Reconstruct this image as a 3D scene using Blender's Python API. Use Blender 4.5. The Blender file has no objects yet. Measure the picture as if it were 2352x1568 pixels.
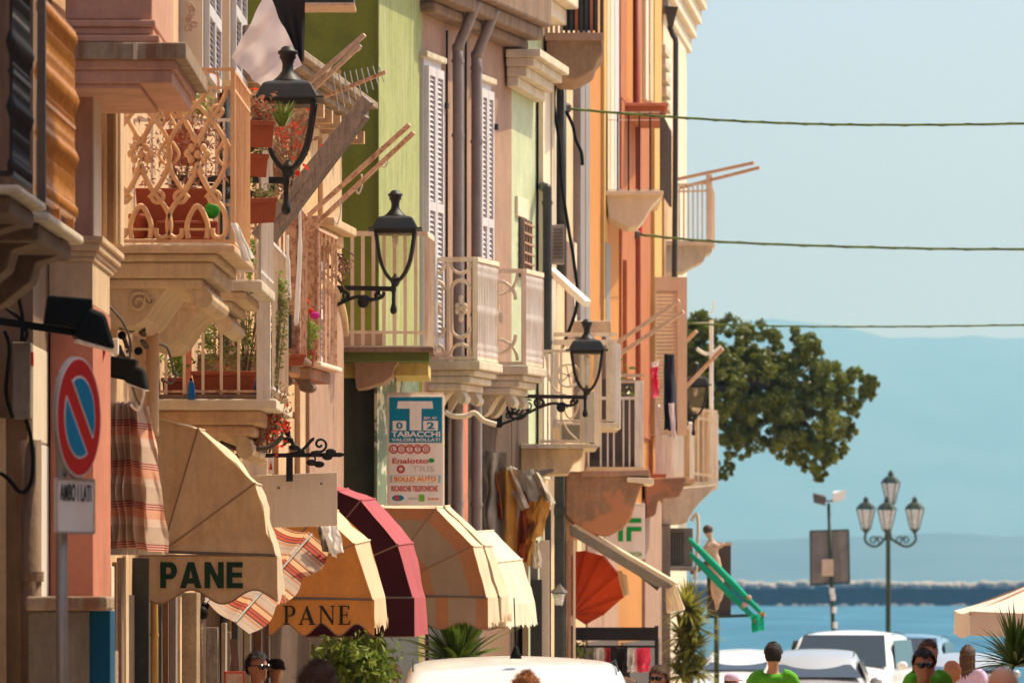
import bpy, bmesh, math, random
from mathutils import Vector, Matrix, noise
R = math.radians
S = bpy.context.scene
COL = S.collection
# ------------------------------------------------------------------ camera
# Layout numbers below are read off the photograph on a 2352-wide grid; the lens is a 132 mm telephoto on an APS-C
# body (14000 grid units of focal length), standing at eye level at the top of a gently falling street.
F, CX, HY, CZ = 14000.0, 1176.0, 1350.0, 2.05
cam_d = bpy.data.cameras.new('camera'); cam = bpy.data.objects.new('camera', cam_d); COL.objects.link(cam)
cam.location = (0, 0, CZ); cam.rotation_euler = (R(90), 0, 0)
cam_d.sensor_width = 22.2; cam_d.lens = F / 2352 * 22.2
cam_d.shift_y = (HY - 784) / 2352
cam_d.clip_start = 1.0; cam_d.clip_end = 60000
cam_d.dof.use_dof = True; cam_d.dof.focus_distance = 51.0; cam_d.dof.aperture_fstop = 3.7
S.camera = cam
# ------------------------------------------------------------------ light
SUN_AZ, SUN_EL = R(60), R(57)        # ahead of the camera and to the right
w = bpy.data.worlds.new('World'); S.world = w; w.use_nodes = True
nt = w.node_tree; nt.nodes.clear()
sky = nt.nodes.new('ShaderNodeTexSky'); sky.sky_type = 'NISHITA'; sky.sun_disc = False
sky.sun_elevation = SUN_EL; sky.sun_rotation = SUN_AZ; sky.air_density = 0.6; sky.dust_density = 4.0; sky.ozone_density = 0.3
bg = nt.nodes.new('ShaderNodeBackground'); bg.inputs['Strength'].default_value = 0.15
wo = nt.nodes.new('ShaderNodeOutputWorld')
tint = nt.nodes.new('ShaderNodeMix'); tint.data_type = 'RGBA'; tint.blend_type = 'MULTIPLY'; tint.inputs[0].default_value = 1.0
tint.inputs[7].default_value = (.88, .985, 1.13, 1)
nt.links.new(sky.outputs[0], tint.inputs[6]); nt.links.new(tint.outputs[2], bg.inputs[0]); nt.links.new(bg.outputs[0], wo.inputs[0])
sl = bpy.data.lights.new('sun', 'SUN'); sl.energy = 3.6; sl.angle = R(0.5); sl.color = (1.0, 0.89, 0.63)
so = bpy.data.objects.new('sun', sl); COL.objects.link(so)
sd = Vector((math.sin(SUN_AZ) * math.cos(SUN_EL), math.cos(SUN_AZ) * math.cos(SUN_EL), math.sin(SUN_EL)))
so.rotation_euler = sd.to_track_quat('Z', 'Y').to_euler(); so.location = (60, 40, 80)
S.view_settings.view_transform = 'Standard'; S.view_settings.look = 'None'
S.view_settings.gamma = 1.0; S.view_settings.exposure = 0.56
S.render.engine = 'CYCLES'
S.cycles.use_denoising = True
S.cycles.volume_bounces = 0; S.cycles.max_bounces = 7; S.cycles.transparent_max_bounces = 12
# ------------------------------------------------------------------ helpers
def X(x, d): return (x - CX) * d / F
def Z(y, d): return CZ + (HY - y) * d / F
def P(x, y, d): return Vector((X(x, d), d, Z(y, d)))
def ground(d): return 0.35 - 0.008 * d
def wloc(o):
    v = Vector((0, 0, 0))
    while o: v += o.location; o = o.parent
    return v
class B:
    def __init__(s): s.v = []; s.f = []; s.uv = {}
    def add(s, vs, fs):
        n = len(s.v); s.v += [Vector(p) for p in vs]; s.f += [tuple(i + n for i in f) for f in fs]; return n
    def box(s, x0, x1, y0, y1, z0, z1):
        s.add([(x0,y0,z0),(x1,y0,z0),(x1,y1,z0),(x0,y1,z0),(x0,y0,z1),(x1,y0,z1),(x1,y1,z1),(x0,y1,z1)],
              [(3,2,1,0),(4,5,6,7),(0,1,5,4),(1,2,6,5),(2,3,7,6),(3,0,4,7)]); return s
    def hexa(s, a):          # 8 corners: bottom ring then top ring
        s.add(a, [(3,2,1,0),(4,5,6,7),(0,1,5,4),(1,2,6,5),(2,3,7,6),(3,0,4,7)]); return s
    def beam(s, p, q, w, h=None, up=(0,0,1)):
        p, q = Vector(p), Vector(q); h = h or w
        t = (q - p).normalized(); u = Vector(up)
        if abs(t.dot(u)) > .98: u = Vector((0,1,0))
        a = t.cross(u).normalized() * w / 2; b = a.cross(t).normalized() * h / 2
        s.hexa([p-a-b, p+a-b, p+a+b, p-a+b, q-a-b, q+a-b, q+a+b, q-a+b]); return s
    def tube(s, pts, r, n=8, cap=True):
        pts = [Vector(p) for p in pts]; m = len(pts); rs = r if isinstance(r, (list, tuple)) else [r] * m
        t0 = (pts[1] - pts[0]).normalized()
        ref = Vector((0,0,1)) if abs(t0.z) < .9 else Vector((0,1,0))
        a = t0.cross(ref).normalized(); rings = []
        base = len(s.v)
        for i in range(m):
            t = (pts[min(i+1, m-1)] - pts[max(i-1, 0)])
            t = t.normalized() if t.length > 1e-9 else t0
            a = (a - t * a.dot(t)).normalized(); b = t.cross(a)
            for k in range(n):
                an = 2*math.pi*k/n
                s.v.append(pts[i] + (a*math.cos(an) + b*math.sin(an)) * rs[i])
        for i in range(m-1):
            for k in range(n):
                k2 = (k+1) % n
                s.f.append((base+i*n+k, base+i*n+k2, base+(i+1)*n+k2, base+(i+1)*n+k))
        if cap:
            s.f.append(tuple(base+k for k in reversed(range(n)))); s.f.append(tuple(base+(m-1)*n+k for k in range(n)))
        return s
    def lathe(s, prof, c, n=16, sq=1.0, rot=0.0):
        c = Vector(c); base = len(s.v); m = len(prof)
        for r, z in prof:
            for k in range(n):
                an = 2*math.pi*k/n + rot
                s.v.append(c + Vector((r*math.cos(an), r*math.sin(an)*sq, z)))
        for i in range(m-1):
            for k in range(n):
                k2 = (k+1) % n
                s.f.append((base+i*n+k, base+i*n+k2, base+(i+1)*n+k2, base+(i+1)*n+k))
        s.f.append(tuple(base+k for k in reversed(range(n)))); s.f.append(tuple(base+(m-1)*n+k for k in range(n)))
        return s
    def prism(s, poly, w):    # poly: list of 3D points (planar ring), extruded by vector w
        n = len(poly); w = Vector(w); base = s.add(poly, [])
        s.v += [Vector(p) + w for p in poly]
        s.f.append(tuple(base+i for i in range(n))); s.f.append(tuple(base+n+i for i in reversed(range(n))))
        for i in range(n):
            j = (i+1) % n; s.f.append((base+j, base+i, base+n+i, base+n+j))
        return s
    def grid(s, fn, nu, nv):
        base = len(s.v)
        for j in range(nv+1):
            for i in range(nu+1):
                u, v = i/nu, j/nv
                s.uv[len(s.v)] = (u, v); s.v.append(Vector(fn(u, v)))
        for j in range(nv):
            for i in range(nu):
                a = base + j*(nu+1) + i
                s.f.append((a, a+1, a+nu+2, a+nu+1))
        return s
    def ball(s, c, r, n=10, m=6):
        rx, ry, rz = r if isinstance(r, (list, tuple)) else (r, r, r)
        c = Vector(c); base = len(s.v)
        s.v.append(c + Vector((0,0,-rz)))
        for j in range(1, m):
            ph = -math.pi/2 + math.pi*j/m
            for k in range(n):
                an = 2*math.pi*k/n
                s.v.append(c + Vector((rx*math.cos(ph)*math.cos(an), ry*math.cos(ph)*math.sin(an), rz*math.sin(ph))))
        s.v.append(c + Vector((0,0,rz))); top = len(s.v) - 1
        for k in range(n):
            k2 = (k+1) % n
            s.f.append((base, base+1+k2, base+1+k))
            for j in range(m-2):
                s.f.append((base+1+j*n+k, base+1+j*n+k2, base+1+(j+1)*n+k2, base+1+(j+1)*n+k))
            s.f.append((top, base+1+(m-2)*n+k, base+1+(m-2)*n+k2))
        return s
    def leaf(s, c, size, rnd, asp=2.2, up=0.0):
        d = Vector((rnd.gauss(0,1), rnd.gauss(0,1), rnd.gauss(0,1)+up)).normalized()
        e = d.cross(Vector((rnd.gauss(0,1), rnd.gauss(0,1), rnd.gauss(0,1)))).normalized()
        k = d.cross(e) * size * .15; c = Vector(c); a = d*size/2; b = e*size/asp/2
        s.add([c-a, c+b-k*.2+a*.1, c+a+k, c-b-k*.2+a*.1], [(0,1,2),(0,2,3)])
    def build(s, name, m, parent=None, smooth=False, kind=None, bevel=0, origin=None):
        me = bpy.data.meshes.new(name)
        if origin is None:
            xs = [p.x for p in s.v]; ys = [p.y for p in s.v]; zs = [p.z for p in s.v]
            origin = Vector(((min(xs)+max(xs))/2, (min(ys)+max(ys))/2, min(zs)))
        me.from_pydata([p - origin for p in s.v], [], s.f)
        if s.uv:
            uvl = me.uv_layers.new(name='UVMap')
            for lp in me.loops: uvl.data[lp.index].uv = s.uv.get(lp.vertex_index, (0, 0))
        me.update()
        if smooth:
            for p in me.polygons: p.use_smooth = True
        o = bpy.data.objects.new(name, me); COL.objects.link(o)
        if m is not None: me.materials.append(MAT(m))
        o.location = origin - (wloc(parent) if parent else Vector((0,0,0)))
        if parent: o.parent = parent
        if bevel:
            md = o.modifiers.new('bevel', 'BEVEL'); md.width = bevel; md.segments = 2; md.limit_method = 'ANGLE'
            md.harden_normals = False
        if kind: o['kind'] = kind
        return o
def tag(o, label, cat=None, group=None, kind=None):
    o['label'] = label
    if cat: o['category'] = cat
    if group: o['group'] = group
    if kind: o['kind'] = kind
    return o
def thing(name, label, cat, loc, group=None):
    o = bpy.data.objects.new(name, None); COL.objects.link(o); o.location = loc; o.empty_display_size = .2
    return tag(o, label, cat, group)
def inst(o, loc, parent=None, rotz=0, name=None):       # a copy sharing mesh data, placed at a world position
    c = o.copy(); COL.objects.link(c)
    c.parent = parent; c.location = Vector(loc) - (wloc(parent) if parent else Vector((0,0,0)))
    if rotz: c.rotation_euler = (0, 0, rotz)
    return c
def to_mesh_obj(name, cu):
    tmp = bpy.data.objects.new(name+'_tmp', cu); COL.objects.link(tmp)
    dg = bpy.context.evaluated_depsgraph_get(); me = bpy.data.meshes.new_from_object(tmp.evaluated_get(dg)); me.name = name
    bpy.data.objects.remove(tmp); bpy.data.curves.remove(cu); me.materials.clear()
    o = bpy.data.objects.new(name, me); COL.objects.link(o); return o
def text(name, body, m, parent, x0, x1, y0, y1, d, bold=0.0, ext=.003, rz=0.0):
    cu = bpy.data.curves.new(name, 'FONT'); cu.body = body; cu.offset = bold; cu.extrude = ext; cu.resolution_u = 3
    o = to_mesh_obj(name, cu)
    bb = o.bound_box; w0 = bb[6][0]-bb[0][0]; h0 = bb[6][1]-bb[0][1]
    sx = (X(x1,d)-X(x0,d))/w0; sy = (Z(y0,d)-Z(y1,d))/h0
    o.scale = (sx, sy, 1); o.rotation_euler = (R(90), 0, rz)
    o.location = Vector((X(x0,d)-bb[0][0]*sx, d, Z(y1,d)-bb[0][1]*sy)) - wloc(parent)
    o.parent = parent; o.data.materials.append(MAT(m)); o['kind'] = 'stuff'
    return o
# ------------------------------------------------------------------ materials
_M = {}
def node_mat(name):
    m = bpy.data.materials.new(name); m.use_nodes = True; t = m.node_tree; t.nodes.clear()
    out = t.nodes.new('ShaderNodeOutputMaterial'); return m, t, out
def N(t, ty, **kw):
    n = t.nodes.new(ty)
    for k, v in kw.items():
        if k in n.inputs.keys(): n.inputs[k].default_value = v
        else: setattr(n, k, v)
    return n
def srgb(c): return tuple((x/12.92 if x <= .04045 else ((x+.055)/1.055)**2.4) for x in [q/255 for q in c])
def MIXC(t, fac, a, b, mode='MIX'):
    n = t.nodes.new('ShaderNodeMix'); n.data_type = 'RGBA'; n.blend_type = mode
    for s_, val in ((n.inputs[0], fac), (n.inputs[6], a), (n.inputs[7], b)):
        if isinstance(val, bpy.types.NodeSocket): t.links.new(val, s_)
        elif isinstance(val, (int, float)): s_.default_value = val
        else: s_.default_value = tuple(val) + ((1,) if len(val) == 3 else ())
    return n.outputs[2]
def RAMP(t, src, lo, hi, a=0.0, b=1.0):
    n = t.nodes.new('ShaderNodeMapRange'); n.inputs[1].default_value = lo; n.inputs[2].default_value = hi
    n.inputs[3].default_value = a; n.inputs[4].default_value = b; t.links.new(src, n.inputs[0]); return n.outputs[0]
def define(name, col, rough=.85, var=.18, scale=2.5, bump=.15, bscale=60, stain=0.0, stain_col=(.12,.08,.05), metal=0.0,
           transl=0.0, patch=None, spec=.3, coat=0.0, stripes=None, alpha=None, streak=(3.0, 3.0, .35)):
    """one procedural surface: base colour with broad variation, vertical rain streaks, peeling patches and fine relief"""
    m, t, out = node_mat(name)
    L = t.links.new
    geo = N(t, 'ShaderNodeNewGeometry')
    base = tuple(col)
    if stripes:
        uvn = N(t, 'ShaderNodeUVMap'); sep = N(t, 'ShaderNodeSeparateXYZ'); L(uvn.outputs[0], sep.inputs[0])
        src = sep.outputs[stripes.get('axis', 1)]
        mul = N(t, 'ShaderNodeMath', operation='MULTIPLY'); mul.inputs[1].default_value = stripes['n']; L(src, mul.inputs[0])
        fr = N(t, 'ShaderNodeMath', operation='FRACT'); L(mul.outputs[0], fr.inputs[0])
        cr = N(t, 'ShaderNodeValToRGB'); cr.color_ramp.interpolation = 'CONSTANT'
        els = stripes['stops']
        cr.color_ramp.elements[0].position = els[0][0]; cr.color_ramp.elements[0].color = tuple(els[0][1]) + (1,)
        cr.color_ramp.elements[1].position = els[1][0]; cr.color_ramp.elements[1].color = tuple(els[1][1]) + (1,)
        for p_, c_ in els[2:]:
            e = cr.color_ramp.elements.new(p_); e.color = tuple(c_) + (1,)
        L(fr.outputs[0], cr.inputs[0]); base = cr.outputs[0]
    n1 = N(t, 'ShaderNodeTexNoise', Scale=scale, Detail=5.0, Roughness=.65); L(geo.outputs['Position'], n1.inputs['Vector'])
    f1 = RAMP(t, n1.outputs[0], .25, .75, 1-var, 1+var)
    comb = N(t, 'ShaderNodeCombineColor')
    for i in range(3): L(f1, comb.inputs[i])
    c = MIXC(t, 1.0, base, comb.outputs[0], 'MULTIPLY')
    if bump:      # fine grain and blotches of weathering
        n0 = N(t, 'ShaderNodeTexNoise', Scale=scale*7.0, Detail=6.0, Roughness=.75); L(geo.outputs['Position'], n0.inputs['Vector'])
        cb = N(t, 'ShaderNodeCombineColor'); f0 = RAMP(t, n0.outputs[0], .3, .7, 1-var*.8, 1+var*.6)
        for i in range(3): L(f0, cb.inputs[i])
        c = MIXC(t, 1.0, c, cb.outputs[0], 'MULTIPLY')
    if stain:
        mp = N(t, 'ShaderNodeMapping'); mp.inputs['Scale'].default_value = streak; L(geo.outputs['Position'], mp.inputs[0])
        n2 = N(t, 'ShaderNodeTexNoise', Scale=2.2, Detail=6.0, Roughness=.7); L(mp.outputs[0], n2.inputs['Vector'])
        c = MIXC(t, RAMP(t, n2.outputs[0], .47, .62, 0, stain), c, stain_col)
    if patch:
        n3 = N(t, 'ShaderNodeTexNoise', Scale=patch[1], Detail=7.0, Roughness=.6); L(geo.outputs['Position'], n3.inputs['Vector'])
        c = MIXC(t, RAMP(t, n3.outputs[0], patch[2], patch[2]+.04), c, patch[0])
    p = N(t, 'ShaderNodeBsdfPrincipled', Roughness=rough, Metallic=metal)
    p.inputs['Specular IOR Level'].default_value = spec
    if coat: p.inputs['Coat Weight'].default_value = coat; p.inputs['Coat Roughness'].default_value = .05
    if isinstance(c, bpy.types.NodeSocket): L(c, p.inputs['Base Color'])
    if bump:
        nb = N(t, 'ShaderNodeTexNoise', Scale=bscale, Detail=4.0, Roughness=.6); L(geo.outputs['Position'], nb.inputs['Vector'])
        bm = N(t, 'ShaderNodeBump', Strength=bump, Distance=.02); L(nb.outputs[0], bm.inputs['Height']); L(bm.outputs[0], p.inputs['Normal'])
    sh = p.outputs[0]
    if transl:
        tr = N(t, 'ShaderNodeBsdfTranslucent'); L(c, tr.inputs[0])
        mx = N(t, 'ShaderNodeMixShader'); mx.inputs[0].default_value = transl; L(sh, mx.inputs[1]); L(tr.outputs[0], mx.inputs[2]); sh = mx.outputs[0]
    if alpha is not None:
        tp = N(t, 'ShaderNodeBsdfTransparent'); mx = N(t, 'ShaderNodeMixShader'); mx.inputs[0].default_value = alpha
        L(tp.outputs[0], mx.inputs[1]); L(sh, mx.inputs[2]); sh = mx.outputs[0]
    L(sh, out.inputs[0]); _M[name] = m; return m
def MAT(n): return _M[n]
# plaster and stone
define('cream_stone', (.60,.45,.27), stain=.35, stain_col=(.30,.20,.13), bump=.25, bscale=45)
define('cream_moulding', (.64,.46,.29), stain=.3, stain_col=(.34,.22,.14), bump=.15)
define('pink_plaster', (.58,.32,.225), var=.14, stain=.35, stain_col=(.34,.16,.12))
define('terracotta_plaster', (.52,.19,.12), var=.16, patch=((.40,.16,.10),1.4,.60), stain=.3, stain_col=(.3,.12,.08))
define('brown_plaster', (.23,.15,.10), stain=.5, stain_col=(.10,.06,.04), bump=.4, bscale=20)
define('peach_plaster', (.64,.43,.25), var=.18, patch=((.52,.35,.21),1.3,.60), stain=.45, stain_col=(.42,.24,.14), bump=.25)
define('amber_plaster', (.60,.39,.19), var=.22, patch=((.46,.31,.17),1.8,.58), stain=.5, stain_col=(.36,.2,.1), bump=.3, bscale=25)
define('amber_trim', (.58,.40,.23), var=.2, stain=.5, stain_col=(.4,.24,.13), bump=.2)
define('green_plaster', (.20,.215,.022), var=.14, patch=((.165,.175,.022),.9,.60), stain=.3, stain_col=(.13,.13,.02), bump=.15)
define('green_plaster_lit', (.29,.325,.115), var=.2, stain=.9, stain_col=(.42,.43,.24), bump=.2, streak=(9,9,.5))  # paler copy of the green plaster, sunlight put into the colour
define('green_dark_paint', (.10,.13,.02), var=.15)
define('peeling_green', (.13,.17,.11), var=.25, stain=.3, patch=((.52,.50,.38), 3.2, .52), bump=.4, bscale=14)
define('rose_brown_plaster', (.38,.235,.165), var=.18, patch=((.35,.225,.16),1.5,.60), stain=.4, stain_col=(.26,.14,.1), bump=.35, bscale=70)
define('pale_green_plaster', (.47,.52,.34), var=.15, patch=((.40,.44,.29),1.7,.60), stain=.4, stain_col=(.36,.40,.24), bump=.2, streak=(6,6,.4))
define('sand_plaster', (.64,.46,.28), var=.16, patch=((.52,.38,.24),1.5,.60), stain=.3, stain_col=(.5,.34,.2))
define('orange_plaster', (.50,.21,.05), var=.08, stain=.2, stain_col=(.42,.18,.06))
define('rust_plaster', (.42,.14,.05), var=.15, stain=.35, stain_col=(.3,.1,.05))
define('yellow_plaster', (.58,.36,.12), var=.1, stain=.2, stain_col=(.5,.3,.1))
define('ivory_plaster', (.70,.60,.46), var=.08, stain=.25, stain_col=(.5,.4,.28))
define('crumbling_terracotta', (.30,.18,.11), var=.25, stain=.3, patch=((.44,.20,.10), 1.6, .5), bump=.6, bscale=12)
define('weathered_stone', (.15,.10,.065), var=.3, stain=.4, stain_col=(.1,.07,.05), bump=.5, bscale=14)
define('tan_stone', (.32,.20,.12), var=.25, stain=.4, stain_col=(.16,.09,.05), bump=.4, bscale=20)
define('white_stone', (.60,.52,.40), var=.15, stain=.4, stain_col=(.32,.25,.18), bump=.3)
define('rough_stone', (.38,.29,.2), var=.25, stain=.3, bump=.9, bscale=30)
define('yellow_beam', (.52,.40,.12), var=.15, stain=.3)
define('concrete', (.36,.32,.27), var=.2, stain=.4, bump=.3)
define('rust_band', (.36,.28,.20), var=.25, stain=.75, stain_col=(.22,.08,.03), bump=.4)
define('rock', (.40,.35,.29), var=.35, scale=.6, bump=.5, bscale=3)
define('breakwater_wall', (.075,.06,.042), var=.25, scale=.3, bump=.3, bscale=2)
define('paving', (.54,.42,.28), var=.2, scale=.8, bump=.3, bscale=25)
define('hill', (.04,.07,.055), var=.4, scale=.004, bump=0)
# metal and paint
define('black_iron', (.013,.013,.013), rough=.5, var=.3, spec=.3, stain=.3, stain_col=(.05,.03,.02), bump=.1)
define('grey_iron', (.10,.085,.075), rough=.55, var=.25, stain=.4, stain_col=(.16,.09,.05))
define('ivory_iron', (.74,.61,.46), rough=.55, var=.1, stain=.4, stain_col=(.42,.22,.12), bump=.1)
define('peach_iron', (.80,.50,.27), rough=.55, var=.12, stain=.45, stain_col=(.46,.20,.08), bump=.15)
define('rusty_paint', (.66,.43,.29), rough=.65, var=.15, stain=.85, stain_col=(.28,.09,.03), bump=.3, streak=(8,8,8))
define('white_iron', (.74,.68,.62), rough=.5, var=.08, stain=.35, stain_col=(.36,.2,.13))
define('bronze_rail', (.50,.20,.04), rough=.4, var=.35, spec=.4, scale=14)
define('lead_pipe', (.25,.21,.20), rough=.5, var=.15, stain=.3)
define('dark_pipe', (.05,.05,.045), rough=.45, var=.25)
define('red_pipe', (.28,.05,.025), rough=.5, var=.15)
define('cream_pipe', (.66,.47,.30), rough=.5, var=.1, stain=.25, stain_col=(.4,.25,.15))
define('steel', (.40,.38,.35), rough=.4, metal=.6, var=.12)
define('green_metal', (.035,.05,.018), rough=.4, var=.2)
define('black_plastic', (.007,.008,.007), rough=.65, var=.2, spec=.12, bump=0)
define('grey_box', (.22,.19,.16), rough=.7, var=.25, stain=.4)
define('white_paint', (.78,.76,.72), rough=.45, var=.06, bump=.05, stain=.2, stain_col=(.5,.42,.35))
define('shutter_white', (.58,.55,.56), rough=.5, var=.06, stain=.3, stain_col=(.42,.36,.34))
define('shutter_dark', (.08,.06,.05), rough=.6)
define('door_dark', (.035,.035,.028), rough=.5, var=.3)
define('door_brown', (.20,.10,.05), rough=.5, var=.2)
define('wood_grey', (.30,.25,.22), rough=.85, var=.3, scale=9, stain=.6, stain_col=(.13,.10,.085), bump=.5, bscale=30, streak=(20,20,3))
define('wood_pale', (.60,.43,.31), rough=.8, var=.15, stain=.5, stain_col=(.34,.2,.13), streak=(12,12,12))
define('sign_red', (.52,.018,.014), rough=.6, var=.08, bump=0, spec=.15)
define('sign_blue', (.0,.20,.38), rough=.6, var=.08, bump=0, spec=.15)
define('cabinet_blue', (.0,.07,.15), rough=.6, var=.2, spec=.2)
define('sign_white', (.78,.74,.70), rough=.4, var=.06, bump=0, stain=.2, stain_col=(.5,.42,.36))
define('sign_board', (.86,.73,.58), rough=.7, var=.05, stain=.25, stain_col=(.5,.38,.28), bump=.1)
define('tab_blue', (.005,.20,.33), rough=.6, spec=.15, var=.05, bump=0)
define('tab_red', (.50,.06,.04), rough=.5, bump=0)
define('tab_orange', (.70,.25,.05), rough=.5, bump=0)
define('tab_green', (.15,.42,.03), rough=.5, bump=0)
define('tab_grey', (.52,.47,.43), rough=.5, bump=0)
define('tab_sky', (.30,.48,.60), rough=.5, bump=0)
define('cross_green', (.0,.30,.05), rough=.4, bump=0, var=.03)
define('ink_green', (.006,.03,.012), rough=.8, bump=0)
define('ink_dark', (.012,.016,.010), rough=.8, bump=0)
define('ink_faded', (.20,.15,.13), rough=.8, bump=0)
# cloth
define('awning_beige', (.58,.40,.235), transl=.16, var=.14, stain=.5, stain_col=(.40,.27,.16), bump=.2, bscale=140)
define('awning_orange', (.62,.27,.065), transl=.16, var=.14, stain=.4, stain_col=(.44,.19,.06), bump=.2, bscale=140)
define('awning_orange_edge', (.72,.56,.37), transl=.15, var=.08, stain=.2, stain_col=(.5,.34,.18), bump=.2)  # paler copy of the orange cloth, sunlight put into its colour
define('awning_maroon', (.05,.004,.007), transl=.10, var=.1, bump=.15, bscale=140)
define('awning_maroon_lit', (.42,.085,.10), transl=.15, var=.12, bump=.15, bscale=140)  # lighter copy of the maroon cloth for its sunlit strip
define('awning_striped', (1,1,1), transl=.25, var=.1, stain=.35, stain_col=(.28,.2,.13),
       stripes=dict(axis=1, n=1.0, stops=[(0,(.34,.26,.18)),(.36,(.44,.20,.09)),(.56,(.34,.26,.18)),(.86,(.44,.20,.09))]))
define('awning_striped_valance', (1,1,1), transl=.2, var=.12, stain=.35, stain_col=(.28,.2,.13), stripes=dict(axis=0, n=2.6, stops=[(0,(.36,.28,.2)),(.30,(.44,.20,.09)),(.62,(.36,.28,.2)),(.95,(.36,.28,.2))]))
define('awning_cream', (.72,.60,.43), transl=.2, var=.08, stain=.3, stain_col=(.55,.4,.22), bump=.2)
define('awning_red', (.62,.085,.015), transl=.35, var=.12)
cW, cR, cD, cO = (.50,.38,.30), (.46,.08,.04), (.10,.025,.02), (.52,.24,.12)
define('stripe_cloth', (1,1,1), transl=.25, var=.1, bump=.15, stripes=dict(axis=0, n=4.0, stops=[(0,cW),(.20,(.42,.30,.25)),(.24,cW),(.34,cO),
       (.42,cW),(.46,cD),(.50,cR),(.60,cD),(.63,cR),(.72,cD),(.75,(.72,.42,.22)),(.92,cD),(.95,cO)]))
define('towel', (.9,.9,.9), transl=.2, var=.1, bump=.2, stripes=dict(axis=1, n=3.6, stops=[(0,(.62,.46,.35)),(.42,(.36,.06,.05)),(.45,(.78,.5,.4)),
       (.48,(.36,.06,.05)),(.51,(.78,.5,.4)),(.54,(.36,.06,.05)),(.57,(.80,.42,.28)),(.80,(.80,.60,.48))]))
define('linen', (.72,.64,.66), transl=.35, var=.06, bump=.1)
define('white_cloth', (.84,.81,.78), transl=.5, var=.05)
define('black_cloth', (.02,.015,.015), var=.2)
define('grey_cloth', (.24,.21,.17), transl=.15, var=.2)
define('mustard_cloth', (.40,.19,.03), transl=.25, var=.2)
define('rust_cloth', (.28,.06,.012), transl=.25, var=.2)
define('pink_cloth', (.70,.06,.12), transl=.3, var=.2)
define('navy_cloth', (.03,.035,.05), transl=.1, var=.3)
define('umbrella_cloth', (.78,.69,.62), transl=.2, var=.05)
define('teal_cloth', (.015,.48,.29), transl=.2, var=.15)
define('green_shirt', (.10,.42,.02), var=.25, scale=9, bump=.8, bscale=14)
define('white_shirt', (.74,.72,.70), var=.25, scale=9, bump=.8, bscale=14)
define('lilac_cloth', (.62,.45,.62), var=.1)
define('denim', (.06,.09,.15), var=.2)
define('skin', (.58,.30,.19), rough=.55, var=.08, bump=.05)
define('skin_tan', (.40,.18,.10), rough=.5, var=.08, bump=.05)
define('hair_dark', (.018,.012,.010), rough=.5, var=.4, scale=40, bump=.6, bscale=160)
define('hair_brown', (.10,.045,.02), rough=.5, var=.4, scale=40, bump=.6, bscale=160)
define('hair_ginger', (.46,.17,.05), rough=.5, var=.35, scale=40, bump=.6, bscale=160)
# plants and pots
define('terracotta_pot', (.31,.075,.033), rough=.75, var=.15)
define('clay_planter', (.26,.06,.03), rough=.75, var=.12)
define('blue_plastic', (.005,.12,.40), rough=.35)
define('green_plastic', (.02,.30,.02), rough=.35)
define('leaf_green', (.17,.25,.028), rough=.5, transl=.35, var=.35, scale=12, bump=0)
define('leaf_light', (.24,.32,.06), rough=.5, transl=.4, var=.35, scale=12, bump=0)
define('leaf_olive', (.20,.19,.06), rough=.55, transl=.35, var=.4, scale=12, bump=0)
define('leaf_dry', (.34,.19,.11), rough=.7, transl=.3, var=.5, scale=20, bump=0)
define('leaf_dusky', (.34,.17,.12), rough=.6, transl=.3, var=.5, scale=20, bump=0)
define('leaf_blade', (.10,.17,.02), rough=.4, transl=.3, var=.3, scale=6, bump=0)
define('leaf_ficus', (.175,.195,.022), rough=.38, transl=.32, var=.45, scale=1.5, bump=0, spec=.5)
define('flower_red', (.62,.05,.02), transl=.4, var=.3, scale=20, bump=0)
define('flower_magenta', (.60,.04,.35), transl=.4, bump=0)
define('bark', (.10,.075,.055), var=.3, bump=.8, bscale=10)
define('stem_brown', (.14,.08,.05), var=.3)
# glass, cars, water
define('car_white', (.80,.78,.74), rough=.3, var=.02, coat=.6, bump=0)
define('car_silver', (.42,.45,.46), rough=.3, var=.02, coat=.6, bump=0, metal=.3)
define('car_blue', (.10,.24,.36), rough=.3, var=.02, coat=.6, bump=0)
define('car_glass', (.018,.03,.035), rough=.06, var=.05, bump=0, spec=.8)
define('rubber', (.02,.02,.02), rough=.8)
define('lens_dark', (.008,.008,.008), rough=.1, spec=.6, bump=0)
define('wire_green', (.11,.17,.02), rough=.5, var=.2)
define('rope', (.74,.70,.66), var=.1)
def _glass(name, col, alpha, rough=.05):
    m, t, out = node_mat(name)
    g = N(t, 'ShaderNodeBsdfPrincipled', Roughness=rough); g.inputs['Base Color'].default_value = tuple(col)+(1,)
    tp = N(t, 'ShaderNodeBsdfTransparent'); tp.inputs[0].default_value = (.93,.91,.84,1)
    n1 = N(t, 'ShaderNodeTexNoise', Scale=18.0, Detail=4.0)
    geo = N(t, 'ShaderNodeNewGeometry'); t.links.new(geo.outputs['Position'], n1.inputs['Vector'])
    mx = N(t, 'ShaderNodeMixShader'); t.links.new(RAMP(t, n1.outputs[0], .3, .7, alpha*.6, alpha*1.4), mx.inputs[0])
    t.links.new(tp.outputs[0], mx.inputs[1]); t.links.new(g.outputs[0], mx.inputs[2]); t.links.new(mx.outputs[0], out.inputs[0]); _M[name] = m
_glass('lantern_glass', (.62,.54,.40), .12)
_glass('frosted_glass', (.78,.76,.76), .72, .3)
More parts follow.
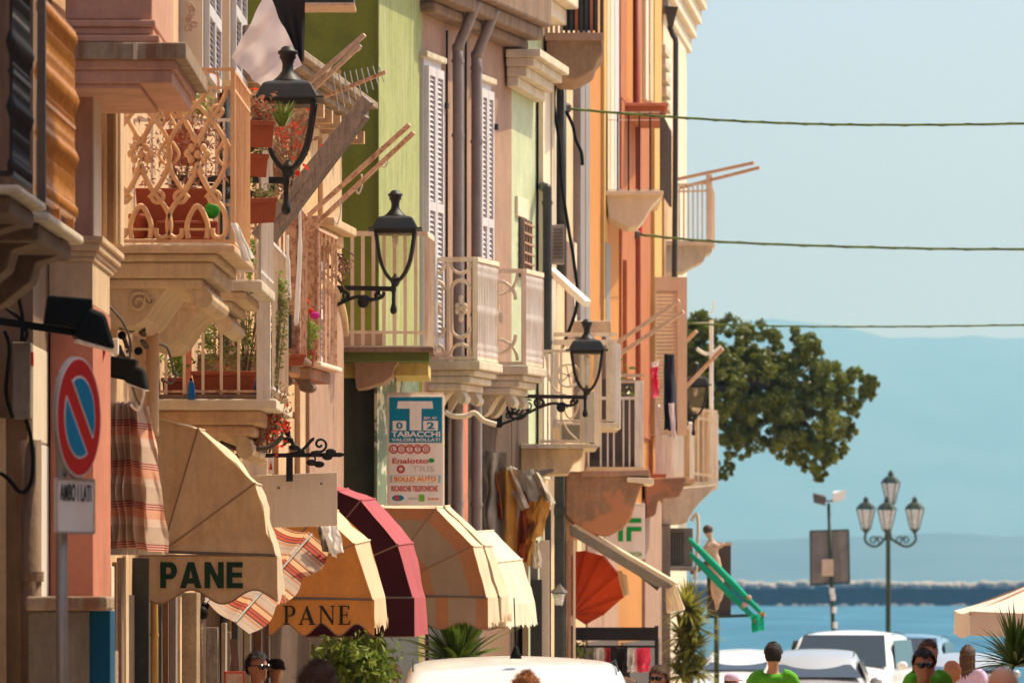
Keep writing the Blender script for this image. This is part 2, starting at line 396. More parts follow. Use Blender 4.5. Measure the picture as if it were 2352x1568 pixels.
def _water():
    m, t, out = node_mat('sea_water'); L = t.links.new
    geo = N(t, 'ShaderNodeNewGeometry'); mp = N(t, 'ShaderNodeMapping'); mp.inputs['Scale'].default_value = (.25,.06,1); L(geo.outputs['Position'], mp.inputs[0])
    n1 = N(t, 'ShaderNodeTexNoise', Scale=1.6, Detail=5.0, Roughness=.7); L(mp.outputs[0], n1.inputs['Vector'])
    mp2 = N(t, 'ShaderNodeMapping'); mp2.inputs['Scale'].default_value = (.05,.012,1); L(geo.outputs['Position'], mp2.inputs[0])
    n2 = N(t, 'ShaderNodeTexNoise', Scale=1.0, Detail=7.0, Roughness=.7); L(mp2.outputs[0], n2.inputs['Vector'])
    p = N(t, 'ShaderNodeBsdfPrincipled', Roughness=.5)
    p.inputs['Specular IOR Level'].default_value = .10
    c = MIXC(t, RAMP(t, n2.outputs[0], .35, .65), (.008,.085,.15), (.05,.19,.27)); L(c, p.inputs['Base Color'])
    bm = N(t, 'ShaderNodeBump', Strength=.7, Distance=.6); L(n1.outputs[0], bm.inputs['Height']); L(bm.outputs[0], p.inputs['Normal'])
    L(p.outputs[0], out.inputs[0]); _M['sea_water'] = m
_water()
def _haze():
    m, t, out = node_mat('haze_air')
    v = N(t, 'ShaderNodeVolumePrincipled'); v.inputs['Color'].default_value = (.15,.50,1.0,1); v.inputs['Absorption Color'].default_value = (1,1,1,1); v.inputs['Density'].default_value = HAZE
    v.inputs['Anisotropy'].default_value = .3
    t.links.new(v.outputs[0], out.inputs['Volume']); _M['haze_air'] = m
HAZE = 1.45e-4
_haze()

define('painted_shade_brown', (.085,.05,.035), var=.3, stain=.5, bump=.4, bscale=20)  # dark brown standing in for shade below balconies and awnings
define('tarnished_eave', (.34,.25,.17), var=.3, stain=.6, stain_col=(.12,.08,.05), bump=.5)
define('leaf_yucca', (.24,.25,.04), rough=.45, transl=.4, var=.35, scale=6, bump=0)
define('awning_pale', (.76,.68,.53), transl=.2, var=.1, stain=.35, stain_col=(.55,.42,.26), bump=.2)
define('shutter_sand', (.74,.57,.37), var=.08, stain=.2, stain_col=(.5,.36,.22))
define('wire_dark', (.025,.04,.01), rough=.5, var=.2)
define('soiled_cloth', (.56,.49,.38), transl=.25, var=.25, stain=.5, stain_col=(.25,.18,.1))
define('awning_seam', (.26,.15,.085), var=.15, bump=0)
# ------------------------------------------------------------------ setting: street, sea, breakwater, hills, haze
b = B(); b.add([(-60,-20,ground(-20)),(60,-20,ground(-20)),(60,215,ground(215)),(-60,215,ground(215))], [(0,1,2,3)])
b.add([(-60,215,ground(215)),(60,215,ground(215)),(60,215,-4),(-60,215,-4)], [(0,1,2,3)])
tag(b.build('street', 'paving', kind='structure'), 'pale paved street running down to the sea')
b = B(); b.add([(-30000,215.02,-2.0),(30000,215.02,-2.0),(30000,24000,-2.0),(-30000,24000,-2.0)], [(0,1,2,3)])
b.build('sea', 'sea_water', kind='structure')
def ridge(name, d, pts, depth, seed, amp):
    b = B(); n = 160; x0, x1 = pts[0][0], pts[-1][0]
    def top(x):
        for (a, ya), (c, yc) in zip(pts, pts[1:]):
            if a <= x <= c:
                k = (x-a)/(c-a); k = k*k*(3-2*k); return ya + (yc-ya)*k
        return pts[-1][1]
    def fn(u, v):
        x = x0 + (x1-x0)*u
        h = (HY - top(x)) * d / F + CZ + 2
        q = 1 - abs(v*2-1) ** 1.15
        e = noise.fractal(Vector((x*.012+seed, v*5, 0)), 1.0, 2.1, 6) * amp * d / F
        return (X(x, d), d + (v-.5)*depth, -2.0 + max(0, (h + e*min(1, q*2))*q))
    b.grid(fn, n, 14); return b.build(name, 'hill', kind='structure', smooth=True)
tag(ridge('mountain', 16000, [(-4000,900),(900,860),(1500,745),(1780,736),(1880,742),(2040,770),(2150,776),(2240,770),(2352,776),(2600,800),(3500,700),(6500,850)], 5000, 1.3, 9),
    'high blue mountain ridge across the bay')
tag(ridge('coast_hill', 8200, [(-4000,1190),(900,1200),(1500,1236),(1700,1240),(1900,1234),(2150,1226),(2352,1232),(2700,1215),(4000,1180),(6500,1230)], 1500, 7.7, 4),
    'low darker hill along the far shore')
bw = thing('breakwater', 'long dark sea wall topped with pale boulders, far out in the bay', 'breakwater', (X(1900,1400),1400,-2))
d0 = 1400
b = B(); b.box(X(1000,d0), X(2900,d0), d0, d0+6, -2.6, Z(1351,d0)); b.build('wall', 'breakwater_wall', bw)
rnd = random.Random(5); b = B()
for i in range(1500):
    x = rnd.uniform(X(1000,d0), X(2900,d0)); r = rnd.uniform(.35,1.0)**1.5*1.5; k = rnd.random()
    hump = .9 + .7*noise.noise(Vector((x*.045, 0, 0))) + .35*noise.noise(Vector((x*.3,4,0)))
    b.ball((x, d0+1.2+k*2.5, Z(1350,d0)+max(0,hump)*rnd.uniform(.1,1)), (r*1.3, r, r*.75), 5, 3)
b.build('boulders', 'rock', bw, kind='stuff')
b = B()
for i in range(140):
    x = rnd.uniform(X(1000,d0), X(2900,d0)); r = rnd.uniform(.3,.8)
    b.ball((x, d0-rnd.uniform(.3,2.4), -2.0), (r*1.6, r, r*.7), 5, 3)
b.build('waterline_boulders', 'rock', bw, kind='stuff')
b = B(); b.box(-29000, 29000, -60, 23500, -5, 900)
o = b.build('haze', 'haze_air', kind='stuff'); tag(o, 'thin blue sea haze over the bay')
# ------------------------------------------------------------------ facade lines
class Seg:
    def __init__(s, a, c):
        s.a = Vector((a[0], a[1])); s.b = Vector((c[0], c[1])); s.t = (s.b-s.a).normalized(); s.L = (s.b-s.a).length
        s.n = Vector((s.t.y, -s.t.x))
    def at(s, u, z, off=0.0):
        q = s.a + s.t*u + s.n*off; return Vector((q.x, q.y, z))
    def ux(s, x, off=0.0):
        k = (x-CX)/F; a = s.a + s.n*off; return (k*a.y - a.x) / (s.t.x - k*s.t.y)
    def d(s, u): return s.a.y + s.t.y*u
    def box(s, B_, u0, u1, z0, z1, o0, o1):
        q = s.at
        B_.hexa([q(u0,z0,o0), q(u0,z0,o1), q(u1,z0,o1), q(u1,z0,o0), q(u0,z1,o0), q(u0,z1,o1), q(u1,z1,o1), q(u1,z1,o0)]); return B_
    def pbox(s, B_, x0, x1, y0, y1, o0, o1):     # box given by photo-grid extents on this facade
        u0, u1 = s.ux(x0, o1), s.ux(x1, o1); d = s.d((u0+u1)/2)
        return s.box(B_, u0, u1, Z(y1,d), Z(y0,d), o0, o1)
def lineX(c, d): return .012429*d - c/F
def ln(c, d): return (lineX(c, d), d)
def pt(x, d): return (X(x, d), d)
SB0 = Seg(ln(59530,24), ln(59530,38)); SP1 = Seg(ln(43130,38), ln(43130,40.1)); SA = Seg(ln(45500,40.1), ln(45500,56)); AW_ = 47500   # reference line of the balconies; the wall itself stands a hand further back
SA3 = Seg(ln(45500,56), pt(785,64.5)); SG = Seg(pt(870,66), pt(970,68.5)); SR = Seg(pt(970,68.5), pt(1175,73.2))
SPG = Seg(pt(1175,73.2), pt(1247,76)); SD = Seg(pt(1247,76), pt(1345,83)); SE = Seg(pt(1345,83), pt(1424,89.5))
SF_ = Seg(pt(1424,89.5), pt(1524,99)); SH = Seg(pt(1524,99), pt(1577,106))
def building(name, label, segs, z1, m, back=7.0, cap=None):
    pts = [segs[0].a] + [s.b for s in segs]
    o = thing(name, label, 'building', (pts[0].x, pts[0].y, ground(pts[0].y)))
    ring = [Vector((p.x, p.y, -1.6)) for p in pts] + [Vector((pts[-1].x-back, pts[-1].y-.004, -1.6)), Vector((pts[0].x-back, pts[0].y+.004, -1.6))]
    b = B(); b.prism(ring, (0,0,z1+1.6)); b.build('wall', m, o)
    return o
def cornice(parent, seg, z0, z1, o, m, name='cornice', u0=None, u1=None, steps=3):
    u0 = -.05 if u0 is None else u0; u1 = seg.L+.05 if u1 is None else u1
    b = B(); h = (z1-z0)/steps
    for i in range(steps):
        k = (i+1)/steps
        seg.box(b, u0-o*k*.5, u1+o*k*.5, z0+i*h+(.001 if i else 0), z0+(i+1)*h, -.05, o*k)
    return b.build(name, m, parent, bevel=.012)
def louvre(parent, seg, u0, u1, z0, z1, off, m='shutter_white', name='shutter', slats=None, th=.05):
    b = B(); w = .06
    seg.box(b, u0, u0+w, z0, z1, off, off+th); seg.box(b, u1-w, u1, z0, z1, off, off+th)
    seg.box(b, u0+w, u1-w, z0, z0+.1, off, off+th); seg.box(b, u0+w, u1-w, z1-.1, z1, off, off+th)
    zm = (z0+z1)/2; seg.box(b, u0+w, u1-w, zm-.05, zm+.05, off, off+th)
    o = b.build(name, m, parent)
    b = B(); n = slats or int((z1-z0)/.06)
    for i in range(n):
        z = z0+.1 + (z1-z0-.2)*(i+.5)/n
        if abs(z-zm) < .06: continue
        q = seg.at
        b.hexa([q(u0+w,z-.022,off+.03), q(u0+w,z-.018,off+.036), q(u1-w,z-.018,off+.036), q(u1-w,z-.022,off+.03),
                q(u0+w,z+.018,off+.004), q(u0+w,z+.022,off+.01), q(u1-w,z+.022,off+.01), q(u1-w,z+.018,off+.004)])
    b.build('louvre_slats', m, o, kind='stuff'); return o
def bars(parent, p0, p1, z0, z1, n, r, m, ends=True, name='bar', skip=()):
    """a row of separate upright bars between two plan points, sharing one mesh"""
    p0, p1 = Vector(p0), Vector(p1); first = None
    for i in range(n):
        if i in skip: continue
        k = (i+.5)/n if not ends else i/(n-1)
        q = p0 + (p1-p0)*k
        if first is None:
            b = B(); b.box(q.x-r, q.x+r, q.y-r, q.y+r, z0, z1); first = b.build(name, m, parent); continue
        inst(first, (q.x, q.y, z0), parent)
def rail(parent, p0, p1, z, w, h, m, name='rail'):
    b = B(); b.beam((p0[0],p0[1],z), (p1[0],p1[1],z), w, h); return b.build(name, m, parent)
def slab(parent, seg, u0, u1, z0, z1, o, m, name='balcony'):
    b = B(); seg.box(b, u0, u1, z0, z1, -.2, o); return b.build(name, m, parent, bevel=.015)
def corbel(parent, seg, u0, u1, zt, reach, h, m, name='corbel', style=0):
    """scrolled stone bracket: an S curve under the slab with a rolled nose"""
    prof = [(0,0),(.72,0),(.80,-.10),(.86,-.22)]
    for i in range(9):
        a = R(60 - i*32); prof.append((.80+.105*math.cos(a), -.42+.20*math.sin(a)))
    prof += [(.64,-.10),(.58,-.09),(.48,-.22),(.38,-.48),(.28,-.80),(.18,-.97),(.08,-1.0),(.0,-.80)]
    if style: prof = [(0,0),(1,0),(.98,-.14),(.88,-.20),(.86,-.34),(.74,-.52),(.55,-.60),(.42,-.66),(.30,-.84),(.14,-1.0),(0,-1.0)]
    if seg is SA: prof = [((-.17/reach) if x == 0 else x, y) for x, y in prof]
    b = B(); w = seg.at(u1,0,0) - seg.at(u0,0,0)
    b.prism([seg.at(u0, zt+y*h, x*reach) for x, y in prof], w)
    return b.build(name, m, parent, bevel=.012)

# ------------------------------------------------------------------ the opposite side of the street (outside the frame; it shades and reflects as the real one does)
OPP = [(-26,-8,9.0,'ochre plastered house across the street behind the camera','amber_plaster'),(-8,9,8.6,'rose plastered house across the street beside the camera','rose_brown_plaster'),(9,24,9.2,'sand plastered house across the street, first ahead of the camera','sand_plaster'),(24,30,8.8,'peach plastered house across the street','peach_plaster'),(30,38.4,19.6,'tall ivory palazzo across the street, unseen, raised to shade the road sign','ivory_plaster'),(38.4,58,8.4,'terracotta plastered house across the street, last before the parasol','terracotta_plaster')]  # unseen palazzo made tall enough for its shadow to reach the road sign
def plain_house(x0, x1, d0, d1, h, label, m, face):
    o = thing('facing_house', label, 'building', ((x0+x1)/2, d0, ground(d0)))
    b = B(); b.box(x0, x1, d0, d1-.02, -1.5, h); b.build('wall', m, o)
    xf = x0 if face < 0 else x1
    n = max(1, int((d1-d0)/3.6))
    for i in range(n):
        y = d0 + (d1-d0)*(i+.5)/n
        for z in (.9, 4.6):
            b = B(); b.box(xf-.03, xf+.03, y-.55, y+.55, z, z+2.1); f = b.build('window_frame', 'shutter_white', o)
            b = B(); b.box(xf-.045, xf+.045, y-.45, y+.45, z+.1, z+2.0); b.build('pane', 'car_glass', f)
    b = B(); b.box(x0-.4, x1+.4, d0, d1-.03, h+.002, h+.25); b.build('eave', 'cream_stone', o)
    return o
for a, c, h, lab, m in OPP: plain_house(6.4, 14, a, c, h, lab, m, -1)
for a, c, h, lab, m in ((-26,-6,9.0,'cream house on the left behind the camera','sand_plaster'),(-6,12,9.3,'peach house on the left beside the camera','peach_plaster'),(12,23.9,8.8,'amber house on the left before the ornate balconies','amber_plaster')): plain_house(-13, -4.2, a, c, h, lab, m, 1)
plain_house(-16, 16, -44, -28, 9.5, 'long ochre house closing the street behind the camera', 'amber_plaster', 1)
# ------------------------------------------------------------------ near buildings on the left
def crv(pts, n=6):
    pts = [Vector(p) for p in pts]; out = []
    for i in range(len(pts)-1):
        a, b_, c, e = pts[max(i-1,0)], pts[i], pts[i+1], pts[min(i+2,len(pts)-1)]
        for k in range(n):
            t = k/n
            out.append(.5*((2*b_)+(c-a)*t+(2*a-5*b_+4*c-e)*t*t+(3*b_-a-3*c+e)*t**3))
    out.append(pts[-1]); return out
def pcrv(pts, d, n=6): return crv([P(x,y,d) for x,y in pts], n)
def cbox(b, x0, x1, y0, y1, d0, d1):       # upright box whose near face shows at these photo-grid extents at depth d0
    b.box(X(x0,d0), X(x1,d0), d0, d1, Z(y1,d0), Z(y0,d0)); return b
def ring(b, x, y, r, d, w=.008, n=18):
    c = P(x,y,d); rr = r*d/F
    b.tube([c + Vector((rr*math.cos(2*math.pi*i/n), 0, rr*math.sin(2*math.pi*i/n))) for i in range(n+1)], w, 6, cap=False)
def spiral(b, x, y, r0, r1, a0, turns, d, w=.008, n=30):
    c = P(x,y,d); pts = []
    for i in range(n+1):
        k = i/n; a = a0 + turns*2*math.pi*k; rr = (r0 + (r1-r0)*k)*d/F
        pts.append(c + Vector((rr*math.cos(a), 0, rr*math.sin(a))))
    b.tube(pts, w, 6)
# --- corner house with the two ornate balconies, blurred at the left edge
H0 = building('corner_house', 'brown plastered house at the left edge with two ornate balconies', [SB0], 9.0, 'brown_plaster')
zt = Z(425,31); OE = 1.367
balust = [(.010,0),(.022,.02),(.022,.06),(.010,.08),(.009,.28),(.02,.31),(.028,.34),(.02,.37),(.009,.40),(.009,.60),(.02,.63),(.03,.67),(.02,.71),(.009,.74),(.009,.98),(.02,1.0),(.02,1.04),(.01,1.06)]
def ornate_rail(par, u0, u1, n, m, z0, off, fat):
    b = B(); pr = [(r*fat, z) for r, z in balust]
    first = None
    for i in range(n):
        q = SB0.at(u0+(u1-u0)*i/(n-1), z0, off)
        if first is None: first = B().lathe(pr, q, 8).build('baluster', m, par, smooth=True)
        else: inst(first, q, par)
    for z in (.0, .52, 1.06):
        b = B(); b.beam(SB0.at(u0-.03,z0+z,off), SB0.at(u1+.03,z0+z,off), .03, .022); b.build('rail', m, par)
    b = B()
    for i in range(n-1):
        for z in (.16, .50, .86):
            c = SB0.at(u0+(u1-u0)*(i+.5)/(n-1), z0+z, off); rr = (u1-u0)/(n-1)*.46; t3 = Vector((SB0.t.x, SB0.t.y, 0))
            b.tube([c + t3*rr*math.cos(a*math.pi/6) + Vector((0,0,rr*1.2*math.sin(a*math.pi/6))) for a in range(13)], .009, 5, cap=False)
    b.build('scrollwork', m, par, smooth=True, kind='stuff')
uu = lambda d: d - SB0.a.y
bal = slab(H0, SB0, uu(31.0), uu(32.5), zt-.045, zt, OE, 'white_stone')
ornate_rail(bal, uu(31.05), uu(32.0), 9, 'black_iron', zt+.06, OE-.05, 1.1)
b = B(); b.beam(SB0.at(uu(31.05),zt+1.12,.0), SB0.at(uu(31.05),zt+1.12,OE-.05), .03); b.beam(SB0.at(uu(31.05),zt+.06,.0), SB0.at(uu(31.05),zt+.06,OE-.05), .03); b.build('rail', 'black_iron', bal)
fb = None
for i in range(4):
    q = SB0.at(uu(31.05), zt+.06, .2+i*.28)
    if fb is None: fb = B().lathe([(r*1.1,z) for r,z in balust], q, 8).build('baluster','black_iron',bal,smooth=True)
    else: inst(fb, q, bal)
corbel(bal, SB0, uu(31.2), uu(31.5), zt-.05, 1.26, .62, 'weathered_stone', style=1)
corbel(bal, SB0, uu(32.0), uu(32.35), zt-.05, 1.28, .66, 'weathered_stone', style=1)
b = B(); SB0.box(b, uu(31.08), uu(32.42), zt-.14, zt-.046, -.1, OE-.06); b.build('moulding', 'weathered_stone', bal, bevel=.02)
zt2 = Z(487,32.6)
bal = slab(H0, SB0, uu(32.62), uu(34.85), zt2-.05, zt2, OE+.005, 'white_stone')
ornate_rail(bal, uu(32.72), uu(34.75), 17, 'bronze_rail', zt2+.09, OE-.05, 1.35)
b = B(); q = SB0.at(uu(32.66), zt2, OE-.04); b.box(q.x-.022, q.x+.022, q.y-.022, q.y+.022, zt2, zt2+1.4); b.build('post', 'grey_iron', bal)
for k in range(3):
    b = B(); q = SB0.at(uu(32.8+k*.9), zt2, OE-.05); b.box(q.x-.02,q.x+.02,q.y-.02,q.y+.02,zt2,zt2+.09); b.build('foot','bronze_rail',bal)
corbel(bal, SB0, uu(32.9), uu(33.3), zt2-.05, 1.30, .70, 'weathered_stone', style=1)
corbel(bal, SB0, uu(34.1), uu(34.5), zt2-.05, 1.32, .72, 'weathered_stone', style=1)
b = B(); SB0.box(b, uu(32.7), uu(34.75), zt2-.15, zt2-.052, -.1, OE-.06); b.build('moulding', 'weathered_stone', bal, bevel=.02)
# end wall that closes the set-back: shaded towards the camera, its edge in the sun
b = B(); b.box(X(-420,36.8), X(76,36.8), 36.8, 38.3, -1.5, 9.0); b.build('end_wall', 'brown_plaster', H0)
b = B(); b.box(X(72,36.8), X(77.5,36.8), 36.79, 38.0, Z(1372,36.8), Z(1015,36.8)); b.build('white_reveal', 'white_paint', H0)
b = B(); b.box(X(62,36.8), X(77.0,36.8), 36.785, 37.95, Z(1012,36.8), Z(790,36.8)); b.build('lit_strip', 'ivory_plaster', H0, bevel=.012)  # pale strip paints the sunlit edge of the brown wall
b = B(); cbox(b, -30, 12, 960, 1700, 36.72, 36.8); b.build('door', 'cream_stone', H0)
t = thing('downpipe', 'brown downpipe running down the blurred left edge, below the meter box', 'pipe', P(70,1568,36.6))
q = P(72,0,36.62); b = B(); b.tube([(q.x,q.y,-.3),(q.x,q.y,Z(1010,36.6))], .062, 12); b.build('pipe', 'brown_plaster', t, smooth=True)
b = B(); b.lathe([(.075,0),(.075,.06)], (q.x,q.y,Z(1335,36.6)), 12); b.build('collar', 'brown_plaster', t)
t = thing('meter_box', 'grey metal meter box on the shaded wall at the left edge', 'box', P(48,960,36.7))
b = B(); cbox(b, 27, 70, 785, 962, 36.6, 36.8); b.build('case', 'grey_box', t, bevel=.01)
b = B(); cbox(b, 68, 76, 808, 840, 36.64, 36.7); b.build('indicator', 'sign_red', t)
cab = [[(0,700),(20,712),(48,735),(62,765),(55,785)], [(42,600),(44,680),(52,730),(50,785)], [(10,760),(22,800),(14,900),(30,960)],
       [(60,962),(72,1010),(76,1060),(70,1110),(48,1130),(20,1100),(0,1085)]]
for c, lab in zip(cab, ('thin black cable sagging from the left edge to the meter box', 'straight dark cable dropping into the top of the meter box', 'dark cable hugging the left side of the meter box', 'slack cable looping below the meter box')):
    b = B(); b.tube(pcrv(c, 36.55), .012, 6); tag(b.build('cable', 'black_plastic', smooth=True), lab, 'cable', 'cables on the left wall')
# rusty topped cabinet
t = thing('street_cabinet', 'grey and blue street cabinet with a rusty cream top, bottom left', 'cabinet', P(150,1568,36.4))
t.location.z = ground(36.4)
b = B(); b.box(X(64,36), X(205,36), 36.0, 36.5, ground(36), Z(1402,36)); b.build('body', 'grey_box', t, bevel=.01)
b = B(); b.box(X(205.5,36), X(252,36), 36.04, 36.5, ground(36), Z(1402,36)); b.build('blue_panel', 'cabinet_blue', t)
b = B(); b.box(X(60,36), X(248,36), 35.93, 36.6, Z(1401,36), Z(1369,36)); b.build('top', 'rust_band', t, bevel=.015)
# --- pink house: pilaster, capital, stucco balcony and iron balconies
SA1 = Seg(ln(AW_,38.3), ln(AW_,44.7)); SA2 = Seg(ln(AW_,44.7), ln(AW_,56))
H1 = building('pink_house', 'pink plastered house with a cream capital and a peach iron balcony', [SA1], 9.5, 'peach_plaster')
b = B(); cbox(b, 100, 215, 190, 545, 38, 38.72); b.build('pilaster', 'pink_plaster', H1, bevel=.006)
b = B(); b.box(X(213,38), X(215.8,38), 37.996, 38.7, Z(543,38), Z(190,38)); b.build('lit_edge', 'ivory_plaster', H1)  # ivory skin paints the pilaster's sunlit edge
b = B(); cbox(b, 112, 213, 600, 700, 38.0, 39.6); b.build('neck', 'cream_moulding', H1, bevel=.006)
b = B()
cbox(b, 105, 236, 541, 556, 37.93, 40.05); cbox(b, 105, 229, 556.4, 575, 37.95, 40.0); cbox(b, 108, 222, 575.4, 588, 37.97, 39.95); cbox(b, 110, 218, 588.4, 600, 37.985, 39.8)
b.build('capital', 'cream_moulding', H1, bevel=.008)
b = B(); cbox(b, 115, 214, 700.4, 1500, 38.0, 39.65); b.build('pier', 'terracotta_plaster', H1, bevel=.006)
b = B(); cbox(b, 60, 230, 1500.4, 1720, 37.95, 39.7); b.build('plinth', 'rough_stone', H1)
b = B()
for x0, x1, dd in ((222,238,40.05),(238,246,39.98),(246,262,40.05),(262,268,39.98),(268,277,40.05)): cbox(b, x0, x1, 150, 560, dd, 40.4)
b.build('window_surround', 'cream_moulding', H1)
# stucco bay above
b = B(); cbox(b, 150, 349, -160, 45, 37.40, 39.70); bay = b.build('stucco_balcony', 'pink_plaster', H1, bevel=.008)
b = B(); cbox(b, 150, 357, 45.5, 62, 37.36, 39.72); cbox(b, 150, 352, 62.4, 80, 37.38, 39.70); cbox(b, 150, 366, 80.4, 97, 37.34, 39.75); b.build('moulding', 'pink_plaster', bay, bevel=.01)
b = B(); cbox(b, 150, 428, 97.5, 136, 37.30, 39.90); b.build('slab', 'rust_band', bay, bevel=.01)
b = B(); cbox(b, 150, 404, 136.5, 160, 37.34, 39.75); cbox(b, 150, 396, 160.4, 192, 37.36, 39.60); cbox(b, 150, 322, 192.4, 205, 37.38, 39.30); b.build('soffit', 'pink_plaster', bay, bevel=.01)
b = B(); cbox(b, 306, 315, 97, 136, 37.28, 37.30); b.build('drip_mark', 'ivory_plaster', bay)
b = B()
for i in range(7): spiral(b, 440+rnd.uniform(-12,18), 12+i*9, 9, 3, rnd.uniform(0,6), 1.3, 40.20, .006)
b.build('scrollwork', 'wood_pale', bay, smooth=True)
# iron balcony
ua = lambda d: (d-SA.a.y)/SA.t.y
zs = Z(600,42)
bal = slab(H1, SA, ua(41.9), ua(44.2), Z(583,42), Z(563,42), .825, 'cream_moulding')
b = B(); SA.box(b, ua(41.93), ua(44.15), Z(602,42), Z(583.4,42), -.2, .71); SA.box(b, ua(41.95), ua(44.1), Z(640,42), Z(602.4,42), -.2, .675); SA.box(b, ua(41.97), ua(44.05), Z(664,42), Z(640.4,42), -.2, .60)
b.build('moulding', 'cream_stone', bal, bevel=.02)
corbel(bal, SA, ua(42.0), ua(43.9), Z(638,42), .74, .34, 'cream_stone')
b = B()
spiral(b, 318, 695, 26, 4, 0, 1.6, 41.985, .012); spiral(b, 345, 690, 14, 3, 2, 1.3, 41.985, .009)
b.build('relief', 'cream_stone', bal, smooth=True)
d = 41.95; k_ = .3858
def iron_panel(par, dd, x_off, mat_):
    z0_, z1_ = Z(556,dd), Z(160,dd)
    for y, w_ in ((160,.022),(202,.018),(554,.022)):
        b = B(); b.beam(P(272+x_off,y,dd), P(538+x_off,y,dd), .02, w_); b.build('rail', mat_, par)
    for x in (276, 535):
        b = B(); b.beam(P(x+x_off,560,dd), P(x+x_off,158,dd), .03); b.build('post', mat_, par)
    for c in (1006, 1340):
        for sgn in (-1, 1):
            q = lambda pts: [((c+sgn*a)*k_+x_off, y*k_) for a, y in pts]
            b = B(); b.tube(pcrv(q([(0,1000),(-60,930),(-30,860),(0,830),(40,760),(10,700),(-20,640)] if c < 1200 else [(0,1000),(-50,930),(-20,860),(-5,830)]), dd+.03, 5), .013, 6); b.build('scroll', mat_, par, smooth=True)
    for c in (838, 1175):
        for sgn in (-1, 1):
            q = lambda pts: [((c+sgn*a)*k_+x_off, y*k_) for a, y in pts]
            b = B(); b.tube(pcrv(q([(-90,1360),(-95,1400),(-130,1418),(-168,1390),(-175,1320),(-150,1240),(-75,1140),(-20,1040),(0,985)]), dd, 5), .0185, 6); b.build('scroll', mat_, par, smooth=True)
            b = B(); b.tube(pcrv(q([(-50,1180),(-75,1150),(-140,1050),(-170,960),(-172,880),(-140,790),(-65,690),(-10,630),(40,570),(65,530)]), dd, 5), .0185, 6); b.build('scroll', mat_, par, smooth=True)
            b = B(); b.tube(pcrv(q([(-172,535),(-168,560),(-130,640),(-60,740),(-15,830),(0,870)]), dd, 5), .018, 6); b.build('scroll', mat_, par, smooth=True)
            b = B(); ring(b, (c+sgn*100)*k_+x_off, 1172*k_, 13, dd, .015); b.build('ring', mat_, par, smooth=True); b = B(); ring(b, (c+sgn*118)*k_+x_off, 662*k_, 12, dd, .015); b.build('ring', mat_, par, smooth=True)
            b = B(); b.tube(pcrv(q([(-20,520),(-25,470),(-70,430),(-120,450),(-125,520)]), dd, 5), .010, 6); b.build('arch', mat_, par, smooth=True)
        b = B(); b.tube(pcrv([((c+a)*k_+x_off, y*k_) for a, y in [(-55,1420),(-62,1340),(-32,1260),(0,1225),(32,1260),(62,1340),(55,1420)]], dd, 5), .018, 6); b.build('loop', mat_, par, smooth=True)
        b = B(); b.beam(P((c-95)*k_+x_off,1365*k_,dd), P((c+95)*k_+x_off,1365*k_,dd), .012, .016); b.build('tie_bar', mat_, par)
        b = B(); rr = random.Random(c)
        for a, y in ((0,920),(-35,880),(35,880),(-40,950),(40,950),(0,850),(0,990),(-22,1020),(22,1020),(-20,820),(20,820),(-60,915),(60,915)):
            b.ball(P((c+a)*k_+x_off, y*k_, dd), (.026,.018,.03), 7, 5)
        b.build('rosette', mat_, par, smooth=True)
iron_panel(bal, 41.95, 0, 'peach_iron')
# street side of that balcony: plain uprights with ties
pA, pB = SA.at(ua(41.95),0,.80), SA.at(ua(44.1),0,.80)
rail(bal, pA, pB, Z(160,42), .03, .02, 'peach_iron'); rail(bal, pA, pB, Z(202,42), .02, .02, 'peach_iron'); rail(bal, pA, pB, Z(554,42), .02, .02, 'peach_iron')
bars(bal, pA.xy, pB.xy, Z(560,42), Z(160,42), 16, .008, 'peach_iron')
def foliage(name, m, par, blobs, n, size, seed, asp=2.2, up=.3):
    rr = random.Random(seed); b = B()
    for cx, cy, rx, ry, dd, rd in blobs:
        for i in range(n):
            a = rr.gauss(0,.45); c_ = rr.gauss(0,.45); e = rr.uniform(-1,1)
            b.leaf(P(cx+a*rx, cy+c_*ry, dd) + Vector((0,e*rd,0)), size*rr.uniform(.6,1.3), rr, asp, up)
    return b.build(name, m, par)
def stems(b, x, y, hgt, spread, n, d, seed, r=.004):
    rr = random.Random(seed)
    for i in range(n):
        a = rr.uniform(-1,1)*spread; h = hgt*rr.uniform(.6,1.1); b.tube(pcrv([(x+a*.2,y),(x+a*.5,y-h*.5),(x+a,y-h)], d+rr.uniform(-.1,.1), 3), [r,r,r,r,r*.9,r*.7,r*.5], 4)
t = thing('planter', 'long terracotta planter of dry reddish stems behind the peach iron balcony', 'planter', P(400,545,42.5))
b = B(); b.hexa([P(322,548,42.35),P(470,548,42.35),P(470,548,42.6),P(322,548,42.6),P(310,432,42.32),P(482,432,42.32),P(482,432,42.65),P(310,432,42.65)]); b.build('trough','terracotta_pot',t,bevel=.01)
foliage('foliage','leaf_dusky',t,[(335,350,40,80,42.5,.15),(410,370,50,100,42.5,.15),(475,360,60,110,42.5,.15),(440,290,70,60,42.5,.15)],170,.055,3,3.0)
b = B(); stems(b,420,440,190,90,14,42.5,4); b.build('stems','stem_brown',t)
t = thing('potted_plant', 'small green and yellow leafed plant at the top of the peach balcony', 'plant', P(420,300,43.2))
foliage('foliage','leaf_light',t,[(375,225,22,22,43.2,.1),(430,235,50,30,43.2,.1),(465,250,25,25,43.2,.1)],120,.05,9)
b = B(); stems(b,420,330,90,45,10,43.2,3); b.build('stems','stem_brown',t)
b = B(); b.lathe([(.10,0),(.14,.22),(.15,.22),(.15,.25)], P(425,380,43.2), 14); b.build('pot','terracotta_pot',t)
t = thing('flower_pot', 'small round orange clay pot at the left of the peach balcony', 'pot', P(318,550,42.25))
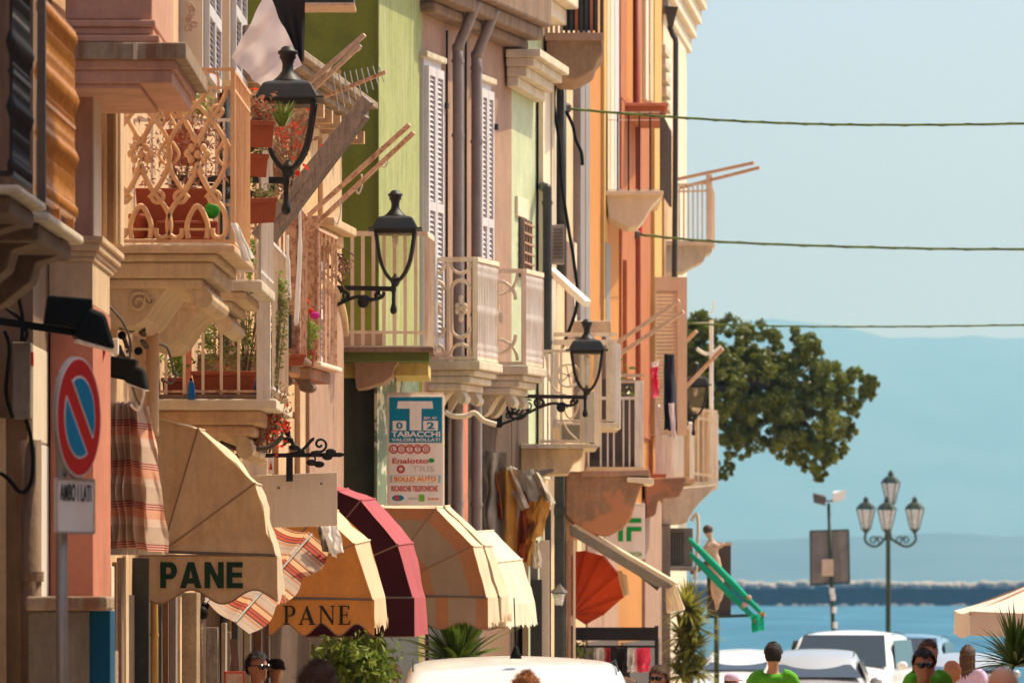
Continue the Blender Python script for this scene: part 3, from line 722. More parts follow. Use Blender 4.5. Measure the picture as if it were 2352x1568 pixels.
b = B(); b.lathe([(.045,0),(.062,.13),(.07,.135),(.07,.17),(.05,.17)], P(318,548,42.25), 14); b.build('pot','terracotta_pot',t,smooth=True)
t = thing('trough_pot', 'ribbed reddish trough pot at the foot of the peach balcony', 'pot', P(430,552,42.2))
b = B(); cbox(b, 358, 500, 507, 550, 42.12, 42.3); tb = b.build('trough','clay_planter',t,bevel=.012)
for i in range(6):
    b = B(); b.beam(P(360,513+i*6.3,42.115), P(498,513+i*6.3,42.115), .012, .008); b.build('rib','clay_planter',t)
b = B(); b.ball(P(487,483,42.2), (.055,.055,.06), 12, 8); tag(b.build('watering_ball','green_plastic',smooth=True), 'bright green plastic ball pot in the peach iron balcony', 'pot')
# lower floodlights and clutter on the pink pier
def floodlight(label, cx, cy, d, sc, tilt, rz):
    t = thing('floodlight', label, 'floodlight', P(cx,cy,d)); mrot = Matrix.Rotation(rz,4,'Z') @ Matrix.Rotation(tilt,4,'Y')
    c = P(cx,cy,d)
    def tr(b):
        b.v = [c + (mrot @ ((p - c))*1.0) for p in b.v]; return b
    s_ = sc
    b = B(); b.hexa([c+Vector(v)*s_ for v in ((-.20,-.12,-.10),(.12,-.12,-.10),(.12,.12,-.10),(-.20,.12,-.10),(-.20,-.10,.10),(.10,-.10,.12),(.10,.10,.12),(-.20,.10,.10))]); tr(b).build('housing','black_plastic',t,bevel=.012)
    b = B(); b.hexa([c+Vector(v)*s_ for v in ((.00,-.15,-.16),(.30,-.15,-.20),(.30,.15,-.20),(.00,.15,-.16),(.08,-.12,.06),(.20,-.12,.03),(.20,.12,.03),(.08,.12,.06))]); tr(b).build('hood','black_plastic',t,bevel=.025)
    b = B(); b.hexa([c+Vector(v)*s_ for v in ((.03,-.13,-.185),(.29,-.13,-.215),(.29,.13,-.215),(.03,.13,-.185),(.03,-.13,-.17),(.29,-.13,-.203),(.29,.13,-.203),(.03,.13,-.17))]); tr(b).build('lens','frosted_glass',t)
    b = B(); b.beam(c+Vector((-.55,0,-.12))*s_, c+Vector((.02,0,-.12))*s_, .04*s_, .05*s_); tr(b).build('arm','black_plastic',t)
    b = B()
    for k in range(4): b.beam(c+Vector((-.16+k*.06,-.11,-.1))*s_, c+Vector((-.16+k*.06,-.11,.10))*s_, .01*s_)
    tr(b).build('cooling_fins','black_plastic',t,kind='stuff')
    return t
floodlight('large black floodlight on an arm above the no parking sign', 172, 722, 36.6, .88, R(8), R(8))
floodlight('smaller black floodlight below and behind the large one, by the cream pipe', 292, 845, 41.2, .58, R(12), R(-6))
t = thing('junction_box', 'small white junction box beside the large black floodlight', 'box', P(262,800,40.8))
b = B(); cbox(b, 250, 271, 777, 812, 40.7, 40.8); b.build('case','white_paint',t,bevel=.006)
b = B(); b.lathe([(.008,0),(.008,.02)], P(256,798,40.69), 10); b.build('knob','grey_box',t)
for i,(pts,lab) in enumerate((([(210,745),(245,705),(262,715),(285,745),(300,790),(296,850),(310,905),(322,930)], 'twisted grey cable from the large floodlight down to the hung towel'),
      ([(255,815),(290,840),(318,870),(330,900),(318,940),(300,930)], 'looped pale cable below the small floodlight'),
      ([(215,790),(226,850),(236,820),(246,780)], 'drooping red cable on the lit side of the pier'),
      ([(365,790),(385,800),(398,850),(405,860),(392,880),(370,870)], 'pale cable hooked round the cream downpipe'))):
    b = B(); b.tube(pcrv(pts, 41.4 if i != 2 else 38.9, 6), .010, 6); tag(b.build('cable', 'grey_iron' if i in (0,3) else ('rope' if i==1 else 'tab_red'), smooth=True), lab, 'cable', 'cables round the floodlights')
t = thing('bracket_cluster', 'cluster of rusty brackets and dark fittings beside the cream downpipe', 'bracket', P(300,760,42.6))
rr = random.Random(8); b = B()
for i in range(14):
    x, y = rr.uniform(268,330), rr.uniform(735,830); b.beam(P(x,y,42.6+rr.uniform(-.1,.1)), P(x+rr.uniform(-12,12),y+rr.uniform(6,26),42.6), .03*rr.uniform(.6,1.4), .02)
b.build('brackets','grey_iron',t,kind='stuff')
for x,y in ((296,742),(318,806),(280,770)):
    b = B(); b.ball(P(x,y,42.5), .03, 8, 6); b.build('insulator','black_plastic',t,smooth=True)
# cream downpipe with collar
t = thing('downpipe', 'cream downpipe under the scrolled corbel of the peach balcony', 'pipe', P(350,960,43.6))
b = B(); b.tube(crv([P(350,1000,43.7),P(350,900,43.7),P(350,770,43.7),P(348,745,43.75),P(338,722,43.9)],5), .047, 14); b.build('pipe','cream_pipe',t,smooth=True)
for y in (758,838):
    b = B(); b.lathe([(.055,0),(.055,.03)], P(350,y,43.7), 14); b.build('collar','cream_pipe',t)
# no parking sign, turned towards the street
sign_rz = R(72.5); sd_ = 30.6
t = thing('no_parking_sign', 'round red and blue no parking sign on a steel post, with a worded plate', 'road sign', P(160,1568,sd_)); t.location.z = ground(sd_)
tx = Vector((math.cos(sign_rz), math.sin(sign_rz), 0)); nn = Vector((math.sin(sign_rz), -math.cos(sign_rz), 0)); up = Vector((0,0,1))
c = P(177,958,sd_); RD = .305
def disc(r, off, th, n=48, squash=1.0): return [c + nn*off + tx*r*math.cos(2*math.pi*i/n) + up*r*math.sin(2*math.pi*i/n) for i in range(n)], nn*th
b = B(); p_, w_ = disc(RD, -.012, .020); b.prism(p_, w_); b.build('back_plate','steel',t)
b = B(); p_, w_ = disc(RD*.985, .0085, .002); b.prism(p_, w_); b.build('white_rim','sign_white',t)
b = B(); p_, w_ = disc(RD*.955, .0110, .002); b.prism(p_, w_); b.build('red_field','sign_red',t)
def seg_shape(r, sgn, w):       # one blue half left of / right of the red bar
    pts = []
    bar = R(135)   # bar runs from upper left to lower right
    e1 = Vector((math.cos(bar), math.sin(bar))); e2 = Vector((-e1.y, e1.x))*sgn
    h = w; a0 = math.asin(h/r)
    for i in range(25):
        a = a0 + (math.pi-2*a0)*i/24
        v = e1*math.cos(a)*r + e2*math.sin(a)*r; pts.append(v)
    return pts
for sgn in (1, -1):
    for r_, w_, off, m in ((.68*RD,.052,.0135,'sign_white'), (.645*RD,.064,.016,'sign_blue')):
        b = B(); b.prism([c + nn*off + tx*v.x + up*v.y for v in seg_shape(r_, sgn, w_)], nn*.002); b.build('blue_half' if m=='sign_blue' else 'white_edge', m, t)
pc = P(173,1161,sd_)
b = B(); hw, hh = .255, .135
b.prism([pc+tx*a+up*e for a,e in ((-hw,-hh),(hw,-hh),(hw,hh),(-hw,hh))], nn*-.015); b.build('word_plate','sign_white',t,bevel=.004)
b = B()
for a0,e0,a1,e1 in ((-hw,-hh,hw,-hh),(-hw,hh,hw,hh),(-hw,-hh,-hw,hh),(hw,-hh,hw,hh)): b.beam(pc+tx*a0+up*e0+nn*.002, pc+tx*a1+up*e1+nn*.002, .010, .010)
b.build('plate_rim','steel',t)
cu = bpy.data.curves.new('lettering','FONT'); cu.body='AMBO I LATI'; cu.extrude=.001; cu.space_character=1.1; cu.offset=.006
o = to_mesh_obj('lettering',cu); bb=o.bound_box
o.scale=(.42/(bb[6][0]-bb[0][0]), .085/(bb[6][1]-bb[0][1]), 1); o.rotation_euler=(R(90),0,sign_rz); o.location = pc - tx*.21 + up*.025 + nn*.004 - wloc(t); o.parent=t; o.data.materials.append(MAT('ink_dark')); o['kind']='stuff'
pp = P(157,1161,sd_) - nn*.035
b = B(); b.tube([(pp.x,pp.y,ground(sd_)),(pp.x,pp.y,c.z+.2)], .030, 14); b.build('post','steel',t,smooth=True)
for y in (900,1010,1140):
    b = B(); b.lathe([(.036,0),(.036,.03)], (pp.x,pp.y,Z(y,sd_)), 12); b.build('clamp','steel',t)
# ------------------------------------------------------------------ peach house with shutters and white railed balconies
H2 = building('peach_house', 'peach house with louvred shutters and white railed balconies, behind the first lantern', [SA2], 9.5, 'peach_plaster')
for x0, x1 in ((470,499),(532,558)):
    u0, u1 = SA.ux(x0,.06), SA.ux(x1,.06); dm = SA.d((u0+u1)/2)
    b = B(); SA.box(b, u0-.12, u1+.12, Z(205,dm), Z(-120,dm), -.2, .05); b.build('window_frame','ivory_plaster',H2)
    for k in (0,1):
        louvre(H2, SA, u0+(u1-u0)*k/2, u0+(u1-u0)*(k+1)/2-.02, Z(195,dm), Z(-110,dm), .052, 'shutter_white')
t = thing('downpipe', 'thin dark downpipe between the peach house and the green wall', 'pipe', P(553,560,55.7))
q = SA.at(ua(55.6),0,-.06); b = B(); b.tube([(q.x,q.y,ground(55)),(q.x,q.y,9.4)], .045, 10); b.build('pipe','dark_pipe',t,smooth=True)
# upper balcony beside the peach iron one
bal = slab(H2, SA, ua(45.5), ua(47.4), Z(668,45.5), Z(643,45.5), .82, 'white_stone')
b = B(); SA.box(b, ua(45.52), ua(47.35), Z(690,45.5), Z(668.4,45.5), -.2, .70); SA.box(b, ua(45.55), ua(47.3), Z(710,45.5), Z(690.4,45.5), -.2, .60); b.build('moulding','cream_stone',bal,bevel=.02)
corbel(bal, SA, ua(45.57), ua(47.2), Z(704,45.5), .66, .31, 'cream_stone')
p0, p1 = SA.at(ua(45.55),0,-.14), SA.at(ua(45.55),0,.80); p2 = SA.at(ua(47.35),0,.80)
zb, ztp = Z(643,45.5), Z(275,45.5)
for a, c_, n in ((p0,p1,8),(p1,p2,16)):
    rail(bal, a, c_, ztp, .03, .025, 'white_iron'); rail(bal, a, c_, zb+.07, .02, .02, 'white_iron'); bars(bal, a.xy, c_.xy, zb, ztp, n, .009, 'white_iron')
def pot_box(label, x0, x1, y0, y1, d, tilt=0, leaf='leaf_dry', n=150, rise=40, name='hanging_planter', dep=.16, m='terracotta_pot', seed=1, size=.05, extra=None):
    t = thing(name, label, 'planter', P((x0+x1)/2, y1, d))
    w_ = (x1-x0)*.07
    b = B(); b.hexa([P(x0+w_,y1,d),P(x1-w_,y1+tilt,d),P(x1-w_,y1+tilt,d+dep),P(x0+w_,y1,d+dep),P(x0,y0,d-.02),P(x1,y0+tilt,d-.02),P(x1,y0+tilt,d+dep+.02),P(x0,y0,d+dep+.02)]); b.build('trough',m,t,bevel=.01)
    b = B(); b.beam(P(x0-2,y0+4,d-.025),P(x1+2,y0+4+tilt,d-.025),.03,.035); b.build('lip',m,t,bevel=.006)
    if n: foliage('foliage',leaf,t,[((x0+x1)/2,y0-rise*.4,(x1-x0)*.55,rise,d+dep/2,dep*.6)],n,size,seed)
    if extra: foliage('flowers',extra,t,[((x0+x1)/2,y0-rise*.6,(x1-x0)*.6,rise,d+dep/2,dep*.6)],max(12,n//6),size*.8,seed+1,1.3)['kind'] = 'stuff'
    return t
pot_box('top terracotta planter seen through the first lantern, with dry orange growth', 564, 630, 278, 338, 45.2, 2, 'leaf_dry', 260, 46, seed=2, extra='flower_red')
pot_box('middle terracotta planter hung on the balcony left of the first lantern', 556, 616, 352, 404, 45.3, 4, 'leaf_olive', 90, 24, seed=3)
pot_box('lowest terracotta planter hung below the first lantern', 566, 636, 458, 515, 45.3, -4, 'leaf_olive', 120, 26, seed=4)
t = thing('climbing_plant', 'red leaved creeper on the rail behind the first lantern', 'plant', P(690,400,47.2))
foliage('foliage','leaf_dry',t,[(660,330,50,60,47.6,.2),(690,280,40,50,47.8,.2),(640,400,30,60,47.4,.2),(600,300,30,40,47.4,.2)],230,.06,12)
foliage('flowers','flower_red',t,[(668,330,50,70,47.5,.2)],130,.05,13,1.3)['kind'] = 'stuff'
b = B(); stems(b,660,430,150,50,18,47.6,5); b.build('stems','stem_brown',t)
t = thing('potted_grass', 'tuft of bright green spiky grass above the top planter', 'plant', P(650,300,45.25))
rr = random.Random(4); b = B()
for i in range(90):
    a = rr.uniform(-1,1); h = rr.uniform(30,60); b.tube([P(648+a*6,290,45.3), P(648+a*18,290-h*.6,45.3+rr.uniform(-.1,.1)), P(648+a*34,290-h,45.3+rr.uniform(-.15,.15))], [.004,.004,.001], 3)
b.build('blades','leaf_light',t)
b = B(); foliage('foliage','leaf_green',t,[(560,430,14,60,45.6,.1),(556,520,12,70,45.7,.1),(575,600,10,60,45.7,.1)],90,.06,31)
# mezzanine balcony with white bars and pots
zb, ztp = Z(907,48), Z(558,48)
bal = slab(H2, SA, ua(48), ua(50.6), Z(941,48), Z(916,48), .80, 'ivory_plaster')
b = B(); SA.box(b, ua(48.03), ua(50.5), Z(915.6,48), Z(905,48), -.2, .76); b.build('floor','brown_plaster',bal)
b = B(); SA.box(b, ua(48.05), ua(50.5), Z(975,48), Z(941.4,48), -.2, .68); SA.box(b, ua(48.08), ua(50.4), Z(1000,48), Z(975.4,48), -.2, .62); b.build('moulding','peach_plaster',bal,bevel=.02)
corbel(bal, SA, ua(48.1), ua(50.3), Z(985,48), .68, .38, 'cream_stone')
first = None
for x in (381,423,466,508,548):
    b = B(); q = P(x,907,48.05)
    if first is None: b.box(q.x-.011,q.x+.011,q.y-.011,q.y+.011,zb,ztp); first = b.build('bar','ivory_iron',bal)
    else: inst(first,(q.x,q.y,zb),bal)
b = B(); b.box(X(589,48), X(606,48), 48.0, 48.02, Z(922,48), Z(556,48)); b.box(X(606,48),X(621,48)-.0,48.0,48.10,Z(926,48),Z(570,48)); b.build('corner_post','white_iron',bal,bevel=.005)
q0, q1 = SA.at(ua(48.05),0,-.14), SA.at(ua(48.05),0,.76); q2 = SA.at(ua(50.5),0,.76)
rail(bal, q0, q1, ztp, .03, .025, 'white_iron'); rail(bal, q1, q2, ztp, .03, .025, 'white_iron'); rail(bal, q0, q1, zb+.03, .02, .02, 'rusty_paint'); rail(bal, q1, q2, zb+.06, .02, .02, 'white_iron')
bars(bal, q1.xy, q2.xy, zb, ztp, 14, .010, 'ivory_iron', skip=(0,))
pot_box('long terracotta planter of green herbs behind the white bars', 440, 590, 853, 905, 48.2, 0, 'leaf_olive', 700, 150, 'window_planter', .22, seed=6, size=.045)
pot_box('short dark red planter at the left of the white barred balcony', 372, 424, 868, 906, 48.2, 0, 'leaf_light', 160, 80, 'window_planter', .2, m='clay_planter', seed=7, size=.055)
t = thing('blue_bottle', 'bright blue plastic bottle hung in front of the white bars', 'bottle', P(439,918,47.98))
b = B(); b.lathe([(.026,0),(.032,.02),(.030,.10),(.018,.14),(.014,.15)], P(439,918,47.96), 12); b.build('body','blue_plastic',t,smooth=True)
b = B(); b.lathe([(.012,0),(.012,.02)], P(439,874,47.96), 10); b.build('cap','black_plastic',t)
b = B(); cbox(b, 573, 590, 855, 905, 48.3, 48.5); tag(b.build('storage_tub','blue_plastic',bevel=.01), 'dark blue tub half hidden behind the corner post', 'tub')
b = B(); cbox(b, 412, 440, 750, 905, 50.2, 50.3); b.build('door','terracotta_plaster',H2)
t = thing('trailing_plant', 'tall yellow green bush trailing past the white corner post', 'plant', P(635,830,48.6))
foliage('foliage','leaf_olive',t,[(560,790,40,110,48.5,.12),(635,770,26,90,48.6,.1),(625,870,14,70,48.4,.1),(645,700,20,40,48.9,.1)],260,.05,17)
b = B(); stems(b,560,860,260,60,20,48.5,8); stems(b,632,900,260,30,10,48.6,9); b.build('stems','stem_brown',t)
foliage('new_leaves','leaf_light',t,[(408,830,16,40,48.3,.06),(480,770,24,70,48.4,.08),(640,655,18,26,49.0,.08)],90,.06,18)
t = thing('drying_plant', 'rust red dried creeper hanging under the white barred balcony', 'plant', P(620,1000,49))
foliage('foliage','leaf_dry',t,[(640,930,26,60,49.2,.12),(610,985,36,36,49.0,.12),(590,1010,28,24,48.8,.1)],190,.05,19)
foliage('flowers','flower_red',t,[(620,970,50,60,49.0,.12)],80,.045,20,1.3)['kind'] = 'stuff'
b = B(); stems(b,610,1040,140,50,14,49.0,10); b.build('stems','stem_brown',t)
# two further balconies with rusty painted posts
for d_, pxs, off, yb, nm in ((53,(655,690),.72,812,0),(57,(706,733),.80,832,1)):
    s_ = SA if d_ < 56 else SA3
    u0 = (d_-s_.a.y)/s_.t.y; ys, yt = (812,470) if nm == 0 else (830,525)
    off = (X(pxs[1]+6,d_) - s_.at(u0,0,0).x)
    bal = slab(H2, s_, u0, u0+1.7, Z(ys+12,d_), Z(ys,d_), off, 'ivory_plaster' if nm else 'brown_plaster')
    b = B(); s_.box(b, u0+.03, u0+1.6, Z(ys+40,d_), Z(ys+12.5,d_), -.2, off-.10); b.build('moulding','crumbling_terracotta',bal,bevel=.02)
    corbel(bal, s_, u0+.08, u0+.35, Z(ys+34,d_), off-.02, .24, 'weathered_stone')
    b = B(); b.box(X(pxs[0],d_), X(pxs[1],d_), d_, d_+.05, Z(ys,d_), Z(yt-30,d_)); b.build('post','rusty_paint',bal,bevel=.006)
    b = B(); b.box(X(pxs[0]-30,d_), X(pxs[0]-18,d_), d_+.3, d_+.33, Z(ys,d_), Z(yt,d_)); b.build('post','rusty_paint',bal)
    a0, a1 = s_.at(u0,0,0), s_.at(u0,0,off-.05); a2 = s_.at(u0+1.6,0,off-.05)
    rail(bal,a0,a1,Z(yt,d_),.03,.025,'rusty_paint'); rail(bal,a1,a2,Z(yt,d_),.03,.025,'rusty_paint')
    bars(bal, a0.xy, a1.xy, Z(ys,d_), Z(yt,d_), 5, .011, 'rusty_paint'); bars(bal, a1.xy, a2.xy, Z(ys,d_), Z(yt,d_), 6, .011, 'rusty_paint')
pot_box('terracotta planter on the balcony by the rusty posts', 622, 702, 813, 840, 52.8, 0, 'leaf_olive', 0, 10, 'window_planter', .18, seed=9)
b = B(); cbox(b, 634, 670, 723, 800, 52.9, 52.93); tag(b.build('dark_board','door_dark',bevel=.004), 'dark teal board standing on the balcony by the rusty posts', 'board')
t = thing('geranium', 'geranium with one red and one magenta bloom between the rusty posts', 'plant', P(712,830,56.7))
foliage('foliage','leaf_light',t,[(706,790,16,30,56.7,.08),(716,760,18,20,56.7,.08)],70,.06,21)
b = B(); b.ball(P(701,694,56.7), .04, 8, 6); b.ball(P(714,715,56.7), .03, 8, 6); b.build('red_bloom','flower_red',t)
b = B(); b.ball(P(723,724,56.65), (.05,.04,.035), 8, 6); b.build('magenta_bloom','flower_magenta',t)
b = B(); stems(b,710,820,120,16,8,56.7,12); b.build('stems','leaf_green',t)
b = B(); b.lathe([(.05,0),(.075,.13),(.08,.13),(.08,.16)], P(708,842,56.7), 12); b.build('pot','terracotta_pot',t)
for x,y0,y1,bow,lab in ((688,440,748,-8,'long white rope hanging beside the rusty post'),(660,540,690,4,'shorter white rope hanging behind the white corner post')):
    b = B(); b.tube(pcrv([(x,y0),(x+1,y0+(y1-y0)*.4),(x+bow*.5,y0+(y1-y0)*.75),(x+bow,y1)],50,6), [.012]*6+[.020]*6+[.022]*6+[.008], 7); tag(b.build('rope','white_cloth',smooth=True), lab, 'rope')
# ------------------------------------------------------------------ amber house (lower, angled towards the green wall)
H3 = building('amber_house', 'low amber house with a bracketed eave, below the green wall', [SA3], 7.15, 'amber_plaster')
cornice(H3, SA3, 6.9, 7.2, .36, 'tarnished_eave', 'eave', steps=4)
rr = random.Random(2); first = None
for i in range(12):
    u = SA3.L*(i+.5)/12; b = B(); SA3.box(b, u-.05, u+.05, 6.72, 6.85, 0, .28)
    if first is None: first = b.build('eave_bracket','amber_trim',H3)
    else:
        q = SA3.at(u,6.72,.14); inst(first,q,H3)
for x0,x1,off in ((640,662,.06),(690,702,.10),(742,784,.05)):
    b = B(); SA3.pbox(b, x0, x1, 330, 1400, 0, off); b.build('pilaster','amber_trim',H3,bevel=.01)
u0, u1 = SA3.ux(704,.03), SA3.ux(783,.03)
prof = [SA3.at(u0,Z(1400,63),.01), SA3.at(u1,Z(1400,63),.01)] + [SA3.at((u0+u1)/2+(u1-u0)/2*math.cos(a*math.pi/12), Z(760,63)+.42*math.sin(a*math.pi/12), .01) for a in range(13)]
b = B(); b.prism(prof, (SA3.n.x*.05, SA3.n.y*.05, 0)); b.build('arched_panel','rose_brown_plaster',H3)
b = B(); b.tube([SA3.at((u0+u1)/2+((u1-u0)/2+.05)*math.cos(a*math.pi/16), Z(760,63)+.47*math.sin(a*math.pi/16), .05) for a in range(17)], .06, 8); b.build('arch_moulding','amber_trim',H3,smooth=True)
for y in (560,640,720,800,880,960,1040,1120,1200):
    b = B(); SA3.pbox(b, 640, 700, y, y+66, .0, .045); b.build('rusticated_block','amber_plaster',H3,bevel=.012)
# window hood on the amber house
uh = SA3.ux(770,.2)
b = B(); SA3.box(b, uh-1.6, uh+.35, Z(548,62.8), Z(528,62.8), 0, .38); SA3.box(b, uh-1.5, uh+.25, Z(575,62.8), Z(549,62.8), 0, .26); b.build('window_hood','amber_trim',H3,bevel=.015)
corbel(H3, SA3, uh-.1, uh+.15, Z(575,62.8), .24, .35, 'amber_trim', 'hood_bracket')
b = B(); SA3.box(b, uh-1.35, uh+.1, Z(860,62.8), Z(600,62.8), .0, .04); b.build('window_surround','cream_moulding',H3)
louvre(H3, SA3, uh-1.2, uh-.05, Z(850,62.8), Z(610,62.8), .045, 'shutter_white')
t = thing('wall_vine', 'dark dead vine stalks clinging to the amber wall left of the second lantern', 'plant', P(760,700,63))
b = B(); rr = random.Random(3)
for i in range(16):
    x, y = 735+rr.uniform(-10,50), 575+rr.uniform(-10,60); b.tube(pcrv([(x,y),(x+rr.uniform(5,25),y+rr.uniform(-10,20)),(x+rr.uniform(10,40),y+rr.uniform(0,40))],62.6,4), .008, 5)
b.build('stalks','stem_brown',t); foliage('foliage','leaf_dusky',t,[(785,610,26,26,62.6,.1)],60,.06,25)
# drying poles
def pole(label, name, ends, d, w, m, group='drying poles', cords=()):
    t = thing(name, label, 'pole', P(ends[0][0][0],ends[0][0][1],d))
    for (a, c_) in ends:
        b = B(); b.beam(P(a[0],a[1],d), P(c_[0],c_[1],d-.25), w, w*.8); b.build('pole',m,t,bevel=.008)
    for x,y,l in cords:
        b = B(); b.tube(pcrv([(x,y),(x+2,y+l*.5),(x-6,y+l),(x-12,y+l*.8)],d-.1,4), .008, 5); b.build('loop','rope',t,smooth=True)
    return t
pole('pair of white painted drying poles sloping up across the green wall', 'drying_pole', [((640,250),(838,80)),((660,262),(828,104))], 58, .05, 'wood_pale', cords=((760,140,20),(826,104,14)))
pole('heavy grey weathered timber pair sloping up in front of the green wall', 'timber_beam', [((590,545),(846,228)),((612,560),(836,262))], 50, .115, 'wood_grey')
pole('pair of rusty drying poles with rope loops, pointing at the lit green wall', 'drying_pole', [((690,512),(941,286)),((712,528),(951,304))], 56, .05, 'rusty_paint', cords=((830,400,45),(889,360,24),(780,460,56)))
t = thing('antenna', 'rusty television antenna boom with thin rods, across the green wall', 'antenna', P(742,224,58))
b = B(); b.beam(P(742,224,58), P(886,166,57.6), .03); b.build('boom','rusty_paint',t)
for i in range(9):
    k = i/8; x, y = 770+k*105, 213-k*43; l = 42-22*k
    b = B(); b.tube([P(x-6,y-l,57.8), P(x+8,y+l,57.8)], .007, 5); b.build('rod','steel',t)
# cloths at the top
def cloth(name, label, cat, quad, d, m, nu=14, nv=14, fold=.03, waves=3, seed=0, dd=0.0):
    """sheet hung between four photo-grid corners (tl, tr, br, bl) with folds"""
    A,B_,C_,D_ = [P(x,y,d + dd*i) for i,(x,y) in enumerate(quad)]
    b = B()
    def fn(u, v):
        p = (A*(1-u)+B_*u)*(1-v) + (D_*(1-u)+C_*u)*v
        w_ = math.sin(u*waves*2*math.pi + v*1.5 + seed)*fold*(.35+v) + noise.noise(Vector((u*4+seed, v*3, seed)))*fold*1.2
        return p + Vector((w_*.3, w_*1.4, -abs(w_)*.25))
    b.grid(fn, nu, nv); o = b.build(name, m, smooth=True)
    return tag(o, label, cat) if label else o
cloth('hanging_sheet', 'pale lilac sheet hung in a diamond behind the first lantern', 'sheet', [(614,-20),(694,150),(604,202),(527,128)], 50.5, 'linen', fold=.03, waves=2)
cloth('black_cloth', 'black cloth hanging behind the lilac sheet', 'cloth', [(610,-10),(702,-10),(696,140),(680,150)], 51.2, 'black_cloth', fold=.02)
t = thing('hanging_lamp_box', 'dark flat fixture at the top edge above the green wall', 'fixture', P(730,12,56)); b = B(); cbox(b, 650, 812, -25, 6, 56, 56.6); b.build('housing','door_dark',t); b = B(); cbox(b, 648, 814, 6.3, 13, 55.96, 56.65); b.build('rim','wood_pale',t)
cloth('white_rag', 'white rag hanging off the corner of the peach iron balcony', 'cloth', [(529,512),(546,512),(584,592),(560,600)], 41.7, 'white_cloth', 8, 10, .02, 1.5, 2)
# ------------------------------------------------------------------ letter outlines (flat filled curves)
def arc(cx, cy, rx, ry, a0, a1, n=12): return [(cx+rx*math.cos(R(a0+(a1-a0)*i/n)), cy+ry*math.sin(R(a0+(a1-a0)*i/n))) for i in range(n+1)]
BOLD = {'P': (.74, [[(0,0),(.26,0),(.26,.34)]+arc(.42,.67,.32,.33,-90,90)+[(0,1)], [(.26,.54)]+arc(.38,.67,.10,.13,-90,90)+[(.26,.80)]]),
        'A': (.96, [[(0,0),(.27,0),(.33,.18),(.62,.18),(.68,0),(.96,0),(.62,1),(.34,1)], [(.39,.38),(.56,.38),(.475,.70)]]),
        'N': (.84, [[(0,0),(.25,0),(.25,.58),(.58,0),(.84,0),(.84,1),(.59,1),(.59,.42),(.26,1),(0,1)]]),
        'E': (.72, [[(0,0),(.72,0),(.72,.2),(.26,.2),(.26,.41),(.68,.41),(.68,.6),(.26,.6),(.26,.8),(.71,.8),(.71,1),(0,1)]])}
SERIF = {'P': (.64, [[(0,0),(.34,0),(.34,.05),(.24,.06),(.24,.44)]+arc(.36,.72,.28,.28,-90,90)+[(0,1),(0,.95),(.10,.94),(.10,.06),(0,.05)], [(.24,.50)]+arc(.34,.72,.15,.22,-90,90)+[(.24,.94)]]),
         'A': (.88, [[(0,0),(.25,0),(.25,.045),(.17,.06),(.235,.27),(.53,.27),(.61,.06),(.52,.045),(.52,0),(.88,0),(.88,.045),(.80,.06),(.46,1.0),(.42,1.0),(.085,.06),(0,.045)], [(.255,.33),(.505,.33),(.385,.72)]]),
         'N': (.85, [[(0,0),(.26,0),(.26,.045),(.165,.06),(.165,.82),(.70,0),(.76,0),(.76,.94),(.85,.955),(.85,1),(.60,1),(.60,.955),(.70,.94),(.70,.24),(.22,1),(0,1),(0,.955),(.10,.93),(.10,.06),(0,.045)]]),
         'E': (.64, [[(0,0),(.60,0),(.64,.24),(.59,.24),(.52,.06),(.25,.06),(.25,.48),(.42,.48),(.45,.38),(.49,.38),(.49,.66),(.45,.66),(.42,.54),(.25,.54),(.25,.94),(.48,.94),(.55,.78),(.59,.78),(.57,1),(0,1),(0,.955),(.10,.94),(.10,.06),(0,.045)]])}
def letters(word, font, gap, m, parent, x0, x1, y0, y1, d):
    tot = sum(font[c][0] for c in word) + gap*(len(word)-1); cur = 0
    wx = (X(x1,d)-X(x0,d))/tot; hz = Z(y0,d)-Z(y1,d)
    for ch in word:
        w_, loops = font[ch]
        cu = bpy.data.curves.new('letter','CURVE'); cu.dimensions='2D'; cu.fill_mode='BOTH'; cu.extrude=.002
        for lp in loops:
            sp = cu.splines.new('POLY'); sp.points.add(len(lp)-1); sp.use_cyclic_u=True
            for i,(a,e) in enumerate(lp): sp.points[i].co = ((a+cur)*wx, e*hz, 0, 1)
        o = to_mesh_obj('letter',cu); o.rotation_euler=(R(90),0,0)
        o.location = Vector((X(x0,d),d,Z(y1,d))) - wloc(parent); o.parent=parent; o.data.materials.append(MAT(m))
        cur += w_+gap
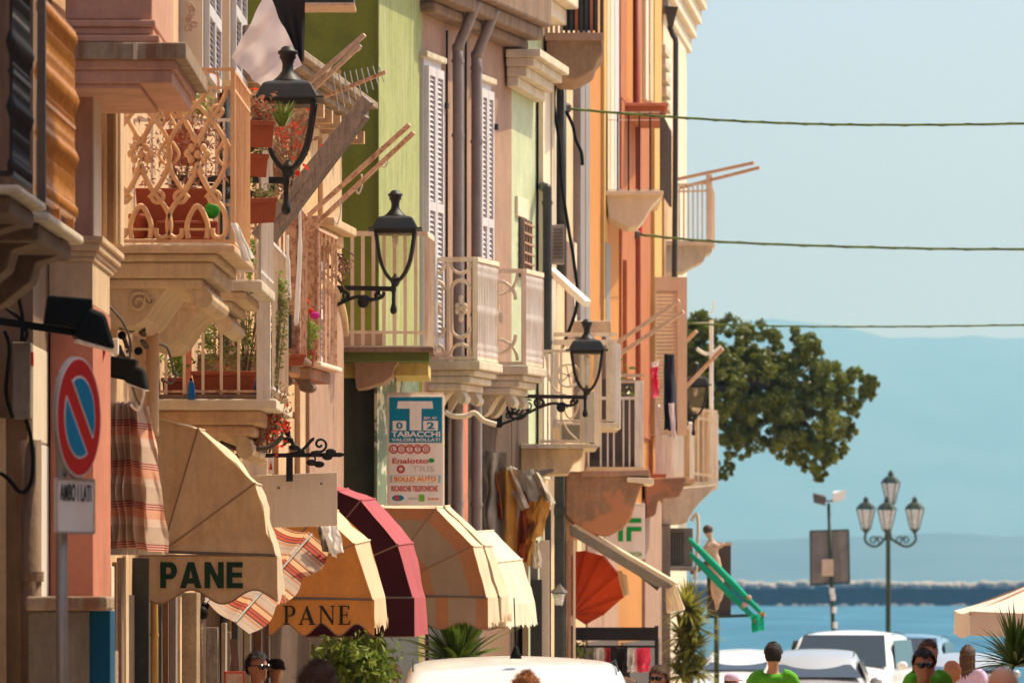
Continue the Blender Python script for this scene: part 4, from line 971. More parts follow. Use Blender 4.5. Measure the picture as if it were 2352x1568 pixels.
# ------------------------------------------------------------------ domed awnings
def awning(label, hub, arcn, d0, arcf, d1, wall_x, ybot, side, top, edge=None, nsc=2.5, amp=8, rib='grey_iron', ragged=0.0, seed=1, sag=.03, u_start=.25, vmat=None, smat='awning_seam'):
    t = thing('awning', label, 'awning', P(wall_x, arcn[-1][1], d0), 'shop awnings along the street')
    H_ = P(hub[0],hub[1],d0)
    for i in range(len(arcn)-1):
        a, c_ = P(*arcn[i],d0), P(*arcn[i+1],d0); b = B()
        def fn(u, v, a=a, c_=c_, i=i):
            p = H_ + ((a*(1-u)+c_*u) - H_)*v
            s_ = math.sin(math.pi*u)*v*sag + noise.noise(Vector((u*3+i, v*3, seed)))*sag*.5*math.sin(math.pi*u)
            return p + Vector((0, s_, 0))
        b.grid(fn, 8, 8); b.build('side_panel', side, t, smooth=True)
        b = B(); b.tube([H_+Vector((0,-.004,0)), a+Vector((0,-.004,0))], .0075, 5); b.build('seam', smat or side, t)
        f0, f1 = P(*arcf[i],d1), P(*arcf[i+1],d1); b = B()
        def fn2(u, v, a=a, c_=c_, f0=f0, f1=f1, i=i):
            p = (a*(1-v)+c_*v)*(1-u) + (f0*(1-v)+f1*v)*u
            s_ = (math.sin(math.pi*u*3)**2*.3 + noise.noise(Vector((u*5, v*3+i, seed+.5))))*sag*.7*math.sin(math.pi*v)
            return p + Vector((-s_, 0, -s_*.6))
        b.grid(fn2, 14, 6); b.build('top_panel', top, t, smooth=True)
        b = B(); b.tube([a, f0], .012, 6); b.build('rib', edge or top, t)
        b = B(); b.add([P(hub[0],hub[1],d1) + (f0-a)*0, f0, f1], [(0,1,2)]); b.build('far_side_panel', side, t)
    yt = arcn[-1][1]; xe = arcn[-1][0]; b = B()
    def fs(u, v):
        x = wall_x + (xe+4-wall_x)*u; yb = ybot - amp*(1-math.cos(2*math.pi*nsc*(u+u_start)))
        y = yt + (yb-yt)*v; p = P(x,y,d0)
        return p + Vector((0, noise.noise(Vector((u*6,v*1.5,seed)))*.006*(.3+v), 0))
    b.grid(fs, 48, 5); b.build('side_valance', vmat or side, t, smooth=True)
    b = B(); b.tube([P(wall_x+(xe+4-wall_x)*i/48, ybot-amp*(1-math.cos(2*math.pi*nsc*(i/48+u_start))), d0-.004) for i in range(49)], .006, 5); b.build('valance_binding', smat or side, t)
    b = B(); b.tube([P(wall_x,yt,d0-.005), P(xe,yt,d0-.005)], .006, 5); b.build('seam', smat or side, t)
    xf, yf = arcf[-1]; b = B(); a0, a1 = P(xe,yt,d0), P(xf,yf,d1); rr = random.Random(seed); jag = [rr.random() for _ in range(41)]
    def ff(u, v):
        p = a0*(1-u)+a1*u; yb = (ybot-yt) - (amp*.8*(1-math.cos(2*math.pi*2*u)) if not ragged else 0)
        drop = yb*d0/F*v * (1 - (ragged*jag[int(u*40)]*.5 if v > .8 else 0))
        return p + Vector((.02*v + .02*math.sin(u*9)*v, 0, -drop))
    b.grid(ff, 40, 5); b.build('front_valance', top, t, smooth=not ragged)
    b = B(); b.tube([H_, a0], .012, 6); b.tube([P(hub[0],hub[1],d1), a1], .012, 6); b.build('arm', rib, t)
    return t
def sh(pts, dx, dy=0): return [(x+dx,y+dy) for x,y in pts]
A1p = [(333,955),(455,985),(585,1110),(633,1275)]
aw = awning('large beige awning with PANE in bold green capitals', (372,1266), A1p, 46, sh(A1p,14,4), 46.9, 318, 1386, 'awning_beige', 'awning_cream', nsc=2.2, amp=16, seed=1, sag=.06, u_start=.30)
letters('PANE', BOLD, .12, 'ink_green', aw, 368, 558, 1290, 1350, 45.985)
A2n = [(505,1080),(640,1115),(740,1180),(814,1249),(856,1376)]; A2f = [(545,1085),(672,1118),(776,1172),(849,1240),(885,1370)]
aw = awning('orange awning with PANE in thin serif capitals, pale lit edge', (520,1370), A2n, 53, A2f, 56, 618, 1458, 'awning_orange', 'awning_orange_edge', nsc=3.0, amp=13, seed=2, ragged=.9, u_start=.0)
letters('PANE', SERIF, .14, 'ink_dark', aw, 650, 805, 1390, 1434, 52.985)
A3n = [(640,1100),(776,1128),(828,1149),(913,1251),(948,1372)]; A3f = [(690,1095),(800,1122),(861,1145),(949,1246),(977,1371)]
awning('dark maroon awning with a rose red sunlit edge', (650,1366), A3n, 57, A3f, 59.4, 700, 1462, 'awning_maroon', 'awning_maroon_lit', nsc=.1, amp=2, seed=3)
A4n = [(830,1166),(1001,1167),(1086,1254),(1117,1371)]; A4m = [(850,1164),(1016,1165),(1108,1254),(1143,1370)]
awning('striped tan and orange awning with a cream edge, under the tobacco sign', (850,1366), A4n, 61, A4m, 61.9, 880, 1444, 'awning_striped', 'awning_cream', nsc=2.5, amp=8, seed=4, ragged=.5, vmat='awning_striped_valance')
A4b = [(860,1164),(1020,1163),(1112,1253),(1148,1370)]; A4f = [(880,1161),(1032,1161),(1130,1253),(1168,1367)]
awning('narrow cream awning butted against the striped one', (880,1366), A4b, 62.1, A4f, 62.9, 960, 1442, 'awning_cream', 'awning_cream', nsc=3.5, amp=6, seed=5, ragged=1.0)
A5n = [(960,1224),(1075,1222),(1128,1292),(1158,1386)]; A5f = [(1040,1218),(1133,1218),(1199,1284),(1229,1383)]
awning('bright white awning glaring in the sun, last of the domed row', (960,1380), A5n, 63.4, A5f, 66.2, 1000, 1446, 'awning_cream', 'awning_pale', nsc=3, amp=3, seed=6, ragged=.4)
# folded striped awning between the two bread awnings
t = thing('striped_awning', 'red and white striped awning half folded between the two PANE awnings', 'awning', P(560,1460,51))
c0, c1, c2, c3 = P(470,1374,50.5), P(632,1196,51.8), P(706,1222,51.6), P(532,1424,50.3)
b = B()
def fn(u, v):
    p = (c0*(1-u)+c1*u)*(1-v) + (c3*(1-u)+c2*u)*v
    return p + Vector((0, .05*math.sin(u*9+v*2)*(.3+v*.5) + .03*noise.noise(Vector((u*5,v*3,1))), -.03*math.sin(math.pi*v)))
b.grid(fn, 40, 10); b.build('panel','stripe_cloth',t,smooth=True)
b = B(); e0, e1 = P(530,1422,50.28), P(708,1220,51.55); g0, g1 = P(584,1464,50.26), P(770,1272,51.5)
def fn(u, v):
    k = .78+.22*abs(math.sin(u*9.5)); p = (e0*(1-u)+e1*u)*(1-v*k) + (g0*(1-u)+g1*u)*v*k
    return p + Vector((0, .02*math.sin(u*16)*v, 0))
b.grid(fn, 50, 4); b.build('valance','stripe_cloth',t,smooth=True)
b = B(); b.tube([P(470,1384,50.4),P(630,1205,51.7)],.012,6); b.tube([P(540,1428,50.24),P(716,1226,51.5)],.010,6); b.build('frame','steel',t)
b = B(); b.beam(P(462,1390,50.6), P(478,1398,50.6), .05,.08); b.build('end_fitting','black_plastic',t)
cloth('white_rag', 'crumpled white rag below the right corner of the blank sign board', 'cloth', [(738,1206),(774,1206),(790,1262),(762,1276)], 51.2, 'white_cloth', 8, 8, .05, 1.5, 5)
cloth('grey_rag', 'grey rag bunched beside the crumpled white rag', 'cloth', [(728,1206),(748,1206),(762,1268),(736,1262)], 51.35, 'grey_cloth', 8, 8, .05, 1.5, 6)
# hung towels
t = thing('striped_towel', 'cream and red striped towel hanging in pleats beside the beige awning', 'towel', P(300,1270,42.7))
def drape(name, quad, d, m, folds, amp, seed, par, nu=60, nv=24, gather=0.0):
    A,B_,C_,D_ = [P(x,y,d) for x,y in quad]; b = B()
    def fn(u, v):
        uu_ = u + gather*math.sin(u*folds*2*math.pi)/(folds*8)
        p = (A*(1-uu_)+B_*uu_)*(1-v) + (D_*(1-uu_)+C_*uu_)*v
        w_ = math.sin(u*folds*2*math.pi + .5*math.sin(v*3+seed))*amp*(.7+.5*v) + noise.noise(Vector((u*5,v*4,seed)))*amp*1.2
        return p + Vector((.25*w_, w_, (.012*math.sin(u*folds*2*math.pi) if v < .04 else 0)))
    b.grid(fn, nu, nv); return b.build(name, m, par, smooth=True)
drape('pleated_half', [(238,926),(318,922),(345,1256),(233,1262)], 42.6, 'towel', 6, .085, 1, t, 96, 24, gather=1)
drape('billowing_half', [(300,924),(338,936),(378,1268),(318,1262)], 42.4, 'towel', 1.4, .11, 3, t)
b = B(); rr = random.Random(6)
for i in range(60):
    x = 236+i*2.35; b.tube([P(x,1258,42.55),P(x+rr.uniform(-2,2),1274,42.55)],.006,4)
b.build('fringe','white_cloth',t,kind='stuff')
# wrought iron sign bracket with blank board
t = thing('sign_bracket', 'wrought iron bracket with scrolls and leaves carrying the blank board', 'bracket', P(440,1045,50))
di = 49.9
b = B(); b.tube(pcrv([(334,938),(380,930),(420,945),(455,985),(510,1018),(560,1032),(620,1026),(650,1000)],48.5,7), .020, 8); b.build('curved_stay','grey_iron',t,smooth=True)
b = B(); b.beam(P(470,1047,di),P(785,1044,di),.03,.034); b.build('bar','black_iron',t)
b = B(); b.prism([P(778,1038,di),P(800,1043,di),P(778,1050,di),P(768,1044,di)],(0,.02,0)); b.build('arrow_tip','black_iron',t)
b = B(); spiral(b, 634, 994, 33, 5, R(-60), 1.7, di, .0135); b.build('scroll','black_iron',t,smooth=True)
b = B(); b.tube(pcrv([(650,975),(662,1000),(676,1022),(700,1040)],di,6), [.024]*6+[.018]*12+[.01], 7); b.build('stem','black_iron',t,smooth=True)
b = B(); spiral(b, 735, 1020, 18, 3, R(-120), 1.3, di, .0115); b.build('scroll','black_iron',t,smooth=True)
b = B(); b.tube(pcrv([(650,1045),(690,1036),(716,1010),(722,1008)],di,6), .014, 7); b.build('stem','black_iron',t,smooth=True)
for x,y,a in ((662,1010,.2),(676,1027,-.3),(760,1037,.1),(752,1049,-.2),(716,1062,.4),(733,1066,-.4),(724,1042,0)):
    b = B(); b.ball(P(x,y,di-.03),(.045,.012,.028),8,5); b.build('iron_leaf','black_iron',t,smooth=True)
b = B(); b.tube(pcrv([(722,1047),(724,1056),(720,1062)],di,4),.008,5); b.build('leaf_stalk','black_iron',t)
b = B(); b.beam(P(665,1044,di),P(665,1105,di-.02),.055,.02); b.build('hanger','black_iron',t)
t = thing('blank_sign_board', 'blank cream board hanging from the wrought iron bracket', 'sign', P(680,1210,50))
b = B(); b.hexa([P(598,1212,49.95),P(775,1207,49.95),P(775,1207,50.0),P(598,1212,50.0),P(576,1092,49.95),P(774,1084,49.95),P(774,1084,50.0),P(576,1092,50.0)]); b.build('board','sign_board',t,bevel=.004)
for x,y in ((640,1122),(738,1112)):
    b = B(); b.lathe([(.010,0),(.010,.012)], P(x,y,49.94), 8); b.build('screw','grey_iron',t)
t = thing('small_notice', 'small white notice with a red mark under the wrought iron bar', 'sign', P(622,1085,51.5)); b = B(); cbox(b,615,629,1048,1088,51.5,51.52); b.build('panel','sign_white',t); b = B(); b.prism([P(618,1078,51.49),P(626,1078,51.49),P(622,1058,51.49)],(0,.005,0)); b.build('red_mark','sign_red',t)
# shop fronts under the awnings, on dark skins that paint in awning shade
b = B(); SA2.box(b, .02, SA2.L-.02, -1.2, 2.0, .0, .02); b.build('shop_or_shade_front', 'painted_shade_brown', H2)
b = B(); SA1.box(b, 2.0, SA1.L-.02, -1.2, 2.1, .0, .02); b.build('shop_or_shade_front', 'painted_shade_brown', H1)
b = B(); SA3.box(b, .02, SA3.L-.3, -1.2, 2.0, .0, .02); b.build('shop_or_shade_front', 'painted_shade_brown', H3)
def strip(par, name, m, x0, x1, y0, d, th=.25, y1=1720):
    b = B(); cbox(b, x0, x1, y0, y1, d, d+th); return b.build(name, m, par, bevel=.006)
strip(H1,'door_jamb','concrete',224,244,1380,40.2,.3); strip(H1,'door_jamb','ivory_plaster',246,256,1300,40.9,.3); strip(H1,'door_leaf','door_brown',257,268,1290,41.5,.06); strip(H1,'door_jamb','brown_plaster',268,280,1280,42.2,.3); strip(H1,'door_jamb','sand_plaster',281,290,1275,42.8,.3)
strip(H2,'door_leaf','door_dark',303,342,1280,45.4,.07); strip(H2,'door_panel','green_dark_paint',292,300,1500,45.0,.05); strip(H2,'shutter_case','grey_box',296,304,1478,45.2,.1)
strip(H2,'pier','rough_stone',418,452,1360,49,.4); strip(H2,'jamb','peach_plaster',443,456,1360,49.3,.3); strip(H2,'jamb','sand_plaster',407,414,1370,48.6,.25); strip(H2,'door_leaf','lead_pipe',388,404,1360,48.0,.25)
strip(H2,'door_leaf','door_brown',374,387,1350,47.6,.06); strip(H2,'column','wood_grey',472,500,1440,50.2,.12); strip(H2,'jamb','concrete',508,518,1430,51.4,.3); strip(H2,'door_leaf','lead_pipe',520,530,1450,51.8,.06); strip(H2,'door_leaf','door_dark',532,546,1420,52.4,.3)
t = thing('downpipe', 'yellow downpipe under the beige PANE awning', 'pipe', P(354,1568,46.8)); b = B(); b.tube([P(354,1700,46.8),P(354,1380,46.8),P(357,1310,46.8)],.028,10); b.build('pipe','yellow_plaster',t,smooth=True)
b = B(); b.lathe([(.036,0),(.036,.02)],P(354,1460,46.8),10); b.build('collar','yellow_plaster',t)
t = thing('awning_crank_post', 'dark granite post with a black top below the striped awning', 'post', P(464,1568,49.6)); b = B(); b.tube([P(464,1700,49.6),P(464,1420,49.6)],.030,10); b.build('shaft','rough_stone',t,smooth=True); b = B(); b.ball(P(464,1408,49.6),(.05,.05,.06),10,6); b.build('head','black_plastic',t,smooth=True)
for i,(x0,x1,m,y0) in enumerate(((560,575,'concrete',1440),(578,600,'door_brown',1440),(603,618,'lead_pipe',1440),(620,634,'ivory_plaster',1440),(636,654,'amber_trim',1440),(656,668,'door_dark',1440),(672,684,'door_brown',1440),(688,704,'amber_plaster',1440),(706,722,'door_dark',1440),(724,744,'ivory_plaster',1440),(748,780,'amber_trim',1440))):
    strip(H3, 'door_leaf' if m.startswith('door') else 'jamb', m, x0, x1, y0, 56.5+i*.8, .3)
t = thing('easel_board', 'brown timber easel leaning below the striped awning', 'easel', P(545,1568,46)); b = B(); b.beam(P(549,1640,46),P(536,1468,46.2),.05,.03); b.build('leg','door_brown',t); b = B(); b.beam(P(525,1640,46.4),P(540,1470,46.3),.035,.03); b.build('rear_leg','door_brown',t); b = B(); b.beam(P(520,1600,46.1),P(560,1600,46.1),.03); b.build('ledge','door_brown',t)
t = thing('menu_board', 'small red framed menu board beside the easel', 'sign', P(535,1568,45.4)); b = B(); cbox(b,514,562,1541,1640,45.4,45.43); b.build('frame','tab_red',t,bevel=.004); b = B(); cbox(b,519,557,1546,1634,45.385,45.399); b.build('panel','wood_pale',t)
# tobacconist sign
t = thing('tobacconist_sign', 'tall blue and white TABACCHI sign with lottery names, hung under the green balcony', 'sign', P(955,1163,65)); d = 65.0
b = B(); cbox(b, 889, 1020, 907, 1164, d, d+.16); b.build('case','sign_board',t,bevel=.01)
b = B(); cbox(b, 894, 1016, 911, 1159, d-.012, d-.0005); b.build('face','sign_white',t)
b = B(); cbox(b, 894, 1015, 912, 1016, d-.020, d-.0125); b.build('blue_field','tab_blue',t)
b = B(); b.prism([P(x,y,d-.021) for x,y in ((914,921),(993,921),(995,938),(968,938),(968,988),(941,988),(941,938),(912,938))],(0,-.004,0)); b.build('letter_t','sign_white',t)
for x0,x1,ch in ((902,933,'0'),(972,1006,'2')):
    b = B(); cbox(b,x0,x1,966,988,d-.024,d-.021); b.build('number_box','sign_white',t); text('lettering',ch,'tab_blue',t,x0+8,x1-8,969,985,d-.026,.03)
text('lettering','TABACCHI','sign_white',t,899,1011,990,1003,d-.022,.025); text('lettering','VALORI BOLLATI','sign_white',t,899,1011,1006,1013,d-.022,.02); text('lettering','RIV. N°','sign_white',t,974,1004,956,963,d-.022,.02)
for i,ch in enumerate('LOTTO'):
    b = B(); ring(b, 904+i*18.5, 1031, 9, d-.014, .008, 20); b.build('ball_ring','tab_red',t,smooth=True); text('lettering',ch,'tab_red',t,900+i*18.5,908+i*18.5,1026,1036,d-.014,.02)
text('lettering','Enalotto','tab_red',t,901,984,1052,1064,d-.014,.02)
b = B(); b.prism([P(991+7*math.cos(a*math.pi/6),1057+5*math.sin(a*math.pi/6),d-.016) for a in range(12)],(0,-.002,0)); b.build('clover_mark','cross_green',t)
b = B(); ring(b,921,1077,7,d-.014,.012,18); b.build('ring_mark','tab_red',t,smooth=True); text('lettering','TRIS','tab_grey',t,946,998,1070,1083,d-.014)
b = B(); cbox(b,896,1012,1091,1108,d-.016,d-.0125); b.build('band','tab_sky',t); b = B(); cbox(b,901,1006,1092,1107,d-.018,d-.0162); b.build('band_field','sign_board',t); text('lettering','BOLLO AUTO','tab_orange',t,905,1002,1094,1105,d-.020,.03)
text('lettering','RICARICHE TELEFONICHE','tab_red',t,899,1005,1115,1128,d-.014,.03)
b = B(); b.prism([P(914+14*math.cos(a*math.pi/8),1143+7*math.sin(a*math.pi/8),d-.014) for a in range(16)],(0,-.002,0)); b.build('oval_mark','tab_blue',t)
b = B(); b.prism([P(912+6*math.cos(a*math.pi/8),1143+5*math.sin(a*math.pi/8),d-.017) for a in range(16)],(0,-.002,0)); b.build('oval_core','tab_red',t)
text('lettering','omni','tab_grey',t,938,960,1140,1147,d-.014,.02); b = B(); cbox(b,962,975,1135,1151,d-.015,d-.0125); b.build('green_mark','tab_green',t); b = B(); [cbox(b,983+i*4.4,986+i*4.4,1142+(i%2),1148,d-.015,d-.0125) for i in range(6)]; b.build('red_mark','tab_orange',t)
for x,y in ((905,1164),(1005,1164)):
    b = B(); b.box(X(x,d)-.02,X(x,d)+.02,d+.05,d+.09,Z(y,d)-.04,Z(y,d)); b.build('hanger','grey_iron',t)
b = B(); b.beam(P(890,905,65.08),P(1020,905,65.08),.04); b.build('top_rail','ivory_iron',t)
# ------------------------------------------------------------------ mid and far houses
def pprism(par, name, m, pts, d, th, bevel=0, sm=False):
    b = B(); b.prism([P(x,y,d) for x,y in pts], th if isinstance(th, tuple) else (0,th,0)); return b.build(name, m, par, bevel=bevel, smooth=sm)
def pbx(par, name, m, x0, x1, y0, y1, d0, d1, bevel=.006):
    b = B(); cbox(b,x0,x1,y0,y1,d0,d1); return b.build(name,m,par,bevel=bevel)
def fbx(par, seg, name, m, x0, x1, y0, y1, o0, o1, bevel=.006):
    b = B(); seg.pbox(b,x0,x1,y0,y1,o0,o1); return b.build(name,m,par,bevel=bevel)
# --- green house
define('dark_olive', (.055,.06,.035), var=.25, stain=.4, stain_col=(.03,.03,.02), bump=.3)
H4 = building('green_house', 'green house with an olive side wall and a front coloured paler for sunlight', [SG], 9.6, 'green_plaster', back=9)
fbx(H4,SG,'street_front','green_plaster_lit',870.5,969.5,-200,850,.0,.012,0)  # thin skin in the sunlit tone over the same green wall
fbx(H4,SG,'peeling_front','peeling_green',866,962,866,1200,.0,.03,0)
fbx(H4,SG,'shop_or_shade_front','door_dark',880,962,1200,1650,.0,.03,0)
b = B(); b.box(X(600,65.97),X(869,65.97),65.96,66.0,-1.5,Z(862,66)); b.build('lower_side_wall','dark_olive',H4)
cornice(H4, SG, 9.1, 9.6, .55, 'green_dark_paint', 'eave')
bal = pbx(H4,'balcony','brown_plaster',770,996,797,808,64.6,65.95)
pbx(bal,'slab_lit_top','ivory_plaster',770,992,793.5,796.6,64.62,65.95,0)  # ivory strip paints the sunlit top of the slab
pbx(bal,'fascia','green_dark_paint',770,986,808.3,829,64.68,65.95)
pbx(bal,'low_kerb','rose_brown_plaster',770,882,764,793,64.9,65.1)
pbx(H4,'beam','yellow_beam',770,815,830,863,65.2,66.0); pbx(H4,'beam','yellow_beam',905,984,832,862,65.3,67.2)
pprism(H4,'bracket','rose_brown_plaster',[(812,829.5),(918,829.5),(905,845),(902,862),(880,878),(840,890),(818,892)],65.0,.9,.01)
first=None
for i in range(8):
    q = P(809+i*24.3,793,64.75)
    if first is None: b=B(); b.box(q.x-.019,q.x+.019,q.y-.008,q.y+.008,Z(793,64.75),Z(537,64.75)); first=b.build('bar','ivory_iron',bal)
    else: inst(first,(q.x,q.y,Z(793,64.75)),bal)
for y,w_ in ((536,.05),(762,.03)):
    b=B(); b.beam(P(775,y,64.75),P(979,y+ (1 if y<600 else 2),64.75),.03,w_); b.build('rail','ivory_iron',bal)
a0=P(979,537,64.75); a1=Vector((a0.x+.06,65.7,a0.z)); b=B(); b.beam(a0,a1,.03,.05); b.build('rail','ivory_iron',bal)
bars(bal,(a0.x,a0.y+.2),(a1.x,a1.y),Z(793,64.75),Z(537,64.75),5,.015,'ivory_iron')
pbx(H4,'window_frame','yellow_plaster',718,783,160,240,65.9,65.99)
pbx(H4,'window_pane','car_glass',730,770,172,240,65.88,65.899)
# --- rose brown house
H5 = building('rose_brown_house', 'rose brown plastered house with two white ornamental balconies', [SR], 9.4, 'rose_brown_plaster', back=8)
b=B(); SR.box(b,-.2,SR.L+.05,8.50,8.62,-.05,.20); SR.box(b,-.2,SR.L+.12,8.621,8.78,-.05,.36); SR.box(b,-.2,SR.L+.16,8.781,9.2,-.05,.46); b.build('eave','brown_plaster',H5,bevel=.03)
for x0,x1,y0,y1 in ((971,1011,140,800),(1094,1126,190,820)):
    u0,u1=SR.ux(x0,.05),SR.ux(x1,.05); dm=SR.d((u0+u1)/2)
    b=B(); SR.box(b,u0,u1,Z(y1,dm),Z(y0,dm),0,.06); b.build('window_frame','shutter_white',H5)
    b=B(); SR.box(b,u0-.06,u1+.06,Z(y0,dm),Z(y0-14,dm),0,.12); b.build('window_lintel','white_stone',H5,bevel=.01)
    for k in (0,1): louvre(H5,SR,u0+.04+(u1-u0-.08)*k/2,u0+.04+(u1-u0-.08)*(k+1)/2-.01,Z(y1-5,dm),Z(y0+18,dm),.062)
    for yy in (y0+90,):
        b=B(); SR.box(b,u1-.05,u1+.02,Z(yy+14,dm),Z(yy,dm),.11,.15); b.build('shutter_stop','black_iron',H5)
for xc,lab in ((1050,'left one of two grey downpipes on the rose brown house'),(1093,'right one of two grey downpipes on the rose brown house')):
    u=SR.ux(xc,.12); q=SR.at(u,0,.13); t=thing('downpipe',lab,'pipe',(q.x,q.y,0),'downpipes on the rose brown house')
    zt_=8.55; b=B(); b.tube(crv([(q.x,q.y,-.3),(q.x,q.y,4),(q.x,q.y,zt_-.7),(q.x,q.y,zt_-.35),(q.x+SR.n.x*.12,q.y+SR.n.y*.12,zt_-.05),(q.x+SR.n.x*.22,q.y+SR.n.y*.22,zt_+.2)],6),.062,14); b.build('pipe','lead_pipe',t,smooth=True)
    for z in (3.0,5.2,7.2,zt_-.5):
        b=B(); b.lathe([(.074,0),(.074,.04)],(q.x,q.y,z),14); b.build('collar','lead_pipe',t)
    b=B(); q2=SR.at(u-.22,0,.05); b.tube([(q2.x,q2.y,0),(q2.x,q2.y,8.4)],.012,6); b.build('cable','black_plastic',t)
SWo=.6
def fancy_balcony(par, d0, xr, ytop, ybot, length, n_stad, m='ivory_iron'):
    """white cast iron balcony: stadium panels with a flower on the near end, turned balusters along the street"""
    p1=Vector((X(xr,d0),d0)); p0=p1-SR.n*SWo; p2=p1+SR.t*length; z0,z1=Z(ybot,d0),Z(ytop,d0)
    b=B(); ringp=[Vector((p.x,p.y,z0-.13)) for p in (p0-SR.t*.05,p1+SR.n*.06-SR.t*.05,p2+SR.n*.06+SR.t*.05,p0+SR.t*(length+.05))]
    b.prism(ringp,(0,0,.10)); bal=b.build('balcony','white_stone',par,bevel=.015)
    def q3(u,z,s=0): v=p0+(p1-p0)*u; return Vector((v.x-SR.t.x*s,v.y-SR.t.y*s,z))
    for z,w_ in ((z1,.05),(z0,.04)):
        rail(bal,p0,p1,z,.06 if z==z1 else .04,w_,m); rail(bal,p1,p2,z,.06 if z==z1 else .04,w_,m)
    for v in (p1,p2):
        b=B(); b.box(v.x-.025,v.x+.025,v.y-.025,v.y+.025,z0-.02,z1); b.build('post',m,bal)
    H_=z1-z0; wp=1.0/n_stad
    for k in range(n_stad):
        c_=(k+.5)*wp-.03; hw=wp*.36*SWo; b=B(); pts=[]
        for i in range(25):
            a=math.pi*2*i/24; x=hw*math.cos(a); z=hw*math.sin(a)+(H_*.19 if math.sin(a)>=0 else -H_*.19)
            pts.append(q3(c_,z0+H_*.5+z)+Vector((1,0,0))*0+ (Vector((p1.x-p0.x,p1.y-p0.y,0)).normalized()*x))
        b.tube(pts,.022,6,cap=False); b.build('stadium_loop',m,bal,smooth=True)
        dirv=Vector((p1.x-p0.x,p1.y-p0.y,0)).normalized()
        for sg,zz in ((1,z0+H_*.97),(-1,z0+H_*.03)):
            b=B(); b.tube([q3(c_,zz)+dirv*hw*1.1*math.cos(math.pi*i/10)+Vector((0,0,-sg*hw*1.15*math.sin(math.pi*i/10))) for i in range(11)],.019,6); b.build('arc',m,bal,smooth=True)
        b=B(); ce=q3(c_,z0+H_*.5)
        for a,e in ((0,.0),(.045,.03),(-.045,.03),(.045,-.03),(-.045,-.03),(0,.08),(0,-.08),(0,.12),(0,-.12)): b.ball(ce+dirv*a+Vector((0,0,e)),(.03,.02,.035),7,5)
        b.build('flower',m,bal,smooth=True)
        for xx in (c_-.5*wp+.01,c_+.5*wp-.01):
            b=B(); b.beam(q3(xx,z0),q3(xx,z1),.022); b.build('upright',m,bal)
    prof=[(.010,0),(.024,.03),(.024,.07),(.012,.10),(.024,.14),(.010,.18),(.010,H_*.45),(.024,H_*.5),(.010,H_*.55),(.010,H_-.2),(.024,H_-.16),(.012,H_-.12),(.024,H_-.08),(.012,H_-.03)]
    first=None
    for i in range(13):
        v=p1+(p2-p1)*(i+.7)/13.4
        if first is None: first=B().lathe(prof,(v.x,v.y,z0),8).build('baluster','white_iron',bal,smooth=True)
        else: inst(first,(v.x,v.y,z0),bal)
    b=B()
    for k,(o_,h0,h1) in enumerate(((.0,.131,.20),(-.06,.2005,.28),(-.16,.2805,.36))):
        rp=[Vector((p.x,p.y,z0-h1)) for p in (p0,p1+SR.n*o_,p2+SR.n*o_,p0+SR.t*length)]; b.prism(rp,(0,0,h1-h0))
    b.build('moulding','white_stone',bal,bevel=.02)
    sg=Seg((p0.x,p0.y),((p0+SR.t*length).x,(p0+SR.t*length).y)); corbel(bal,sg,.1,.35,z0-.34,.52,.28,'white_stone'); corbel(bal,sg,length-.35,length-.1,z0-.34,.52,.28,'white_stone')
    return bal
fancy_balcony(H5,68.7,1092,595,822,1.15,2); fancy_balcony(H5,71.2,1204,622,834,1.0,1)
fbx(H5,SR,'ground_floor_shade','painted_shade_brown',1024,1174.5,915,1660,.0,.02,0); b=B(); fbx(H5,SR,'terracotta_column','terracotta_plaster',1055,1075,860,1300,.0,.10); fbx(H5,SR,'dark_recess','shutter_dark',1076,1092,880,1400,.0,.02); fbx(H5,SR,'shop_or_shade_front','door_brown',1100,1170,1180,1660,.0,.05); fbx(H5,SR,'dark_panel','door_dark',985,1050,1170,1660,.0,.04)  # the dark brown skin paints in shade below the balconies
t=thing('bent_conduit','white bent conduit on the wall right of the tobacco sign','pipe',P(1050,950,69)); b=B(); b.tube(pcrv([(1022,945),(1040,955),(1070,955),(1090,948),(1110,965),(1140,975)],68.6,6),.03,8); b.build('pipe','ivory_plaster',t,smooth=True)
# --- pale green house
H6 = building('pale_green_house', 'narrow pale green house with a stone window hood and a small barred window', [SPG], 9.5, 'pale_green_plaster', back=8)
b=B(); SPG.box(b,-.05,SPG.L,9.05,9.25,0,.3); SPG.box(b,-.05,SPG.L,9.251,9.5,0,.45); b.build('eave','ivory_plaster',H6,bevel=.02)
u0,u1=SPG.ux(1180,.1),SPG.ux(1243,.1); zz=Z(150,74)
b=B(); SPG.box(b,u0,u1+.2,zz-.02,zz+.08,0,.42); SPG.box(b,u0+.05,u1+.15,zz-.12,zz-.021,0,.34); SPG.box(b,u0+.1,u1+.1,zz-.24,zz-.121,0,.24); SPG.box(b,u0+.12,u1+.06,zz-.36,zz-.241,0,.14); b.build('window_hood','white_stone',H6,bevel=.012)
fbx(H6,SPG,'ground_floor_shade','painted_shade_brown',1176,1214,940,1660,.0,.02,0); fbx(H6,SPG,'small_window','shutter_dark',1196,1222,505,640,.0,.03); fbx(H6,SPG,'window_lintel','ivory_plaster',1190,1214,455,500,.0,.04)  # its dark brown lower skin is painted shade too
uw0,uw1=SPG.ux(1197,.04),SPG.ux(1221,.04)
for i in range(4):
    u=uw0+(uw1-uw0)*(i+.5)/4; b=B(); SPG.box(b,u-.012,u+.012,Z(640,74.2),Z(505,74.2),.04,.064); b.build('window_bar','rose_brown_plaster',H6)
for i in range(6):
    z=Z(640,74.2)+(Z(505,74.2)-Z(640,74.2))*(i+.5)/6; b=B(); SPG.box(b,uw0,uw1,z-.012,z+.012,.065,.085); b.build('window_bar','rose_brown_plaster',H6)
